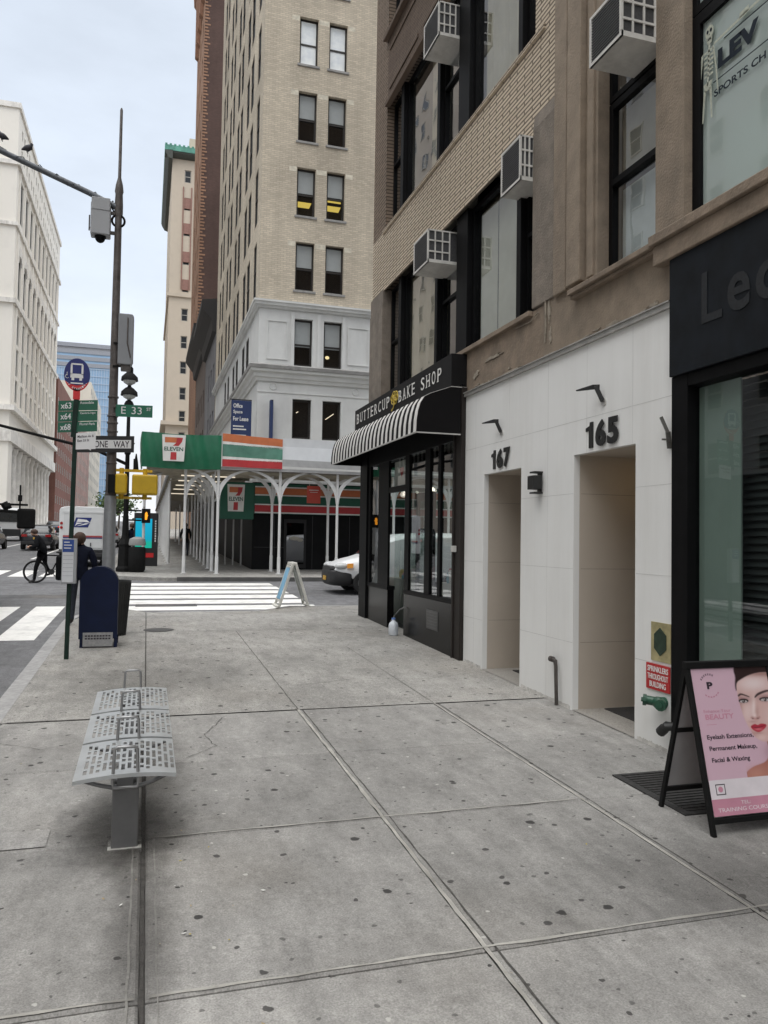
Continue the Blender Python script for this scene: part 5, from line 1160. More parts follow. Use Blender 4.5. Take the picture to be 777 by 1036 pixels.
# blocks on the near side of the avenue that the shop windows mirror
plainblock('opposite_block', 'pale office block across the avenue mirrored in the shop windows', -40, LX, -45, -6, 30, mat('opp_tan', (.52, .47, .39), .85, var=.1, scale=.3), pane_d, 3.8, 3.6)
plainblock('opposite_block', 'tall buff block across the avenue mirrored in the upper windows', -40, LX, -5, 15, 34, mat('opp_buff', (.55, .50, .42), .85, var=.1, scale=.3), pane_d, 3.8, 2.6, ww=1.5)
plainblock('opposite_block', 'grey block north of the side street across the avenue', -40, LX, 32, 75, 62, mat('opp_grey', (.42, .42, .42), .85, var=.1, scale=.3), pane_d, 3.8, 4)
plainblock('opposite_block', 'brown block beyond the grey one across the avenue', -40, LX, 76, 118, 78, mat('opp_brown', (.50, .44, .37), .85, var=.1, scale=.3), pane_d, 3.8, 4)
plainblock('rear_shade_block', 'unseen brown block added behind the camera to shade the near pavement', WX, 20, -60, -6.05, 42, mat('rear_brown', (.25, .2, .16), .85, var=.1, scale=.3), pane_d, 3.8, 3.6, side='x')  # out of view, added to cut sky light on the near pavement
# trees far up the avenue
def far_tree(x, y, h, sd):
    r_ = random.Random(sd); z0 = gz(y); t = thing('street_tree', ['small green street tree far up the avenue, left of the traffic pole', 'small green street tree far up the avenue, beside the yellow signal boxes', 'low green street tree by the stone columns'][sd % 3], 'tree', (x, y, z0), 'street trees far up the avenue')
    b = MB(); b.path([(x, y, z0), (x+.1, y, z0+h*.35), (x-.1, y, z0+h*.6)], [.18, .13, .06], 8)
    for k in range(5):
        a = r_.uniform(0, 6.28); b.path([(x, y, z0+h*.4), (x+h*.22*math.cos(a), y+h*.22*math.sin(a), z0+h*r_.uniform(.6, .8))], [.08, .02], 6)
    b.build('trunk', mat('bark', (.09, .07, .055), .9), t)
    b = MB()
    for k in range(900):
        cx, cy, cz = [(r_.gauss(0, .5)) for _ in range(3)]
        c = Vector((x+cx*h*.36, y+cy*h*.36, z0+h*.68+cz*h*.26)); s_ = r_.uniform(.16, .34)
        n = Vector((r_.uniform(-1,1), r_.uniform(-1,1), r_.uniform(-1,1))).normalized(); a = n.orthogonal().normalized()*s_; q = n.cross(a)
        b.slot(k % 3).add([c-a, c-q*.6, c+a, c+q*.6], [(0,1,2,3)])
    b.build('crown', [mat('leaf_a', (.07, .12, .035), .7), mat('leaf_b', (.045, .085, .03), .7), mat('leaf_c', (.10, .14, .04), .7)], t)
far_tree(-6.6, 150, 6.5, 0); far_tree(-4.4, 135, 6.0, 1)
# ================================================================= bench
UX, VZ = (1,0,0), (0,0,1)
stl = mat('bench_steel', (.50, .515, .52), .42, metal=.65, var=.08, scale=6, stain=.2, stscale=5); std = mat('bench_post_steel', (.19, .19, .19), .5, metal=.55, var=.12, scale=5, stain=.2, stscale=3); loopm = mat('arm_loop_steel', (.30, .30, .30), .4, metal=.7)
bench = thing('city_bench', 'grey steel bench with three perforated seats and low loop dividers on the pavement', 'bench', (-.08, 6.0, gz(6)))
SZ = lambda x, y: gz(y)+.462-.10*(x+.08)**2*2.2+.012*math.sin((x+.36)*3)
rd = random.Random(3)
for (y0, y1) in ((4.79, 5.53), (5.57, 6.34), (6.385, 7.18)):
    holes = []; nc = 15
    for c in range(nc):
        x = -.325+.53*(c+.5)/nc; y = y0+.07+rd.uniform(0, .05)
        while y < y1-.12:
            l = rd.choice([.05, .08, .11, .15]); l = min(l, y1-.06-y); holes.append((x-.0105, x+.0105, y, y+l)); y += l+rd.choice([.022, .035, .05])
    b = MB(); b.facade(lambda u, v, d: (u, v, SZ(u, v)-d), -.365, .205, y0, y1, holes, .006)
    xs_ = [-.365+.57*i/12 for i in range(13)]
    for y in (y0, y1):
        for a, c in zip(xs_, xs_[1:]): b.add([(a,y,SZ(a,y)), (c,y,SZ(c,y)), (c,y,SZ(c,y)-.022), (a,y,SZ(a,y)-.022)], [(0,1,2,3)])
    for x in (-.365, .205): b.add([(x,y0,SZ(x,y0)), (x,y1,SZ(x,y1)), (x,y1,SZ(x,y1)-.022), (x,y0,SZ(x,y0)-.022)], [(0,1,2,3)])
    b.build('seat', stl, bench)
b = MB(); b.bar((-.08, 4.86, gz(4.86, .40)), (-.08, 7.16, gz(7.16, .40)), .09, .07); b.build('beam', std, bench)
for y in (4.84, 5.55, 6.36, 7.22):
    z = gz(y); b = MB(); b.path([(-.145, y-.03, z+.385), (-.15, y-.03, z+.42), (-.142, y-.02, z+.60), (-.128, y-.02, z+.615), (-.03, y-.02, z+.615), (-.016, y-.02, z+.60), (-.008, y-.03, z+.42), (-.013, y-.03, z+.385)], .0095, 8, closed=True)
    b.build('loop_divider', loopm, bench, smooth=50)
    b = MB(); b.path([(-.33, y+.05, SZ(-.33, y)-.03), (-.22, y+.04, z+.385), (-.12, y+.04, z+.36)], .013, 8); b.path([(.17, y+.05, SZ(.17, y)-.03), (.06, y+.04, z+.385), (-.04, y+.04, z+.36)], .013, 8); b.build('bracket', std, bench, smooth=50)
for y in (4.90, 7.0):
    b = MB(); b.box(-.152, y, gz(y)-.02, .0, y+.13, gz(y)+.375); b.box(-.145, y+.02, gz(y)+.375, -.008, y+.11, gz(y)+.40); b.build('leg', std, bench, bevel=.008)
    b = MB(); b.box(-.17, y-.02, gz(y)-.02, .02, y+.15, gz(y)+.006); b.build('foot_plate', mat('grout_white', (.46, .45, .42), .8, var=.4, scale=20), bench)
# ================================================================= beauty board by the wall
ab = thing('beauty_board', 'black folding pavement board with a pink beauty poster of a woman\'s face', 'A-board', (3.83, 4.46, gz(4.46)))
yT, zT, yF, zF, yB = 4.47, gz(4.47, 1.04), 4.20, gz(4.2), 4.75
xa, xb = 3.485, 4.175
b = MB()
for x in (xa+.018, xb-.018): b.bar((x, yF, zF), (x, yT, zT), .036, .026, (1,0,0))
b.bar((xa, yT-.005, zT-.0), (xb, yT-.005, zT-.0), .05, .045); 
t0 = .085; L3 = lambda t_: (yF+(yT-yF)*t_, zF+(zT-zF)*t_)
y_, z_ = L3(t0); b.bar((xa+.03, y_, z_), (xb-.03, y_, z_), .026, .036)
b.build('front_frame', blkm, ab, bevel=.003)
b = MB()
for x in (xa+.03, xb-.03): b.bar((x, yB, gz(yB)), (x, yT+.02, zT-.02), .034, .024, (1,0,0))
for t_ in (.13, .55): b.bar((xa+.03, yB+(yT-yB)*t_, gz(yB)+(zT-gz(yB))*t_), (xb-.03, yB+(yT-yB)*t_, gz(yB)+(zT-gz(yB))*t_), .022, .03)
b.build('rear_frame', blkm, ab, bevel=.003)
b = MB(); b.add([(xa+.04, yB+(yT-yB)*t_+.004, gz(yB)+(zT-gz(yB))*t_) if i == 0 else (xb-.04, yB+(yT-yB)*t_+.004, gz(yB)+(zT-gz(yB))*t_) for t_ in (.15, .96) for i in (0, 1)], [(0,1,3,2)]); b.build('rear_panel', mat('poster_back', (.40, .39, .385), .6), ab)
# poster plane: u to the right, v down the slope
pu = Vector((1,0,0)); pv = Vector((0, yF-yT, zF-zT)).normalized(); pn = Vector((0,-1,0)); pn = (pn-pv*pn.dot(pv)).normalized()
LEN = math.hypot(yF-yT, zF-zT); PW, PH = xb-xa-.074, LEN*(1-t0)-.05
P0 = Vector((xa+.037, yT, zT))+pv*.022+pn*.012
PP = lambda u, v, d=0: P0+pu*(u*PW)+pv*(v*PH)+pn*d
def pshape(pts, m, nm, lay): 
    b = MB(); b.prism([(u, v) for u, v in pts], lambda u, v, d: PP(u, v, d), .0005*lay, .0005*lay+.0003); return b.build(nm, m, ab)
pm = lambda x, y: (lambda xl: ((x-xl)/430.0, (y+.055*(x-xl)-72)/846.0))(40+(y-72)*165/846)
pink = mat('poster_pink', (.62, .42, .50), .5, var=.02, scale=1); rose = mat('poster_rose', (.55, .25, .33), .5); pskin = mat('poster_skin', (.72, .50, .43), .5, var=.02); pskin2 = mat('poster_skin_tan', (.60, .34, .27), .5); phair = mat('poster_hair', (.035, .018, .018), .5); plip = mat('poster_lip', (.48, .05, .08), .5); peye = mat('poster_eye', (.03, .02, .025), .5); pwh = mat('poster_white', (.74, .68, .71), .5); ptx = mat('poster_ink', (.03, .02, .03), .6)
pshape([(0,0),(1,0),(1,1),(0,1)], pink, 'poster', 0)
sm_ = lambda pts, k=6: [tuple(((2*p1[j])+(-p0[j]+p2[j])*t+(2*p0[j]-5*p1[j]+4*p2[j]-p3[j])*t*t+(-p0[j]+3*p1[j]-3*p2[j]+p3[j])*t**3)/2 for j in (0,1)) for i in range(len(pts)) for p0, p1, p2, p3 in [(pts[i-1], pts[i], pts[(i+1) % len(pts)], pts[(i+2) % len(pts)])] for t in [q/k for q in range(k)]]
clampv = lambda pts: [(min(1, max(0, u)), min(1, max(.0, v))) for u, v in pts]
def portrait():
    """the printed portrait: soft-edged colour shapes on a fine grid, stored as the print's own colours"""
    import numpy as np
    nu, nv = 130, 170; U, V = np.meshgrid(np.linspace(.50, 1.0, nu), np.linspace(.0, .765, nv), indexing='ij')
    Y = 72+846*V-.055*430*U; X = 40+(Y-72)*165/846+430*U
    C = np.zeros((nu, nv, 3)); C[:] = (.62, .42, .50)
    def cover(pts, soft):
        P = np.array(sm_(pts, 5)); ins = np.zeros(X.shape, bool); d = np.full(X.shape, 1e9)
        for (x0, y0), (x1, y1) in zip(P, np.roll(P, -1, 0)):
            if y0 != y1: ins ^= ((y0 > Y) != (y1 > Y)) & (X < (x1-x0)*(Y-y0)/(y1-y0)+x0)
            ex, ey = x1-x0, y1-y0; t = np.clip(((X-x0)*ex+(Y-y0)*ey)/(ex*ex+ey*ey+1e-9), 0, 1)
            d = np.minimum(d, np.hypot(X-x0-t*ex, Y-y0-t*ey))
        s = np.where(ins, d, -d); return np.clip(s/soft+.5, 0, 1)
    def lay(pts, col, soft=5, op=1.0):
        k = (cover(pts, soft)*op)[..., None]; C[:] = C*(1-k)+np.array(col)*k
    def blob(cx, cy, rx, ry, col, op, mask=None):
        k = op*np.exp(-((X-cx)/rx)**2-((Y-cy)/ry)**2); k = (k if mask is None else k*mask)[..., None]; C[:] = C*(1-k)+np.array(col)*k
    lay([(310, 40), (294, 130), (300, 200), (330, 200), (560, 200), (585, 330), (620, 480), (700, 400), (690, 100), (620, 20)], (.03, .014, .013), 8)
    lay([(362, 730), (372, 682), (410, 648), (480, 618), (496, 560), (486, 480), (570, 455), (590, 600), (670, 640), (800, 690), (820, 760), (500, 780)], (.42, .17, .13), 6)
    blob(540, 560, 60, 60, (.20, .07, .06), .6); blob(430, 690, 60, 40, (.55, .27, .21), .7)
    face = [(304, 165), (312, 235), (330, 300), (352, 365), (382, 425), (410, 470), (445, 497), (480, 506), (530, 482), (575, 410), (596, 300), (590, 200), (560, 120), (470, 92), (390, 104), (330, 135)]
    lay(face, (.64, .42, .39), 6); m = cover(face, 6)
    blob(400, 160, 90, 45, (.80, .66, .65), .9, m); blob(372, 330, 34, 60, (.76, .58, .56), .8, m); blob(520, 350, 50, 60, (.74, .55, .53), .7, m); blob(455, 482, 30, 16, (.74, .55, .52), .7, m); blob(404, 300, 10, 60, (.82, .68, .66), .8, m)
    blob(325, 300, 16, 70, (.38, .19, .17), .6, m); blob(398, 462, 26, 20, (.40, .20, .18), .55, m); blob(598, 330, 40, 160, (.30, .13, .11), .7, m); blob(440, 100, 130, 18, (.28, .13, .11), .7, m)
    blob(346, 258, 34, 18, (.22, .11, .12), .75, m); blob(470, 246, 42, 20, (.22, .11, .12), .7, m); blob(426, 330, 10, 40, (.48, .28, .25), .6, m); blob(402, 388, 22, 8, (.40, .20, .18), .5, m); blob(436, 455, 22, 6, (.40, .20, .18), .6, m)
    lay([(312, 232), (330, 220), (374, 236), (376, 243), (334, 231), (318, 240)], (.035, .018, .02), 5, .95)
    lay([(408, 240), (428, 216), (480, 198), (528, 204), (482, 210), (434, 230), (414, 246)], (.035, .018, .02), 5, .95)
    for cx, cy, w in ((346, 267, 26), (470, 257, 32)):
        el = lambda rx, ry, dy=0: [(cx+rx*math.cos(q), cy+dy+ry*math.sin(q)) for q in [2*math.pi*i/14 for i in range(14)]]
        lay(el(w*1.08, 13, -2), (.02, .012, .014), 4); lay(el(w*.80, 7.5, 2), (.66, .60, .60), 3, .85); lay(el(9, 9, 1), (.05, .03, .028), 3); blob(cx-3, cy-2, 2.6, 2.6, (.9, .9, .9), .9)
    lay([(388, 366), (398, 356), (418, 364), (438, 355), (444, 366), (418, 378)], (.50, .27, .25), 8, .8); blob(401, 370, 6, 4, (.14, .05, .05), .9); blob(430, 369, 7, 4, (.14, .05, .05), .9); blob(412, 350, 9, 12, (.82, .66, .64), .7)
    lay([(390, 417), (412, 402), (430, 408), (450, 400), (480, 407), (470, 430), (440, 450), (410, 441)], (.45, .035, .06), 4); blob(436, 433, 22, 7, (.75, .25, .28), .6)
    lay([(393, 418), (430, 420), (476, 409), (430, 425)], (.10, .006, .012), 3, .9)
    me = bpy.data.meshes.new('portrait'); o0 = Vector(ORG[ab.name])
    vs = [tuple(PP(U[i, j], V[i, j], .0006)-o0) for i in range(nu) for j in range(nv)]
    me.from_pydata(vs, [], [(i*nv+j, (i+1)*nv+j, (i+1)*nv+j+1, i*nv+j+1) for i in range(nu-1) for j in range(nv-1)])
    at = me.color_attributes.new('print', 'FLOAT_COLOR', 'POINT'); at.data.foreach_set('color', np.concatenate([C.reshape(-1, 3), np.ones((nu*nv, 1))], 1).astype(np.float32).ravel())
    mt, nt_, out_, N1, L1 = _new('portrait_print'); p_ = N1('ShaderNodeBsdfPrincipled'); ca = N1('ShaderNodeVertexColor'); ca.layer_name = 'print'; L1(ca.outputs[0], p_.inputs['Base Color']); p_.inputs['Roughness'].default_value = .45; L1(p_.outputs[0], out_.inputs[0])
    me.materials.append(mt); o = bpy.data.objects.new('portrait', me); COL.objects.link(o); o.parent = ab; o['label'] = 'printed portrait of a woman with red lips and dark swept-back hair'
portrait()
def ptext(s, x, y, w, h, m, bold=0.0):
    """x, y, w, h in hundredths of the poster's width and height; y is the baseline"""
    return text(s, m, 'lettering', ab, PP(x*1.40, y, .0012), pu, -pv, w*1.40*PW, h*PH, .0004, bold)
ptext('P', .125, .152, .055, .050, ptx, .05)
ringp = lambda r0, r1, a0, a1: [(.215+r1*1.15*math.cos(a), .128+r1*1.15*math.sin(a)*PW/PH) for a in [a0+(a1-a0)*i/8 for i in range(9)]]+[(.215+r0*1.15*math.cos(a), .128+r0*1.15*math.sin(a)*PW/PH) for a in [a1+(a0-a1)*i/8 for i in range(9)]]
for i in range(7): pshape(ringp(.095, .115, math.pi*1.17+.235*i, math.pi*1.17+.235*i+.15), mat('poster_grey', (.25, .16, .2), .6), 'poster_ring', 1)
for i in range(6): pshape(ringp(.10, .112, math.pi*.2+.29*i, math.pi*.2+.29*i+.19), rose, 'poster_ring', 1)
ptext('Enhance Your', .057, .315, .25, .022, rose, 0); ptext('BEAUTY', .064, .362, .265, .036, rose, .02)
pshape([(.09,.395),(.22,.395),(.22,.398),(.09,.398)], rose, 'poster_rule', 1)
ptext('Eyelash Extensions,', .05, .505, .43, .040, ptx, .02); ptext('Permanent Makeup,', .055, .582, .44, .040, ptx, .02); ptext('Facial & Waxing', .06, .660, .35, .040, ptx, .02)
pshape([(0,.765),(1,.765),(1,.89),(0,.89)], pwh, 'poster_band', 4); pshape([(0,.89),(1,.89),(1,1),(0,1)], rose, 'poster_footer', 4)
rq = lambda x0, y0, x1, y1, t_: [[(x0,y0),(x1,y0),(x1,y0+t_),(x0,y0+t_)], [(x0,y1-t_),(x1,y1-t_),(x1,y1),(x0,y1)], [(x0,y0),(x0+t_*1.5,y0),(x0+t_*1.5,y1),(x0,y1)], [(x1-t_*1.5,y0),(x1,y0),(x1,y1),(x1-t_*1.5,y1)]]
for q in rq(.07, .793, .19, .864, .006): pshape(q, ptx, 'poster_icon', 6)
pshape([(.13+.03*math.cos(a), .828+.03*math.sin(a)*PW/PH) for a in [2*math.pi*i/12 for i in range(12)]], rose, 'poster_icon', 6)
ptext('FOLLOW US', .155, .828, .15, .016, ptx); ptext('ON INSTAGRAM', .155, .855, .21, .016, ptx)
text('TEL:', pwh, 'lettering', ab, PP(.36, .933, .0026), pu, -pv, .12*PW, .022*PH, .0004); text('TRAINING COURSES AND', pwh, 'lettering', ab, PP(.06, .975, .0026), pu, -pv, .90*PW, .026*PH, .0004)
# ================================================================= white A-sign at the kerb
aw2 = thing('white_a_sign', 'scuffed white plastic A-frame sign with a blue face at the kerb by the crosswalk', 'A-board', (3.26, 18.0, gz(18)))
pl = mat('sign_plastic', (.62, .61, .56), .55, var=.15, scale=6, stain=.3, stscale=4)
zt = gz(18, .99); b = MB()
for s, x1 in ((-1, 2.93), (1, 3.60)):
    for y in (17.72, 18.28): b.bar((x1, y, gz(y)), (3.265+.03*s, y, zt-.02), .06, .05, (0,1,0))
    for t_ in (.12, .9): xx = x1+(3.265+.03*s-x1)*t_; zz = gz(18)+(zt-gz(18))*t_; b.bar((xx, 17.72, zz), (xx, 18.28, zz), .05, .05, (0,0,1))
b.box(3.20, 17.72, zt-.06, 3.33, 18.28, zt+.01); b.build('frame', pl, aw2, bevel=.008)
for s, x1, m, nm in ((-1, 2.93, mat('sign_blue_face', (.20, .42, .60), .5, var=.2, scale=3), 'blue_face'), (1, 3.60, mat('sign_grey_face', (.40, .41, .38), .6, var=.2, scale=3), 'rear_face')):
    b = MB(); q = lambda t_: (x1+(3.265+.03*s-x1)*t_+.028*s, gz(18)+(zt-gz(18))*t_)
    (xa_, za_), (xb_, zb_) = q(.16), q(.88); b.add([(xa_,17.76,za_),(xa_,18.24,za_),(xb_,18.24,zb_),(xb_,17.76,zb_)], [(0,1,2,3)]); b.build(nm, m, aw2)
b = MB(); b.bar((2.90, 17.70, gz(17.7)), (2.90, 18.30, gz(18.3)), .09, .03); b.bar((3.63, 17.70, gz(17.7)), (3.63, 18.30, gz(18.3)), .09, .03); b.build('foot', pl, aw2)
# ================================================================= mailbox, litter bin, bus stop
blu = mat('mailbox_blue', (.004, .009, .034), .5, var=.2, scale=5, stain=.1, stscale=2, spec=.22)
mb_ = thing('mailbox', 'dark blue street mailbox with a rounded top, seen from behind at the kerb', 'mailbox', (-.65, 12.65, gz(12.65)))
z0 = gz(12.5); b = MB(); w = .262
prof = [(-.65-w, z0+.13), (-.65+w, z0+.13), (-.65+w, z0+.94)]+[(-.65+w*math.cos(a), z0+.94+w*math.sin(a)*.98) for a in [math.pi*i/18 for i in range(1, 18)]]+[(-.65-w, z0+.94)]
b.prism(prof, lambda u, v, d: (u, d, v), 12.42, 12.93); b.build('body', blu, mb_, bevel=.008)
b = MB(); prof2 = [(-.65+(u+.65)*1.035, v+(.008 if v > z0+.9 else 0)) for u, v in prof if v > z0+.2]
b.prism([(-.65-.271, z0+.13), (-.65+.271, z0+.13)]+prof2, lambda u, v, d: (u, d, v), 12.405, 12.425); b.build('rear_flange', blu, mb_)
for x in (-.905, -.425):
    for y in (12.43, 12.86): b = MB(); b.box(x, y, gz(y)-.01, x+.05, y+.06, z0+.14); b.build('leg', blu, mb_)
b = MB(); b.box(-.86, 12.395, z0+.02, -.44, 12.404, z0+.225); b.build('notice_plate', mat('notice_grey', (.30, .30, .30), .5, var=.2, scale=20), mb_)
b = MB()
for i, z in enumerate((.165, .125)): 
    for k in range(9): b.box(-.83+.041*k, 12.392, z0+z, -.83+.041*k+.030, 12.394, z0+z+.022)
b.build('notice_print', ptx, mb_)
bin_ = thing('wire_litter_bin', 'dark ribbed street litter bin standing behind the blue mailbox', 'litter bin', (-.50, 13.75, gz(13.75)))
bm_ = mat('bin_dark', (.035, .036, .035), .6, var=.2); zb = gz(13.75); b = MB(); b.lathe([(.21, .02), (.275, .86), (.285, .87), (.285, .90), (.265, .90), (.25, .6), (.2, .05)], (-.50, 13.75, zb), 28); b.build('drum', bm_, bin_, smooth=40)
b = MB()
for i in range(36):
    a = 2*math.pi*i/36; b.bar((-.50+.213*math.cos(a), 13.75+.213*math.sin(a), zb), (-.50+.28*math.cos(a), 13.75+.28*math.sin(a), zb+.86), .012, .012)
b.build('rib', bm_, bin_)
bus = thing('bus_stop', 'green bus stop post with a round blue sign, route plates and timetable', 'bus stop', (-1.0, 11.5, gz(11.5)))
pg = mat('post_green', (.008, .024, .017), .5, var=.25, scale=9, spec=.25); pgs = mat('route_green', (.012, .115, .065), .5, var=.06); sb = mat('bus_blue', (.010, .018, .14), .45); sr = mat('bus_red', (.62, .022, .025), .45); wh = mat('sign_white2', (.74, .74, .74), .5, var=.04)
b = MB(); b.bar((-1.0, 11.5, gz(11.5)-.02), (-.965, 11.5, 3.92), .058, .058); b.build('post', pg, bus, bevel=.006)
fn = lambda u, v, d: (u, 11.44-d, v); cx_, cz_ = -.965, 4.16
b = MB(); b.prism([(cx_+.168*math.cos(a), cz_+.225*math.sin(a)) for a in [2*math.pi*i/40 for i in range(40)]], fn, 0, .012); b.box(cx_-.045, 11.428, 3.82, cx_+.045, 11.44, 3.97); b.build('round_sign', sr, bus)
b = MB(); b.prism([(cx_+.1685*math.cos(a), cz_+.2255*math.sin(a)) for a in [R(-24)+R(228)*i/30 for i in range(31)]], fn, .0125, .016); b.prism([(cx_+.153, cz_-.090), (cx_-.153, cz_-.090), (cx_-.09, cz_-.132), (cx_, cz_-.145), (cx_+.09, cz_-.132)], fn, .0125, .0155); b.build('blue_face', sb, bus)
b = MB()
for (x0, z0_, x1, z1_) in ((-.078, .135, .072, .155), (-.085, .0, -.06, .14), (.055, .0, .08, .14), (-.085, -.045, .08, .012), (-.07, -.08, -.035, -.045), (.03, -.08, .065, -.045), (-.08, -.128, .08, -.11)): b.box(cx_+x0, 11.4215, cz_+z0_, cx_+x1, 11.4235, cz_+z1_)
b.path([(cx_-.125+.022*math.cos(a), 11.4225, cz_-.03+.024*math.sin(a)) for a in [R(80)+R(240)*i/10 for i in range(11)]], .004, 5); b.tube((cx_-.128, 11.4225, cz_-.02), (cx_-.128, 11.4225, cz_+.03), .004, n=5); b.build('bus_symbol', wh, bus)
for i, ch in enumerate('NO STANDING'):
    if ch == ' ': continue
    a = R(212+11.6*i); r1, r2 = .148, .196; px, pz = cx_+r1*math.cos(a), cz_+r2*math.sin(a); tx = Vector((-math.sin(a), 0, math.cos(a))).normalized(); 
    text(ch, wh, 'lettering', bus, Vector((px, 11.4265, pz))-tx*.010-Vector((0,0,.012)), tx, (math.cos(a)*-1, 0, -math.sin(a)), .020, .028, .0015, .02)
for i, (n_, d_) in enumerate((('x63', 'Rosedale'), ('x64', 'Cambria Hgts'), ('x68', 'Floral Park'))):
    z1 = 3.80-.148*i; b = MB(); b.prism([(-1.195, z1-.14-.012), (-1.195, z1-.012), (-.69, z1+.03), (-.69, z1-.11)], lambda u, v, d: (u, 11.535+d, v), 0, .006) if False else b.add([(-1.195,11.462,z1-.15),(-1.195,11.462,z1-.01),(-.69,11.462,z1+.035),(-.69,11.462,z1-.105),(-1.195,11.468,z1-.15),(-1.195,11.468,z1-.01),(-.69,11.468,z1+.035),(-.69,11.468,z1-.105)], [(0,1,2,3),(7,6,5,4),(0,4,5,1),(1,5,6,2),(2,6,7,3),(3,7,4,0)])
    b.build('route_plate', pgs, bus)
    u = Vector((.505, 0, .045)).normalized(); text(n_, wh, 'lettering', bus, (-1.165, 11.4615, z1-.118), u, VZ, .135, .085, .0015, .015)
    text(d_, wh, 'lettering', bus, (-.915, 11.4615, z1-.035), u, VZ, min(.20, .022*len(d_)), .034, .0015, .01)
b = MB(); b.bar((-.995, 11.45, 3.30), (-.967, 11.45, 3.86), .06, .03); b.build('strap', pg, bus)
b = MB(); b.add([(-.955,11.43,3.13),(-.70,11.43,3.15),(-.70,11.43,3.385),(-.955,11.43,3.355),(-.955,11.436,3.13),(-.70,11.436,3.15),(-.70,11.436,3.385),(-.955,11.436,3.355)], [(0,1,2,3),(4,7,6,5),(0,4,5,1),(1,5,6,2),(2,6,7,3),(3,7,4,0)]); b.build('stop_name_plate', wh, bus)
text('Madison Av &', ptx, 'lettering', bus, (-.935, 11.4295, 3.29), (1,0,.11), VZ, .21, .036, .0015, .01); text('East 33 St', ptx, 'lettering', bus, (-.935, 11.4295, 3.235), (1,0,.11), VZ, .15, .034, .0015, .01)
gs = mat('case_grey', (.34, .35, .36), .45, metal=.3); b = MB(); b.box(-1.085, 11.38, 1.30, -.895, 11.47, 1.91); b.build('timetable_case', gs, bus, bevel=.005)
b = MB(); b.box(-1.075, 11.3755, 1.32, -.935, 11.379, 1.725); b.build('timetable', mat('paper_white', (.62, .63, .65), .5), bus); b = MB(); b.box(-1.075, 11.3755, 1.727, -.935, 11.379, 1.895); b.build('timetable_header', mat('paper_blue', (.02, .06, .25), .5), bus)
b = MB()
for i in range(6): b.box(-1.068, 11.3735, 1.68-.055*i, -.943, 11.375, 1.683-.055*i)
b.build('ruled_line', mat('rule_grey', (.2, .21, .25), .6), bus)
b = MB()
for i, w_ in enumerate((.07, .10, .09)): b.box(-1.06, 11.3735, 1.855-.04*i, -1.06+w_, 11.375, 1.867-.04*i)
b.build('header_line', wh, bus)
# ================================================================= signal pole at the corner
dkp = mat('pole_brown', (.085, .072, .066), .55, var=.35, scale=7, stain=.4, stscale=5, stcol=(.22, .21, .20)); lgp = mat('pole_silver', (.30, .31, .32), .45, metal=.35, var=.12, scale=6); boxg = mat('cabinet_grey', (.36, .37, .385), .5, var=.05, scale=2)
TX, TY = -.61, 14.3
tp = thing('signal_pole', 'tall weathered steel pole with a long arm and thin top at the corner', 'street pole', (TX, TY, gz(TY)))
b = MB(); b.path([(TX, TY, gz(TY)), (TX-.0, TY, 2.65)], [.115, .098], 20); b.lathe([(.2, 0), (.2, .12), (.14, .2), (.115, .5)], (TX, TY, gz(TY)), 16); b.build('lower_sleeve', lgp, tp, smooth=40)
b = MB(); b.path([(TX, TY, 2.6), (TX+.0, TY, 4.0), (TX, TY, 7.6)], [.088, .076, .058], 18)
for z in (2.66, 2.9, 3.2, 3.42, 3.75, 3.9, 4.02, 4.35): b.lathe([(.082, 0), (.092, .005), (.092, .03), (.082, .035)], (TX, TY, z), 16)
b.build('shaft', dkp, tp, smooth=40)
b = MB(); b.lathe([(.062, 7.55), (.072, 7.6), (.072, 7.75), (.062, 7.95), (.074, 8.0), (.06, 8.12), (.028, 8.25), (.024, 9.46), (.01, 9.5)], (TX, TY, 0), 14); b.build('top_spire', dkp, tp, smooth=40)
b = MB(); b.path([(TX, TY, 7.70), (TX-.5, TY, 7.91), (TX-1.9, TY, 8.42), (TX-6.5, TY-.3, 9.9)], [.055, .05, .048, .03], 12); b.path([(TX-.3+.0, TY-.06, 7.80)]+[(TX-.3-.09*i, TY+.058*math.cos(i*1.9), 7.84+.034*i+.058*math.sin(i*1.9)) for i in range(26)], .009, 5); b.build('mast_arm', mat('arm_grey', (.12, .13, .145), .5, metal=.3, var=.25, scale=9), tp, smooth=50)
b = MB(); b.path([(TX+.105*math.cos(a), TY-.02, 7.47+.105*math.sin(a)) for a in [2*math.pi*i/20 for i in range(20)]], .02, 8, closed=True); b.path([(TX-.06, TY, 7.6), (TX-.12, TY-.03, 7.7), (TX-.10, TY, 7.82)], .014, 6); b.build('cable_loop', blkm, tp, smooth=50)
b = MB()
for z in (4.9, 5.3): b.bar((TX-.02, TY-.08, z), (TX+.12, TY-.08, z), .02, .03)
b.build('bracket', blkm, tp)
bx = thing('camera_cabinet', 'pale grey cabinet with a dome camera beneath, high on the signal pole', 'cabinet', (-.9, TY, 7.1))
b = MB(); b.box(-1.06, TY-.14, 7.16, -.735, TY+.12, 7.72); b.build('cabinet', boxg, bx, bevel=.02); b = MB(); b.box(-1.05, TY-.15, 7.58, -.745, TY-.13, 7.80); b.box(-1.05, TY-.13, 7.72, -.75, TY+.12, 7.80); b.build('hood', boxg, bx, bevel=.01)
b = MB(); b.ell((-.90, TY-.02, 7.13), .085, .085, .085); b.tube((-.9, TY-.02, 7.13), (-.9, TY-.02, 7.18), .095); b.build('dome_camera', blk, bx, smooth=50); b = MB(); b.tube((-1.085, TY, 7.25), (-1.085, TY, 7.52), .012); b.bar((-1.06, TY, 7.3), (-1.09, TY, 7.3), .02, .02); b.build('antenna', dkp, bx)
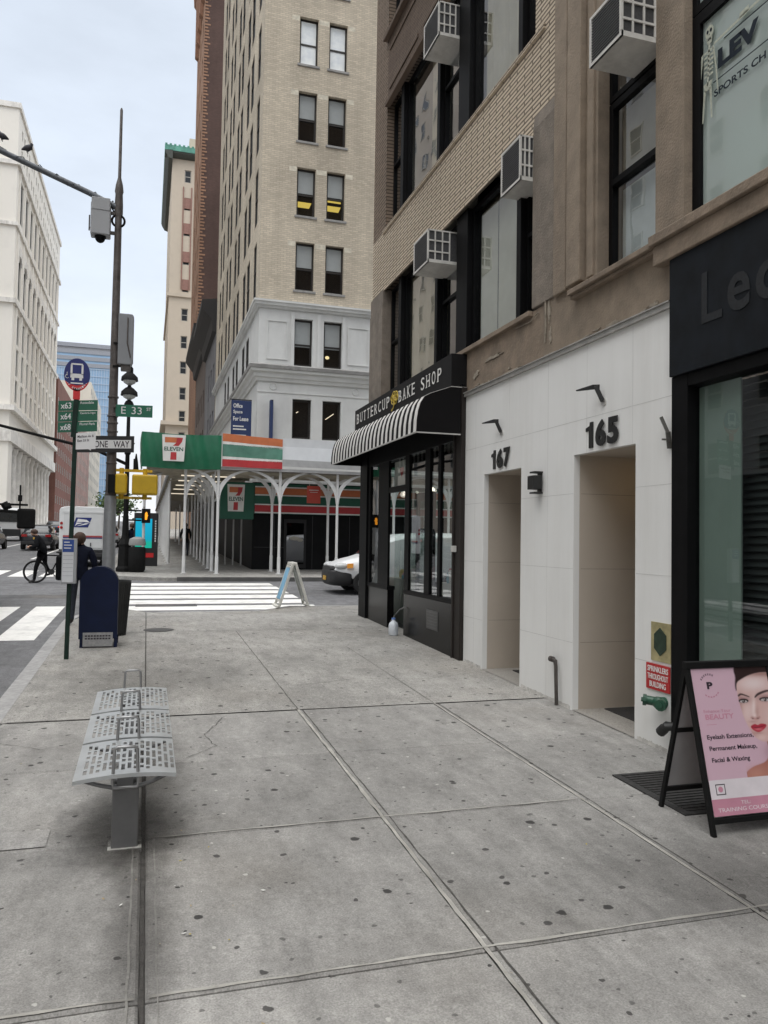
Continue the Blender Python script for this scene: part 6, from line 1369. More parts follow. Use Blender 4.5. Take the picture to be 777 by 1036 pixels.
for z in (7.25, 7.6): b = MB(); b.bar((-.74, TY, z), (TX, TY, z), .05, .05); b.build('bracket', dkp, bx)
bx = thing('control_box', 'long grey control box strapped to the side of the signal pole', 'cabinet', (-.43, TY, 4.9))
b = MB(); b.prism([(-.555, 4.93), (-.33, 4.93), (-.30, 5.0), (-.30, 5.78), (-.33, 5.82), (-.555, 5.82)], lambda u, v, d: (u, d, v), TY-.14, TY+.10); b.build('box', mat('cabinet_grey_dark', (.25, .26, .275), .5, var=.05, scale=2), bx, bevel=.015)
b = MB(); b.box(-.50, TY-.10, 4.84, -.34, TY+.06, 4.935); b.path([(-.40, TY-.15, 5.75), (-.40, TY-.155, 5.3), (-.34, TY-.155, 5.05)], .012, 6); b.build('cable_gland', dkp, bx, bevel=.01)
t = thing('street_name_sign', 'green street name sign reading E 33 ST on the signal pole', 'street sign', (-.26, TY-.1, 4.1))
sgn = mat('street_sign_green', (.010, .135, .075), .4, var=.05); b = MB(); b.add([(-.565,TY-.10,4.02),(.05,TY-.10,4.035),(.05,TY-.10,4.245),(-.565,TY-.10,4.23),(-.565,TY-.09,4.02),(.05,TY-.09,4.035),(.05,TY-.09,4.245),(-.565,TY-.09,4.23)], [(0,1,2,3),(4,7,6,5),(0,4,5,1),(1,5,6,2),(2,6,7,3),(3,7,4,0)]); b.build('plate', sgn, t)
text('E', wh, 'lettering', t, (-.47, TY-.1015, 4.075), UX, VZ, .075, .125, .0015, .0); text('33', wh, 'lettering', t, (-.30, TY-.1015, 4.078), UX, VZ, .17, .125, .0015, .0); text('ST', wh, 'lettering', t, (-.05, TY-.1015, 4.15), UX, VZ, .075, .055, .0015, .01)
for z in (4.05, 4.2): b = MB(); b.bar((-.60, TY-.095, z), (-.56, TY-.095, z), .05, .05); b.build('clamp', dkp, t)
t = thing('one_way_sign', 'black and white one way sign on the signal pole, partly behind the bus stop plates', 'traffic sign', (-.68, TY-.14, 3.5))
tl = Vector((1, 0, .045)).normalized(); b = MB(); q = Vector((-1.16, TY-.135, 3.365)); 
def tilt(b, p, u, w, h, th): 
    v = Vector((0,0,1)); n = Vector((0,1,0)); return b.add([p, p+u*w, p+u*w+v*h, p+v*h, p+n*th, p+u*w+n*th, p+u*w+v*h+n*th, p+v*h+n*th], [(0,1,2,3),(4,7,6,5),(0,4,5,1),(1,5,6,2),(2,6,7,3),(3,7,4,0)])
tilt(b, q, tl, .92, .285, .008); b.build('plate', mat('sign_black2', (.012, .012, .012), .5), t)
b = MB(); w0 = q+Vector((0,-.002,0)); pt = lambda a, c: w0+tl*a+Vector((0,0,c))
b.add([pt(.03,.142), pt(.22,.255), pt(.22,.215), pt(.87,.215), pt(.87,.07), pt(.22,.07), pt(.22,.03)], [(0,6,5,4,3,2,1)]); b.build('arrow', wh, t)
text('ONE', ptx, 'lettering', t, q+tl*.27+Vector((0,-.0025,.085)), tl, VZ, .22, .115, .0015, .012); text('WAY', ptx, 'lettering', t, q+tl*.58+Vector((0,-.0025,.085)), tl, VZ, .26, .115, .0015, .012)
yel = mat('signal_yellow', (.58, .37, .012), .5, var=.1, scale=5, stain=.25, stscale=4, stcol=(.28, .19, .02))
for nm, x0, x1, y0, y1, lab in (('pedestrian_signal', -.26, .17, TY-.16, TY+.10, 'yellow pedestrian signal box seen from behind, outermost on its bracket'), ('pedestrian_signal', -.53, -.34, TY-.22, TY+.20, 'yellow pedestrian signal box seen side-on, tucked against the signal pole')):
    t = thing(nm, lab, 'pedestrian signal', ((x0+x1)/2, TY, 2.65), 'yellow pedestrian signals')
    b = MB(); b.box(x0, y0, 2.68, x1, y1, 3.03); b.build('case', yel, t, bevel=.03)
    b = MB(); b.box(x0+.02, y1, 2.70, x1-.02, y1+.18, 3.02) if x0 > -.3 else b.box(x0-.12, y0+.03, 2.7, x0, y1-.03, 3.01); b.build('visor', blkm, t)
    b = MB(); xm = (x0+x1)/2; b.bar((-.53 if x0 < -.3 else -.36, TY, 3.10), (xm+.12 if x0 > -.3 else -.36, TY, 3.10), .05, .045); b.bar((-.53 if x0 < -.3 else -.36, TY, 2.625), (xm+.12 if x0 > -.3 else -.36, TY, 2.625), .05, .04); b.tube((xm, TY, 3.02), (xm, TY, 3.14), .04); b.tube((xm, TY, 2.60), (xm, TY, 2.69), .04); b.build('bracket', yel, t)
def pigeon(x, z, lab, s):
    t = thing('pigeon', lab, 'bird', (x, TY, z), 'pigeons on the pole arm')
    b = MB(); sk = [(x-.05*s, TY, z+.06), (x-.01*s, TY, z+.07), (x+.04*s, TY, z+.10), (x+.05*s, TY, z+.13), (x+.06*s, TY, z+.15)]
    b.path([(x-.10*s, TY, z+.035)]+sk+[(x+.085*s, TY, z+.145)], [.010, .036, .055, .048, .028, .028, .005], 12); b.tube((x-.01, TY-.02, z+.05), (x-.01, TY-.02, z-.01), .006, n=6); b.tube((x+.0, TY+.02, z+.05), (x+.0, TY+.02, z-.01), .006, n=6)
    b.build('pigeon', mat('pigeon_grey', (.045, .045, .055), .7, var=.4, scale=30), t, smooth=60)
pigeon(-2.10, 8.46, 'dark pigeon perched on the pole arm, nearer the pole', 1); pigeon(-2.50, 8.60, 'dark pigeon perched on the pole arm, farther from the pole', -1)
# ================================================================= street lamp, kiosk and bins on the far corner
lm = thing('street_lamp', 'black twin tiered street lamp on a heavy pedestal at the far corner', 'street lamp', (-.72, 29.6, gz(29.6)))
z0 = gz(29.6); b = MB(); b.lathe([(.30, 0), (.30, .12), (.24, .2), (.22, .9), (.25, .98), (.16, 1.15), (.12, 1.3), (.10, 2.0)], (-.72, 29.6, z0), 8); b.build('pedestal', blkm, lm)
b = MB(); b.lathe([(.09, 1.9), (.075, 4.2), (.11, 4.25), (.11, 4.4), (.07, 4.45), (.06, 5.85), (.15, 5.95), (.17, 6.05), (.12, 6.15), (.06, 6.2)], (-.72, 29.6, z0), 12); b.build('shaft', blkm, lm, smooth=40)
b = MB(); lampg = mat('lamp_globe', (.45, .47, .46), .3)
for zz in (6.25, 6.78): b = MB(); b.lathe([(.05, -.05), (.20, .04), (.23, .12), (.10, .15)], (-.72, 29.6, z0+zz), 16); b.build('lamp_glass', lampg, lm, smooth=40)
b = MB()
for zz in (6.36, 6.9): b.lathe([(.30, -.0), (.28, .14), (.16, .26), (.07, .32), (.05, .40)], (-.72, 29.6, z0+zz), 18)
b.lathe([(.12, 7.2), (.12, 7.35), (.03, 7.5)], (-.72, 29.6, z0), 12); b.build('shade', blkm, lm, smooth=40)
b = MB(); b.path([(-.72, 29.6, 4.55), (-1.8, 29.0, 4.98), (-3.2, 28.3, 5.22), (-9, 26, 6.3)], [.06, .055, .05, .04], 10); b.bar((-.72, 29.6, 5.45), (-.50, 29.5, 5.30), .07, .05); b.bar((-.45, 29.5, 4.3), (-.45, 29.5, 4.75), .12, .1); b.lathe([(.10, 0), (.07, .3), (.02, .6)], (-.42, 29.6, 4.35), 8); b.build('signal_arm', blkm, lm, smooth=50)
t = thing('walk_signal', 'dark pedestrian signal with a lit orange hand at the far corner', 'pedestrian signal', (-.02, 29.9, 2.5))
b = MB(); b.box(-.18, 29.9, 2.46, .13, 30.15, 2.98); b.build('case', blkm, t, bevel=.01); b = MB(); b.bar((-.72, 29.75, 2.9), (-.2, 30.0, 2.9), .06, .06); b.bar((-.72, 29.75, 2.55), (-.2, 30.0, 2.55), .06, .06); b.build('bracket', blkm, t)
b = MB(); fn = lambda u, v, d: (-.06+u*.72, 29.89-d, 2.72+(v-2.70)*.72); b.prism([(.0, 2.50), (.10, 2.50), (.12, 2.66), (.15, 2.74), (.135, 2.76), (.115, 2.72), (.115, 2.86), (.09, 2.86), (.085, 2.90), (.06, 2.90), (.055, 2.88), (.03, 2.88), (.025, 2.84), (.0, 2.84), (-.005, 2.7)], fn, 0, .01); b.build('lit_hand', emit('signal_orange', (1, .36, .03), 1.5), t)
t = thing('information_kiosk', 'tall street kiosk with a glowing cyan screen behind the street lamp', 'kiosk', (-.05, 33, gz(33)))
zk = gz(33); b = MB(); b.box(-.48, 33.0, zk, .46, 33.3, 2.92); b.build('casing', mat('kiosk_black', (.02, .02, .022), .4), t, bevel=.02)
scr = bpy.data.materials.new('kiosk_screen'); scr.use_nodes = True; nt = scr.node_tree; nt.nodes.clear(); N_ = nt.nodes.new
o_ = N_('ShaderNodeOutputMaterial'); e_ = N_('ShaderNodeEmission'); tc = N_('ShaderNodeTexCoord'); sp = N_('ShaderNodeSeparateXYZ'); rp = N_('ShaderNodeValToRGB'); nt.links.new(tc.outputs['Generated'], sp.inputs[0]); nt.links.new(sp.outputs[2], rp.inputs[0]); nt.links.new(rp.outputs[0], e_.inputs[0]); nt.links.new(e_.outputs[0], o_.inputs[0])
el_ = rp.color_ramp.elements; el_[0].position = .18; el_[0].color = (.02, .50, .36, 1); el_[1].position = .30; el_[1].color = (.015, .42, .60, 1); k = el_.new(1.0); k.color = (.02, .50, .78, 1); e_.inputs[1].default_value = .85
b = MB(); b.add([(-.42,32.985,1.5),(.22,32.985,1.5),(.22,32.985,2.68),(-.42,32.985,2.68)], [(0,1,2,3)]); b.build('screen', scr, t); b = MB(); b.box(-.1, 32.985, 1.12, .3, 32.998, 1.3); b.build('red_label', sr, t)
b = MB()
for i in range(9): b.box(.33, 32.985, 1.75+.1*i, .38, 32.998, 1.82+.1*i)
b.build('side_print', wh, t)
t = thing('street_bin', 'squat black street bin with a pale lid beside the lamp pedestal', 'litter bin', (-.32, 29.3, gz(29.3)))
b = MB(); b.lathe([(.24, 0), (.30, .1), (.30, .85), (.26, .9)], (-.30, 29.4, gz(29.4)), 16); b.build('drum', blkm, t, smooth=40); b = MB(); b.lathe([(.28, .95), (.30, 1.0), (.27, 1.18), (.1, 1.26)], (-.30, 29.4, gz(29.4)), 16); b.build('lid', mat('lid_grey', (.32, .32, .31), .5), t, smooth=40)
t = thing('small_bollard', 'short black bollard left of the lamp pedestal', 'bollard', (-1.18, 29.8, gz(29.8)))
b = MB(); b.lathe([(.12, 0), (.12, .75), (.08, .85)], (-1.18, 29.8, gz(29.8)), 12); b.build('bollard', blkm, t, smooth=40)
# ================================================================= vehicles
tyre = mat('tyre_rubber', (.018, .018, .018), .85); rim = mat('wheel_rim', (.30, .30, .31), .4, metal=.7); carglass = mat('car_glass', (.02, .024, .028), .06, spec=.8); tail = mat('tail_lamp', (.35, .008, .008), .3); tail_on = emit('tail_lamp_lit', (1, .05, .03), .9); head = mat('head_lamp', (.55, .56, .56), .2); plast = mat('bumper_black', (.02, .02, .021), .6); plate = mat('plate_yellow', (.62, .36, .05), .5)
def wheel(parent, x, y, r, w):
    b = MB(); n = 20; prof = [(r*.62, -w/2), (r*.95, -w/2), (r, -w*.3), (r, w*.3), (r*.95, w/2), (r*.62, w/2)]
    vs = [(x+q, y+p*math.cos(2*math.pi*j/n), r+p*math.sin(2*math.pi*j/n)) for p, q in prof for j in range(n)]
    b.add(vs, [(i*n+j, i*n+(j+1) % n, (i+1)*n+(j+1) % n, (i+1)*n+j) for i in range(5) for j in range(n)]); o = b.build('wheel', tyre, parent, smooth=40)
    b = MB(); s = 1 if x > 0 else -1; b.tube((x-s*w*.2, y, r), (x+s*w*.42, y, r), r*.64, r*.58, n=16); b.build('rim', rim, o, smooth=30)
def ringloft(st):
    """st: rows (y, half width low, half width mid, half width top, z low, z mid, z top)"""
    b = MB(); vs = []
    for y, a, m_, c, z0, z1, z2 in st: vs += [(-a*.8,y,z0),(a*.8,y,z0),(a,y,z0+.08),(m_,y,z1),(c,y,z2-.03),(c*.85,y,z2),(-c*.85,y,z2),(-c,y,z2-.03),(-m_,y,z1),(-a,y,z0+.08)]
    k = len(st); fs = [(i*10+j, i*10+(j+1) % 10, (i+1)*10+(j+1) % 10, (i+1)*10+j) for i in range(k-1) for j in range(10)]
    fs += [tuple(reversed(range(10))), tuple(range((k-1)*10, k*10))]; b.add(vs, fs); return b
def car(name, lab, loc, rz, paint, suv=False, lit=False, group=None):
    t = thing(name, lab, 'car', loc, group, rz=rz if rz else 1e-9); h = .12 if suv else 0
    b = ringloft([(-2.3,.72,.80,.70,.42,.68,.86+h),(-2.2,.80,.88,.76,.30,.66,.98+h),(-1.6,.84,.91,.80,.24,.62,1.0+h),(-.6,.84,.92,.82,.22,.6,.96+h),(.7,.84,.92,.82,.22,.6,.94+h),(1.5,.84,.91,.78,.22,.58,.88+h),(2.1,.80,.87,.68,.26,.55,.76+h),(2.3,.70,.76,.55,.36,.5,.66+h)]); b.build('body', paint, t, smooth=50, sub=1)
    r0 = -2.15 if suv else -1.95
    b = ringloft([(r0,.70,.72,.66,.9+h,1.0+h,1.04+h),(r0+.35,.74,.74,.60,.92+h,1.2+h,1.40+h*2.2),(-.4,.76,.76,.62,.92+h,1.22+h,1.46+h*2.2),(.25,.76,.76,.60,.92+h,1.2+h,1.40+h*2.2),(1.15,.74,.72,.62,.88+h,.93+h,.97+h)]); b.build('window_glass', carglass, t, smooth=50)
    b = ringloft([(r0+.42,.60,.60,.55,1.36+h*2.2,1.4+h*2.2,1.43+h*2.2),(-.4,.64,.64,.58,1.43+h*2.2,1.46+h*2.2,1.49+h*2.2),(.2,.62,.62,.56,1.37+h*2.2,1.41+h*2.2,1.44+h*2.2)]); b.build('roof', paint, t, smooth=50)
    for x in (-.8, .8):
        for y in (-1.38, 1.42): wheel(t, x, y, .32, .22)
    for s in (-1, 1):
        b = MB(); b.obox((s*.64, -2.27, .84+h*.8), (.15, s*.03, 0), (0, .03, 0), (0, 0, .07)); b.build('tail_light', tail_on if lit else tail, t); b = MB(); b.obox((s*.58, 2.2, .62+h*.8), (.14, -s*.05, 0), (0, .05, 0), (0, 0, .06)); b.build('headlight', head, t)
    b = MB(); b.box(-.16, -2.34, .62+h, .16, -2.31, .74+h); b.build('number_plate', plate, t); b = MB(); b.box(-.78, -2.33, .32, .78, -2.2, .50); b.build('bumper', plast, t, bevel=.02)
    return t
cpaint = lambda n, c: mat('paint_'+n, c, .25, var=.02, spec=.6)
car('parked_car', 'dark sedan with a bright rear window, behind the cyclist', (-6.1, 51.5, gz(51.5, -.12)), 0, cpaint('charcoal', (.025, .027, .032)))
car('parked_car', 'black car at the edge of the frame beyond the cyclist', (-9.0, 50.5, gz(50.5, -.12)), 0, cpaint('black', (.012, .012, .013)), suv=True)
car('parked_car', 'silver car far up the avenue behind the street lamp pedestal', (-2.6, 58, gz(58, -.12)), 0, cpaint('silver', (.45, .46, .47)))
car('parked_car', 'dark grey car in the queue of traffic beyond the mail truck', (-6.2, 74, gz(74, -.12)), 0, cpaint('grey', (.10, .105, .11)), suv=True, lit=True)
car('parked_car', 'dark blue car far up the avenue in the middle lane', (-9.5, 92, gz(92, -.12)), 0, cpaint('blue', (.02, .03, .06)), lit=True)
# white van with red tail lights
t = thing('white_van', 'white van with lit red tail lights far up the avenue', 'van', (-10.3, 69, gz(69, -.12)), rz=1e-9)
wp_ = cpaint('van_white', (.70, .71, .71)); b = ringloft([(-2.6,.95,1.0,.88,.4,1.2,2.5),(-2.5,.98,1.02,.92,.35,1.2,2.6),(1.2,.98,1.02,.92,.35,1.2,2.6),(1.9,.98,1.02,.85,.35,1.1,1.5),(2.6,.9,.95,.75,.4,.9,1.15)]); b.build('body', wp_, t, smooth=40, sub=1)
b = MB(); b.box(-.75, -2.64, 1.45, .75, -2.6, 2.25); b.build('rear_window', carglass, t); b = MB(); b.box(-.95, -2.68, .35, .95, -2.55, .9); b.build('bumper', plast, t, bevel=.03)
for s in (-1, 1): b = MB(); b.box(s*.92-.09, -2.66, 1.0, s*.92+.09, -2.6, 1.45); b.build('tail_light', tail_on, t)
for x in (-.88, .88):
    for y in (-1.6, 1.7): wheel(t, x, y, .36, .24)
# the mail truck parked at the far kerb
t = thing('mail_truck', 'white mail delivery truck parked up the avenue with a blue eagle emblem on its back', 'truck', (-2.48, 34, gz(34, -.12)), rz=1e-9)
tw_ = mat('truck_white', (.66, .67, .67), .4, var=.04, scale=2, stain=.12, stscale=1.5); z = 0
b = MB(); prof = [(-.88, .62), (.88, .62), (.90, 2.3), (.84, 2.42), (.6, 2.47), (-.6, 2.47), (-.84, 2.42), (-.90, 2.3)]; b.prism(prof, lambda u, v, d: (u, d, v), 0, 3.4); b.prism([(-.85, .6), (.85, .6), (.85, 1.3), (-.85, 1.3)], lambda u, v, d: (u, d, v), 3.4, 4.4); b.build('body', tw_, t, bevel=.03)
b = MB(); b.box(-.72, -.02, .78, .74, 0.0, 2.2); b.box(-.76, -.035, 2.2, .78, 0, 2.27); b.build('roller_door', mat('truck_door', (.60, .61, .61), .45, var=.04), t)
b = MB(); b.box(-.74, -.03, 1.22, .76, -.021, 1.29); b.build('red_stripe', mat('stripe_red', (.35, .06, .06), .5), t); b = MB(); b.box(-.74, -.03, 1.17, .76, -.021, 1.215); b.build('blue_stripe', mat('stripe_blue', (.02, .03, .14), .5), t)
b = MB(); b.box(-.85, -.22, .42, .85, -.02, .60); b.box(-.88, -.05, .60, .88, 0, .72); b.build('bumper', plast, t, bevel=.02); b = MB(); b.box(-.8, 0, .3, .8, 4.2, .62); b.build('chassis', plast, t)
for zz in (1.78, 1.60): b = MB(); b.tube((-.81, -.03, zz), (-.81, 0, zz), .055, n=14); b.build('tail_light', tail, t)
b = MB(); fn = lambda u, v, d: (u, -.023-d, v); b.prism([(-.40, 1.62), (.20, 1.62), (.34, 2.02), (-.26, 2.02)], fn, 0, .004); b.build('emblem_field', mat('emblem_blue', (.012, .025, .15), .5), t)
b = MB(); b.prism([(-.30, 1.66), (-.24, 1.82), (.02, 1.80), (-.22, 1.74)], fn, .0045, .007); b.prism([(-.24, 1.84), (-.19, 1.97), (.14, 1.93), (.28, 1.82), (.02, 1.84)], fn, .0045, .007); b.prism([(-.26, 1.66), (.10, 1.79), (.24, 1.79), (.12, 1.74)], fn, .0045, .007); b.build('eagle', wh, t)
for x in (-.78, .78):
    for y in (.9, 3.5): wheel(t, x, y, .34, .22)
b = MB(); b.box(.30, -.05, .85, .34, -.02, 1.0); b.build('door_handle', plast, t)
# white car nosing in from the side street, facing the avenue
t = thing('white_compact_van', 'white compact van with a black bumper, its nose showing past the bakery', 'van', (7.35, 22.45, gz(22.45, -.12)), rz=math.pi/2)
b = ringloft([(-2.2,.86,.90,.80,.5,1.1,1.7),(-2.0,.88,.92,.84,.36,1.0,1.82),(.6,.88,.92,.84,.34,.9,1.82),(1.05,.88,.92,.80,.34,.8,1.36),(1.12,.88,.92,.80,.34,.8,1.12),(1.7,.87,.91,.74,.34,.75,1.02),(2.05,.82,.86,.62,.34,.7,.90),(2.22,.68,.72,.5,.40,.62,.78)]); b.build('body', cpaint('car_white', (.78, .79, .80)), t, smooth=50, sub=1)
b = ringloft([(.58,.74,.74,.66,1.1,1.4,1.74),(.62,.8,.8,.68,1.1,1.35,1.74),(1.22,.76,.76,.70,1.06,1.1,1.16)]); b.build('windscreen', carglass, t)
b = ringloft([(1.55,.90,.935,.93,.20,.42,.64),(1.9,.87,.91,.89,.20,.44,.67),(2.18,.78,.83,.79,.22,.46,.70),(2.32,.60,.65,.62,.26,.48,.72)]); b.build('bumper', plast, t, smooth=50, sub=1)
b = ringloft([(2.10,.58,.62,.60,.62,.72,.80),(2.27,.46,.50,.48,.60,.70,.78)]); b.build('grille', plast, t, smooth=40)
for s in (-1, 1):
    b = MB(); b.ell((s*.735, 1.99, .80), .15, .20, .095, 16, 10); b.build('headlight', head, t, smooth=60)
    b = MB(); b.add([(s*.885,1.68,.88),(s*.855,1.86,.87),(s*.875,1.86,.74),(s*.905,1.70,.75)], [(0,1,2,3)]); sl = b.build('indicator', mat('indicator_amber', (.80, .33, .05), .3), t); so = sl.modifiers.new('thick', 'SOLIDIFY'); so.thickness = .07; so.offset = 0
b = MB(); b.box(-.16, 2.31, .38, .16, 2.335, .50); b.build('number_plate', plate, t)
for x in (-.82, .82):
    for y in (-1.45, 1.35): wheel(t, x, y, .33, .22)
# dark truck beside the camera's left edge: only its cab corner and mirror reach the picture
t = thing('dark_truck', 'big dark mirror on a bracket at the cab of a truck mostly outside the picture', 'truck', (-4.72, 15, gz(15, -.12)), rz=1e-9)
b = MB(); b.box(-1.25, -5, .5, 1.20, 3.2, 3.3); b.build('body', mat('truck_dark', (.03, .032, .036), .5), t, bevel=.03); b = MB(); b.box(-1.22, 3.3, .35, 1.25, 5.9, 2.5); b.build('cab', mat('cab_black', (.014, .014, .016), .35), t, bevel=.12)
b = MB(); b.add([(-1.1,5.92,1.6),(1.1,5.92,1.6),(1.05,5.75,2.4),(-1.05,5.75,2.4)], [(0,1,2,3)]); b.build('windscreen', carglass, t)
for x in (-1.1, 1.1):
    for y in (-3.5, 4.6): wheel(t, x, y, .48, .28)
b = MB(); b.box(1.66, 6.0, 1.87, 2.08, 6.10, 2.37); b.build('mirror', blkm, t, bevel=.05); b = MB(); b.bar((1.2, 5.9, 2.46), (1.9, 6.04, 2.46), .05, .05); b.bar((1.2, 5.85, 2.30), (1.66, 6.02, 2.28), .06, .08); b.path([(1.36, 6.0, 2.50), (1.42, 6.0, 2.40), (1.52, 6.0, 2.44)], [.09, .11, .07], 8); b.bar((1.72, 6.04, 2.36), (1.72, 6.04, 2.95), .035, .035); b.bar((1.72, 6.04, 2.55), (1.72, 6.04, 2.7), .09, .07); b.build('mirror_bracket', blkm, t)
# ================================================================= people
skinm = mat('skin', (.42, .25, .18), .6)
def person(lab, J, rads, edges, mats_, assign, loc, rz=0.0, sub=1, name='person'):
    """one continuous skinned body; J: joints in metres round the feet"""
    keys = list(J); me = bpy.data.meshes.new('body'); me.from_pydata([J[k] for k in keys], [(keys.index(a), keys.index(c)) for a, c in edges], [])
    o = bpy.data.objects.new('body', me); COL.objects.link(o)
    sk = o.modifiers.new('skin', 'SKIN'); sk.branch_smoothing = .5
    sv = me.skin_vertices[0].data
    for i, k in enumerate(keys): r_ = rads[k]; sv[i].radius = (r_, r_) if not isinstance(r_, tuple) else r_; sv[i].use_root = (k == 'pelvis')
    s2 = o.modifiers.new('sub', 'SUBSURF'); s2.levels = 2; s2.render_levels = 2
    dg = bpy.context.evaluated_depsgraph_get(); m2 = bpy.data.meshes.new_from_object(o.evaluated_get(dg)); bpy.data.objects.remove(o)
    for m_ in mats_: m2.materials.append(m_)
    for p in m2.polygons: p.material_index = assign(p.center); p.use_smooth = True
    p = bpy.data.objects.new(name, m2); COL.objects.link(p); p.location = loc; p.rotation_euler = (0, 0, rz); ORG[p.name] = (0,0,0)
    return tag(p, lab, 'person')
E_ = [('pelvis','waist'),('waist','chest'),('chest','neck'),('neck','jaw'),('jaw','head'),('head','crown')]
for s in 'LR': E_ += [('chest','sh'+s),('sh'+s,'el'+s),('el'+s,'wr'+s),('wr'+s,'ha'+s),('ha'+s,'fi'+s),('pelvis','hp'+s),('hp'+s,'kn'+s),('kn'+s,'an'+s),('an'+s,'toe'+s)]
def radii(coat=1.0):
    d = {'pelvis': (.155*coat, .12*coat), 'waist': (.15*coat, .115*coat), 'chest': (.165*coat, .125*coat), 'neck': .062, 'jaw': .078, 'head': .098, 'crown': .07}
    for s in 'LR': d.update({'sh'+s: .078*coat, 'el'+s: .056*coat, 'wr'+s: .036, 'ha'+s: .04, 'fi'+s: .018, 'hp'+s: .098, 'kn'+s: .066, 'an'+s: .046, 'toe'+s: .04})
    return d
jk = mat('navy_jacket', (.008, .010, .020), .85, var=.3, scale=12, bump=.3, spec=.12); jn = mat('dark_jeans', (.018, .022, .032), .85, var=.3, scale=18); bkj = mat('black_jacket', (.007, .0075, .009), .8, var=.3, scale=10, bump=.3, spec=.12); shoe = mat('dark_shoe', (.02, .018, .018), .6); hairm = mat('brown_hair', (.055, .03, .02), .8); 
# the pedestrian waiting behind the timetable case, back to us
J = {'pelvis': (0,0,.90), 'waist': (0,.0,1.08), 'chest': (0,.01,1.28), 'neck': (0,.03,1.42), 'jaw': (-.01,.04,1.475), 'head': (-.01,.04,1.54), 'crown': (-.01,.035,1.60),
     'shL': (-.17,.0,1.35), 'elL': (-.25,.06,1.10), 'wrL': (-.20,.22,.98), 'haL': (-.17,.29,.99), 'fiL': (-.15,.35,1.0), 'shR': (.17,.0,1.35), 'elR': (.26,.02,1.09), 'wrR': (.24,.14,.90), 'haR': (.235,.19,.85), 'fiR': (.23,.21,.79),
     'hpL': (-.09,0,.86), 'knL': (-.10,.03,.47), 'anL': (-.11,-.01,.07), 'toeL': (-.16,.15,.035), 'hpR': (.09,0,.86), 'knR': (.10,.02,.47), 'anR': (.11,-.03,.07), 'toeR': (.14,.13,.035)}
rr = radii(1.12)
def asg(c):
    if c.z > 1.44: return 2
    if abs(c.x) > .13 and c.y > .25 and .9 < c.z < 1.1: return 2
    return 0 if c.z > .80 else (1 if c.z > .10 else 3)
pd = person('person in a dark navy jacket and jeans standing by the bus stop', J, rr, E_, [jk, jn, skinm, shoe], asg, (-1.14, 15.15, gz(15.15)))
b = MB(); b.ell((-.01, .025, 1.555), .108, .118, .115); b.build('hair', hairm, pd, org=(0,0,0), smooth=60)
b = MB(); b.box(-.30, -.19, .80, -.06, -.10, 1.24); bg = b.build('shoulder_bag', bkj, None, org=(0,0,0), bevel=.04, seg=3); bg.location = (-1.22, 15.12, gz(15.15)); tag(bg, 'black shoulder bag hanging at the side of the person by the bus stop', 'bag')
b = MB(); b.path([(-.18, -.12, 1.2), (-.10, -.13, 1.36), (.05, -.08, 1.46), (.10, .06, 1.44)], .013, 6); sp_ = b.build('strap', bkj, bg, org=(0,0,0)); 
# cyclist astride, bent over the bars, heading left
bk = thing('bicycle', 'dark bicycle standing side-on in the road beneath its rider', 'bicycle', (-2.70, 26.0, gz(26, -.12)), rz=1e-9)
for x in (-.52, .52):
    b = MB(); b.path([(x+.325*math.cos(2*math.pi*i/36), 0, .345+.325*math.sin(2*math.pi*i/36)) for i in range(36)], .026, 8, closed=True); w_ = b.build('wheel', tyre, bk, smooth=60)
    b = MB(); b.path([(x+.298*math.cos(2*math.pi*i/36), 0, .345+.298*math.sin(2*math.pi*i/36)) for i in range(36)], .010, 6, closed=True); b.tube((x, -.04, .345), (x, .04, .345), .03, n=10)
    for k in range(16): a = 2*math.pi*k/16; b.tube((x, 0, .345), (x+.29*math.cos(a), 0, .345+.29*math.sin(a)), .0022, n=4)
    b.build('rim', plast, w_)
b = MB(); fr_ = .02
for p, q in (((-.40,0,.80),(-.06,0,.34)), ((-.42,0,.86),(.17,0,.84)), ((-.06,0,.34),(.20,0,.90)), ((-.06,.03,.34),(.52,.04,.345)), ((-.06,-.03,.34),(.52,-.04,.345)), ((.18,.03,.83),(.52,.04,.345)), ((.18,-.03,.83),(.52,-.04,.345)), ((-.42,0,.88),(-.39,0,.76)), ((-.40,.04,.76),(-.52,.04,.345)), ((-.40,-.04,.76),(-.52,-.04,.345))): b.tube(p, q, fr_ if abs(p[1]) < .01 else .012, n=8)
b.build('frame', bkj, bk, smooth=50)
b = MB(); b.path([(-.42,0,.86), (-.44,0,1.0)], .015, 8); b.path([(-.40,-.30,1.02), (-.46,-.22,1.0), (-.44,0,1.0), (-.46,.22,1.0), (-.40,.30,1.02)], .014, 8); b.build('handlebar', plast, bk, smooth=50); b = MB(); b.path([(.30,0,.95), (.20,0,.955), (.06,0,.94)], [.06,.055,.02], 8); b.tube((.2,0,.9), (.21,0,.95), .014); b.build('saddle', plast, bk, smooth=50)
b = MB(); b.tube((-.06,-.05,.34), (-.06,.05,.34), .09, n=16); b.tube((-.06,-.07,.34), (.06,-.07,.22), .010); b.box(.02,-.14,.205,.11,-.07,.235); b.build('crank', plast, bk)
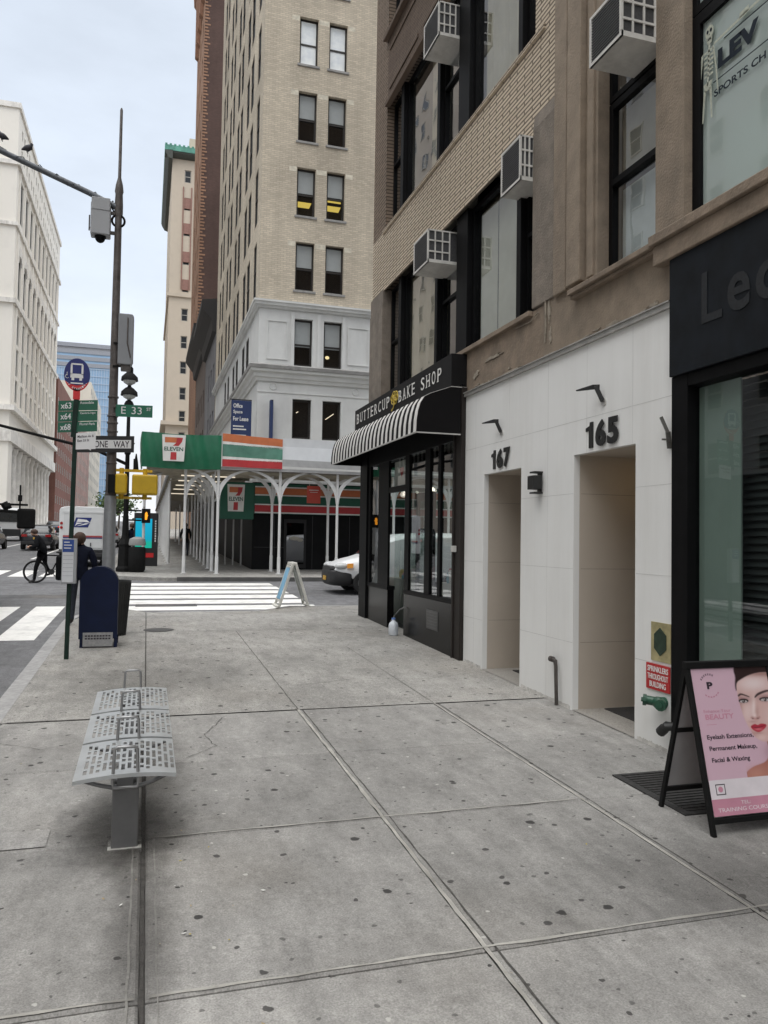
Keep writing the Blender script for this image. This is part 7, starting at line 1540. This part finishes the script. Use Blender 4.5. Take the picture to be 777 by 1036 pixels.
J = {'pelvis': (.10,0,.98), 'waist': (.03,0,1.14), 'chest': (-.08,0,1.33), 'neck': (-.15,0,1.45), 'jaw': (-.20,0,1.475), 'head': (-.225,0,1.535), 'crown': (-.23,0,1.59),
     'shL': (-.09,.18,1.37), 'elL': (-.12,.26,1.12), 'wrL': (-.30,.25,1.10), 'haL': (-.35,.24,1.11), 'fiL': (-.40,.23,1.09), 'shR': (-.09,-.18,1.37), 'elR': (-.10,-.27,1.11), 'wrR': (-.28,-.25,1.09), 'haR': (-.33,-.24,1.10), 'fiR': (-.38,-.23,1.08),
     'hpL': (.10,.09,.94), 'knL': (.12,.13,.58), 'anL': (.28,.13,.27), 'toeL': (.14,.13,.24), 'hpR': (.05,-.10,.93), 'knR': (-.10,-.17,.50), 'anR': (-.14,-.20,.08), 'toeR': (-.30,-.20,.035)}
rr = radii(1.35); rr['waist'] = (.21,.19); rr['pelvis'] = (.20,.18); rr['chest'] = (.20,.17)
def asg2(c):
    if c.z > 1.46 and abs(c.y) < .13: return 2
    if c.x < -.29 and abs(c.y) > .17 and 1.0 < c.z < 1.2: return 2
    return 0 if c.z > .84 else (1 if c.z > .12 and not (c.z < .32 and c.x > 0) else 3)
cy = person('cyclist in bulky black clothes astride a bicycle, one foot on the road', J, rr, E_, [bkj, mat('black_trousers', (.007,.007,.008), .85, var=.3, spec=.12), skinm, shoe], asg2, (-3.08, 26.0, gz(26, -.12)))
b = MB(); b.ell((-.20, 0, 1.56), .108, .105, .09); b.build('hair', hairm, cy, org=(0,0,0), smooth=60)
# far walker beneath the shed
J = {'pelvis': (0,0,.94), 'waist': (0,.0,1.12), 'chest': (0,.01,1.33), 'neck': (0,.02,1.47), 'jaw': (0,.03,1.53), 'head': (0,.03,1.60), 'crown': (0,.03,1.67),
     'shL': (-.18,.0,1.40), 'elL': (-.24,-.05,1.13), 'wrL': (-.23,.05,.90), 'haL': (-.225,.08,.84), 'fiL': (-.22,.10,.78), 'shR': (.18,.0,1.40), 'elR': (.24,.05,1.13), 'wrR': (.23,.16,.93), 'haR': (.225,.20,.88), 'fiR': (.22,.22,.82),
     'hpL': (-.09,0,.90), 'knL': (-.09,.14,.50), 'anL': (-.09,.16,.08), 'toeL': (-.09,.32,.04), 'hpR': (.09,0,.90), 'knR': (.09,-.04,.49), 'anR': (.09,-.24,.14), 'toeR': (.09,-.12,.04)}
for i, (x, y, lab) in enumerate(((1.95, 41.5, 'person in dark clothes walking away beneath the sidewalk shed'), (-.55, 33.6, 'person in a dark coat walking past the cyan kiosk'))):
    w_ = person(lab, J, radii(1.15), E_, [jk if i else bkj, jn, skinm, shoe], lambda c: (2 if c.z > 1.5 or (abs(c.x) > .19 and c.z < .92 and c.z > .7) else (0 if c.z > .7 else (1 if c.z > .1 else 3))), (x, y, gz(y)), rz=.4*i)
    b = MB(); b.ell((0, .015, 1.625), .105, .115, .105); b.build('hair', hairm, w_, org=(0,0,0), smooth=60)
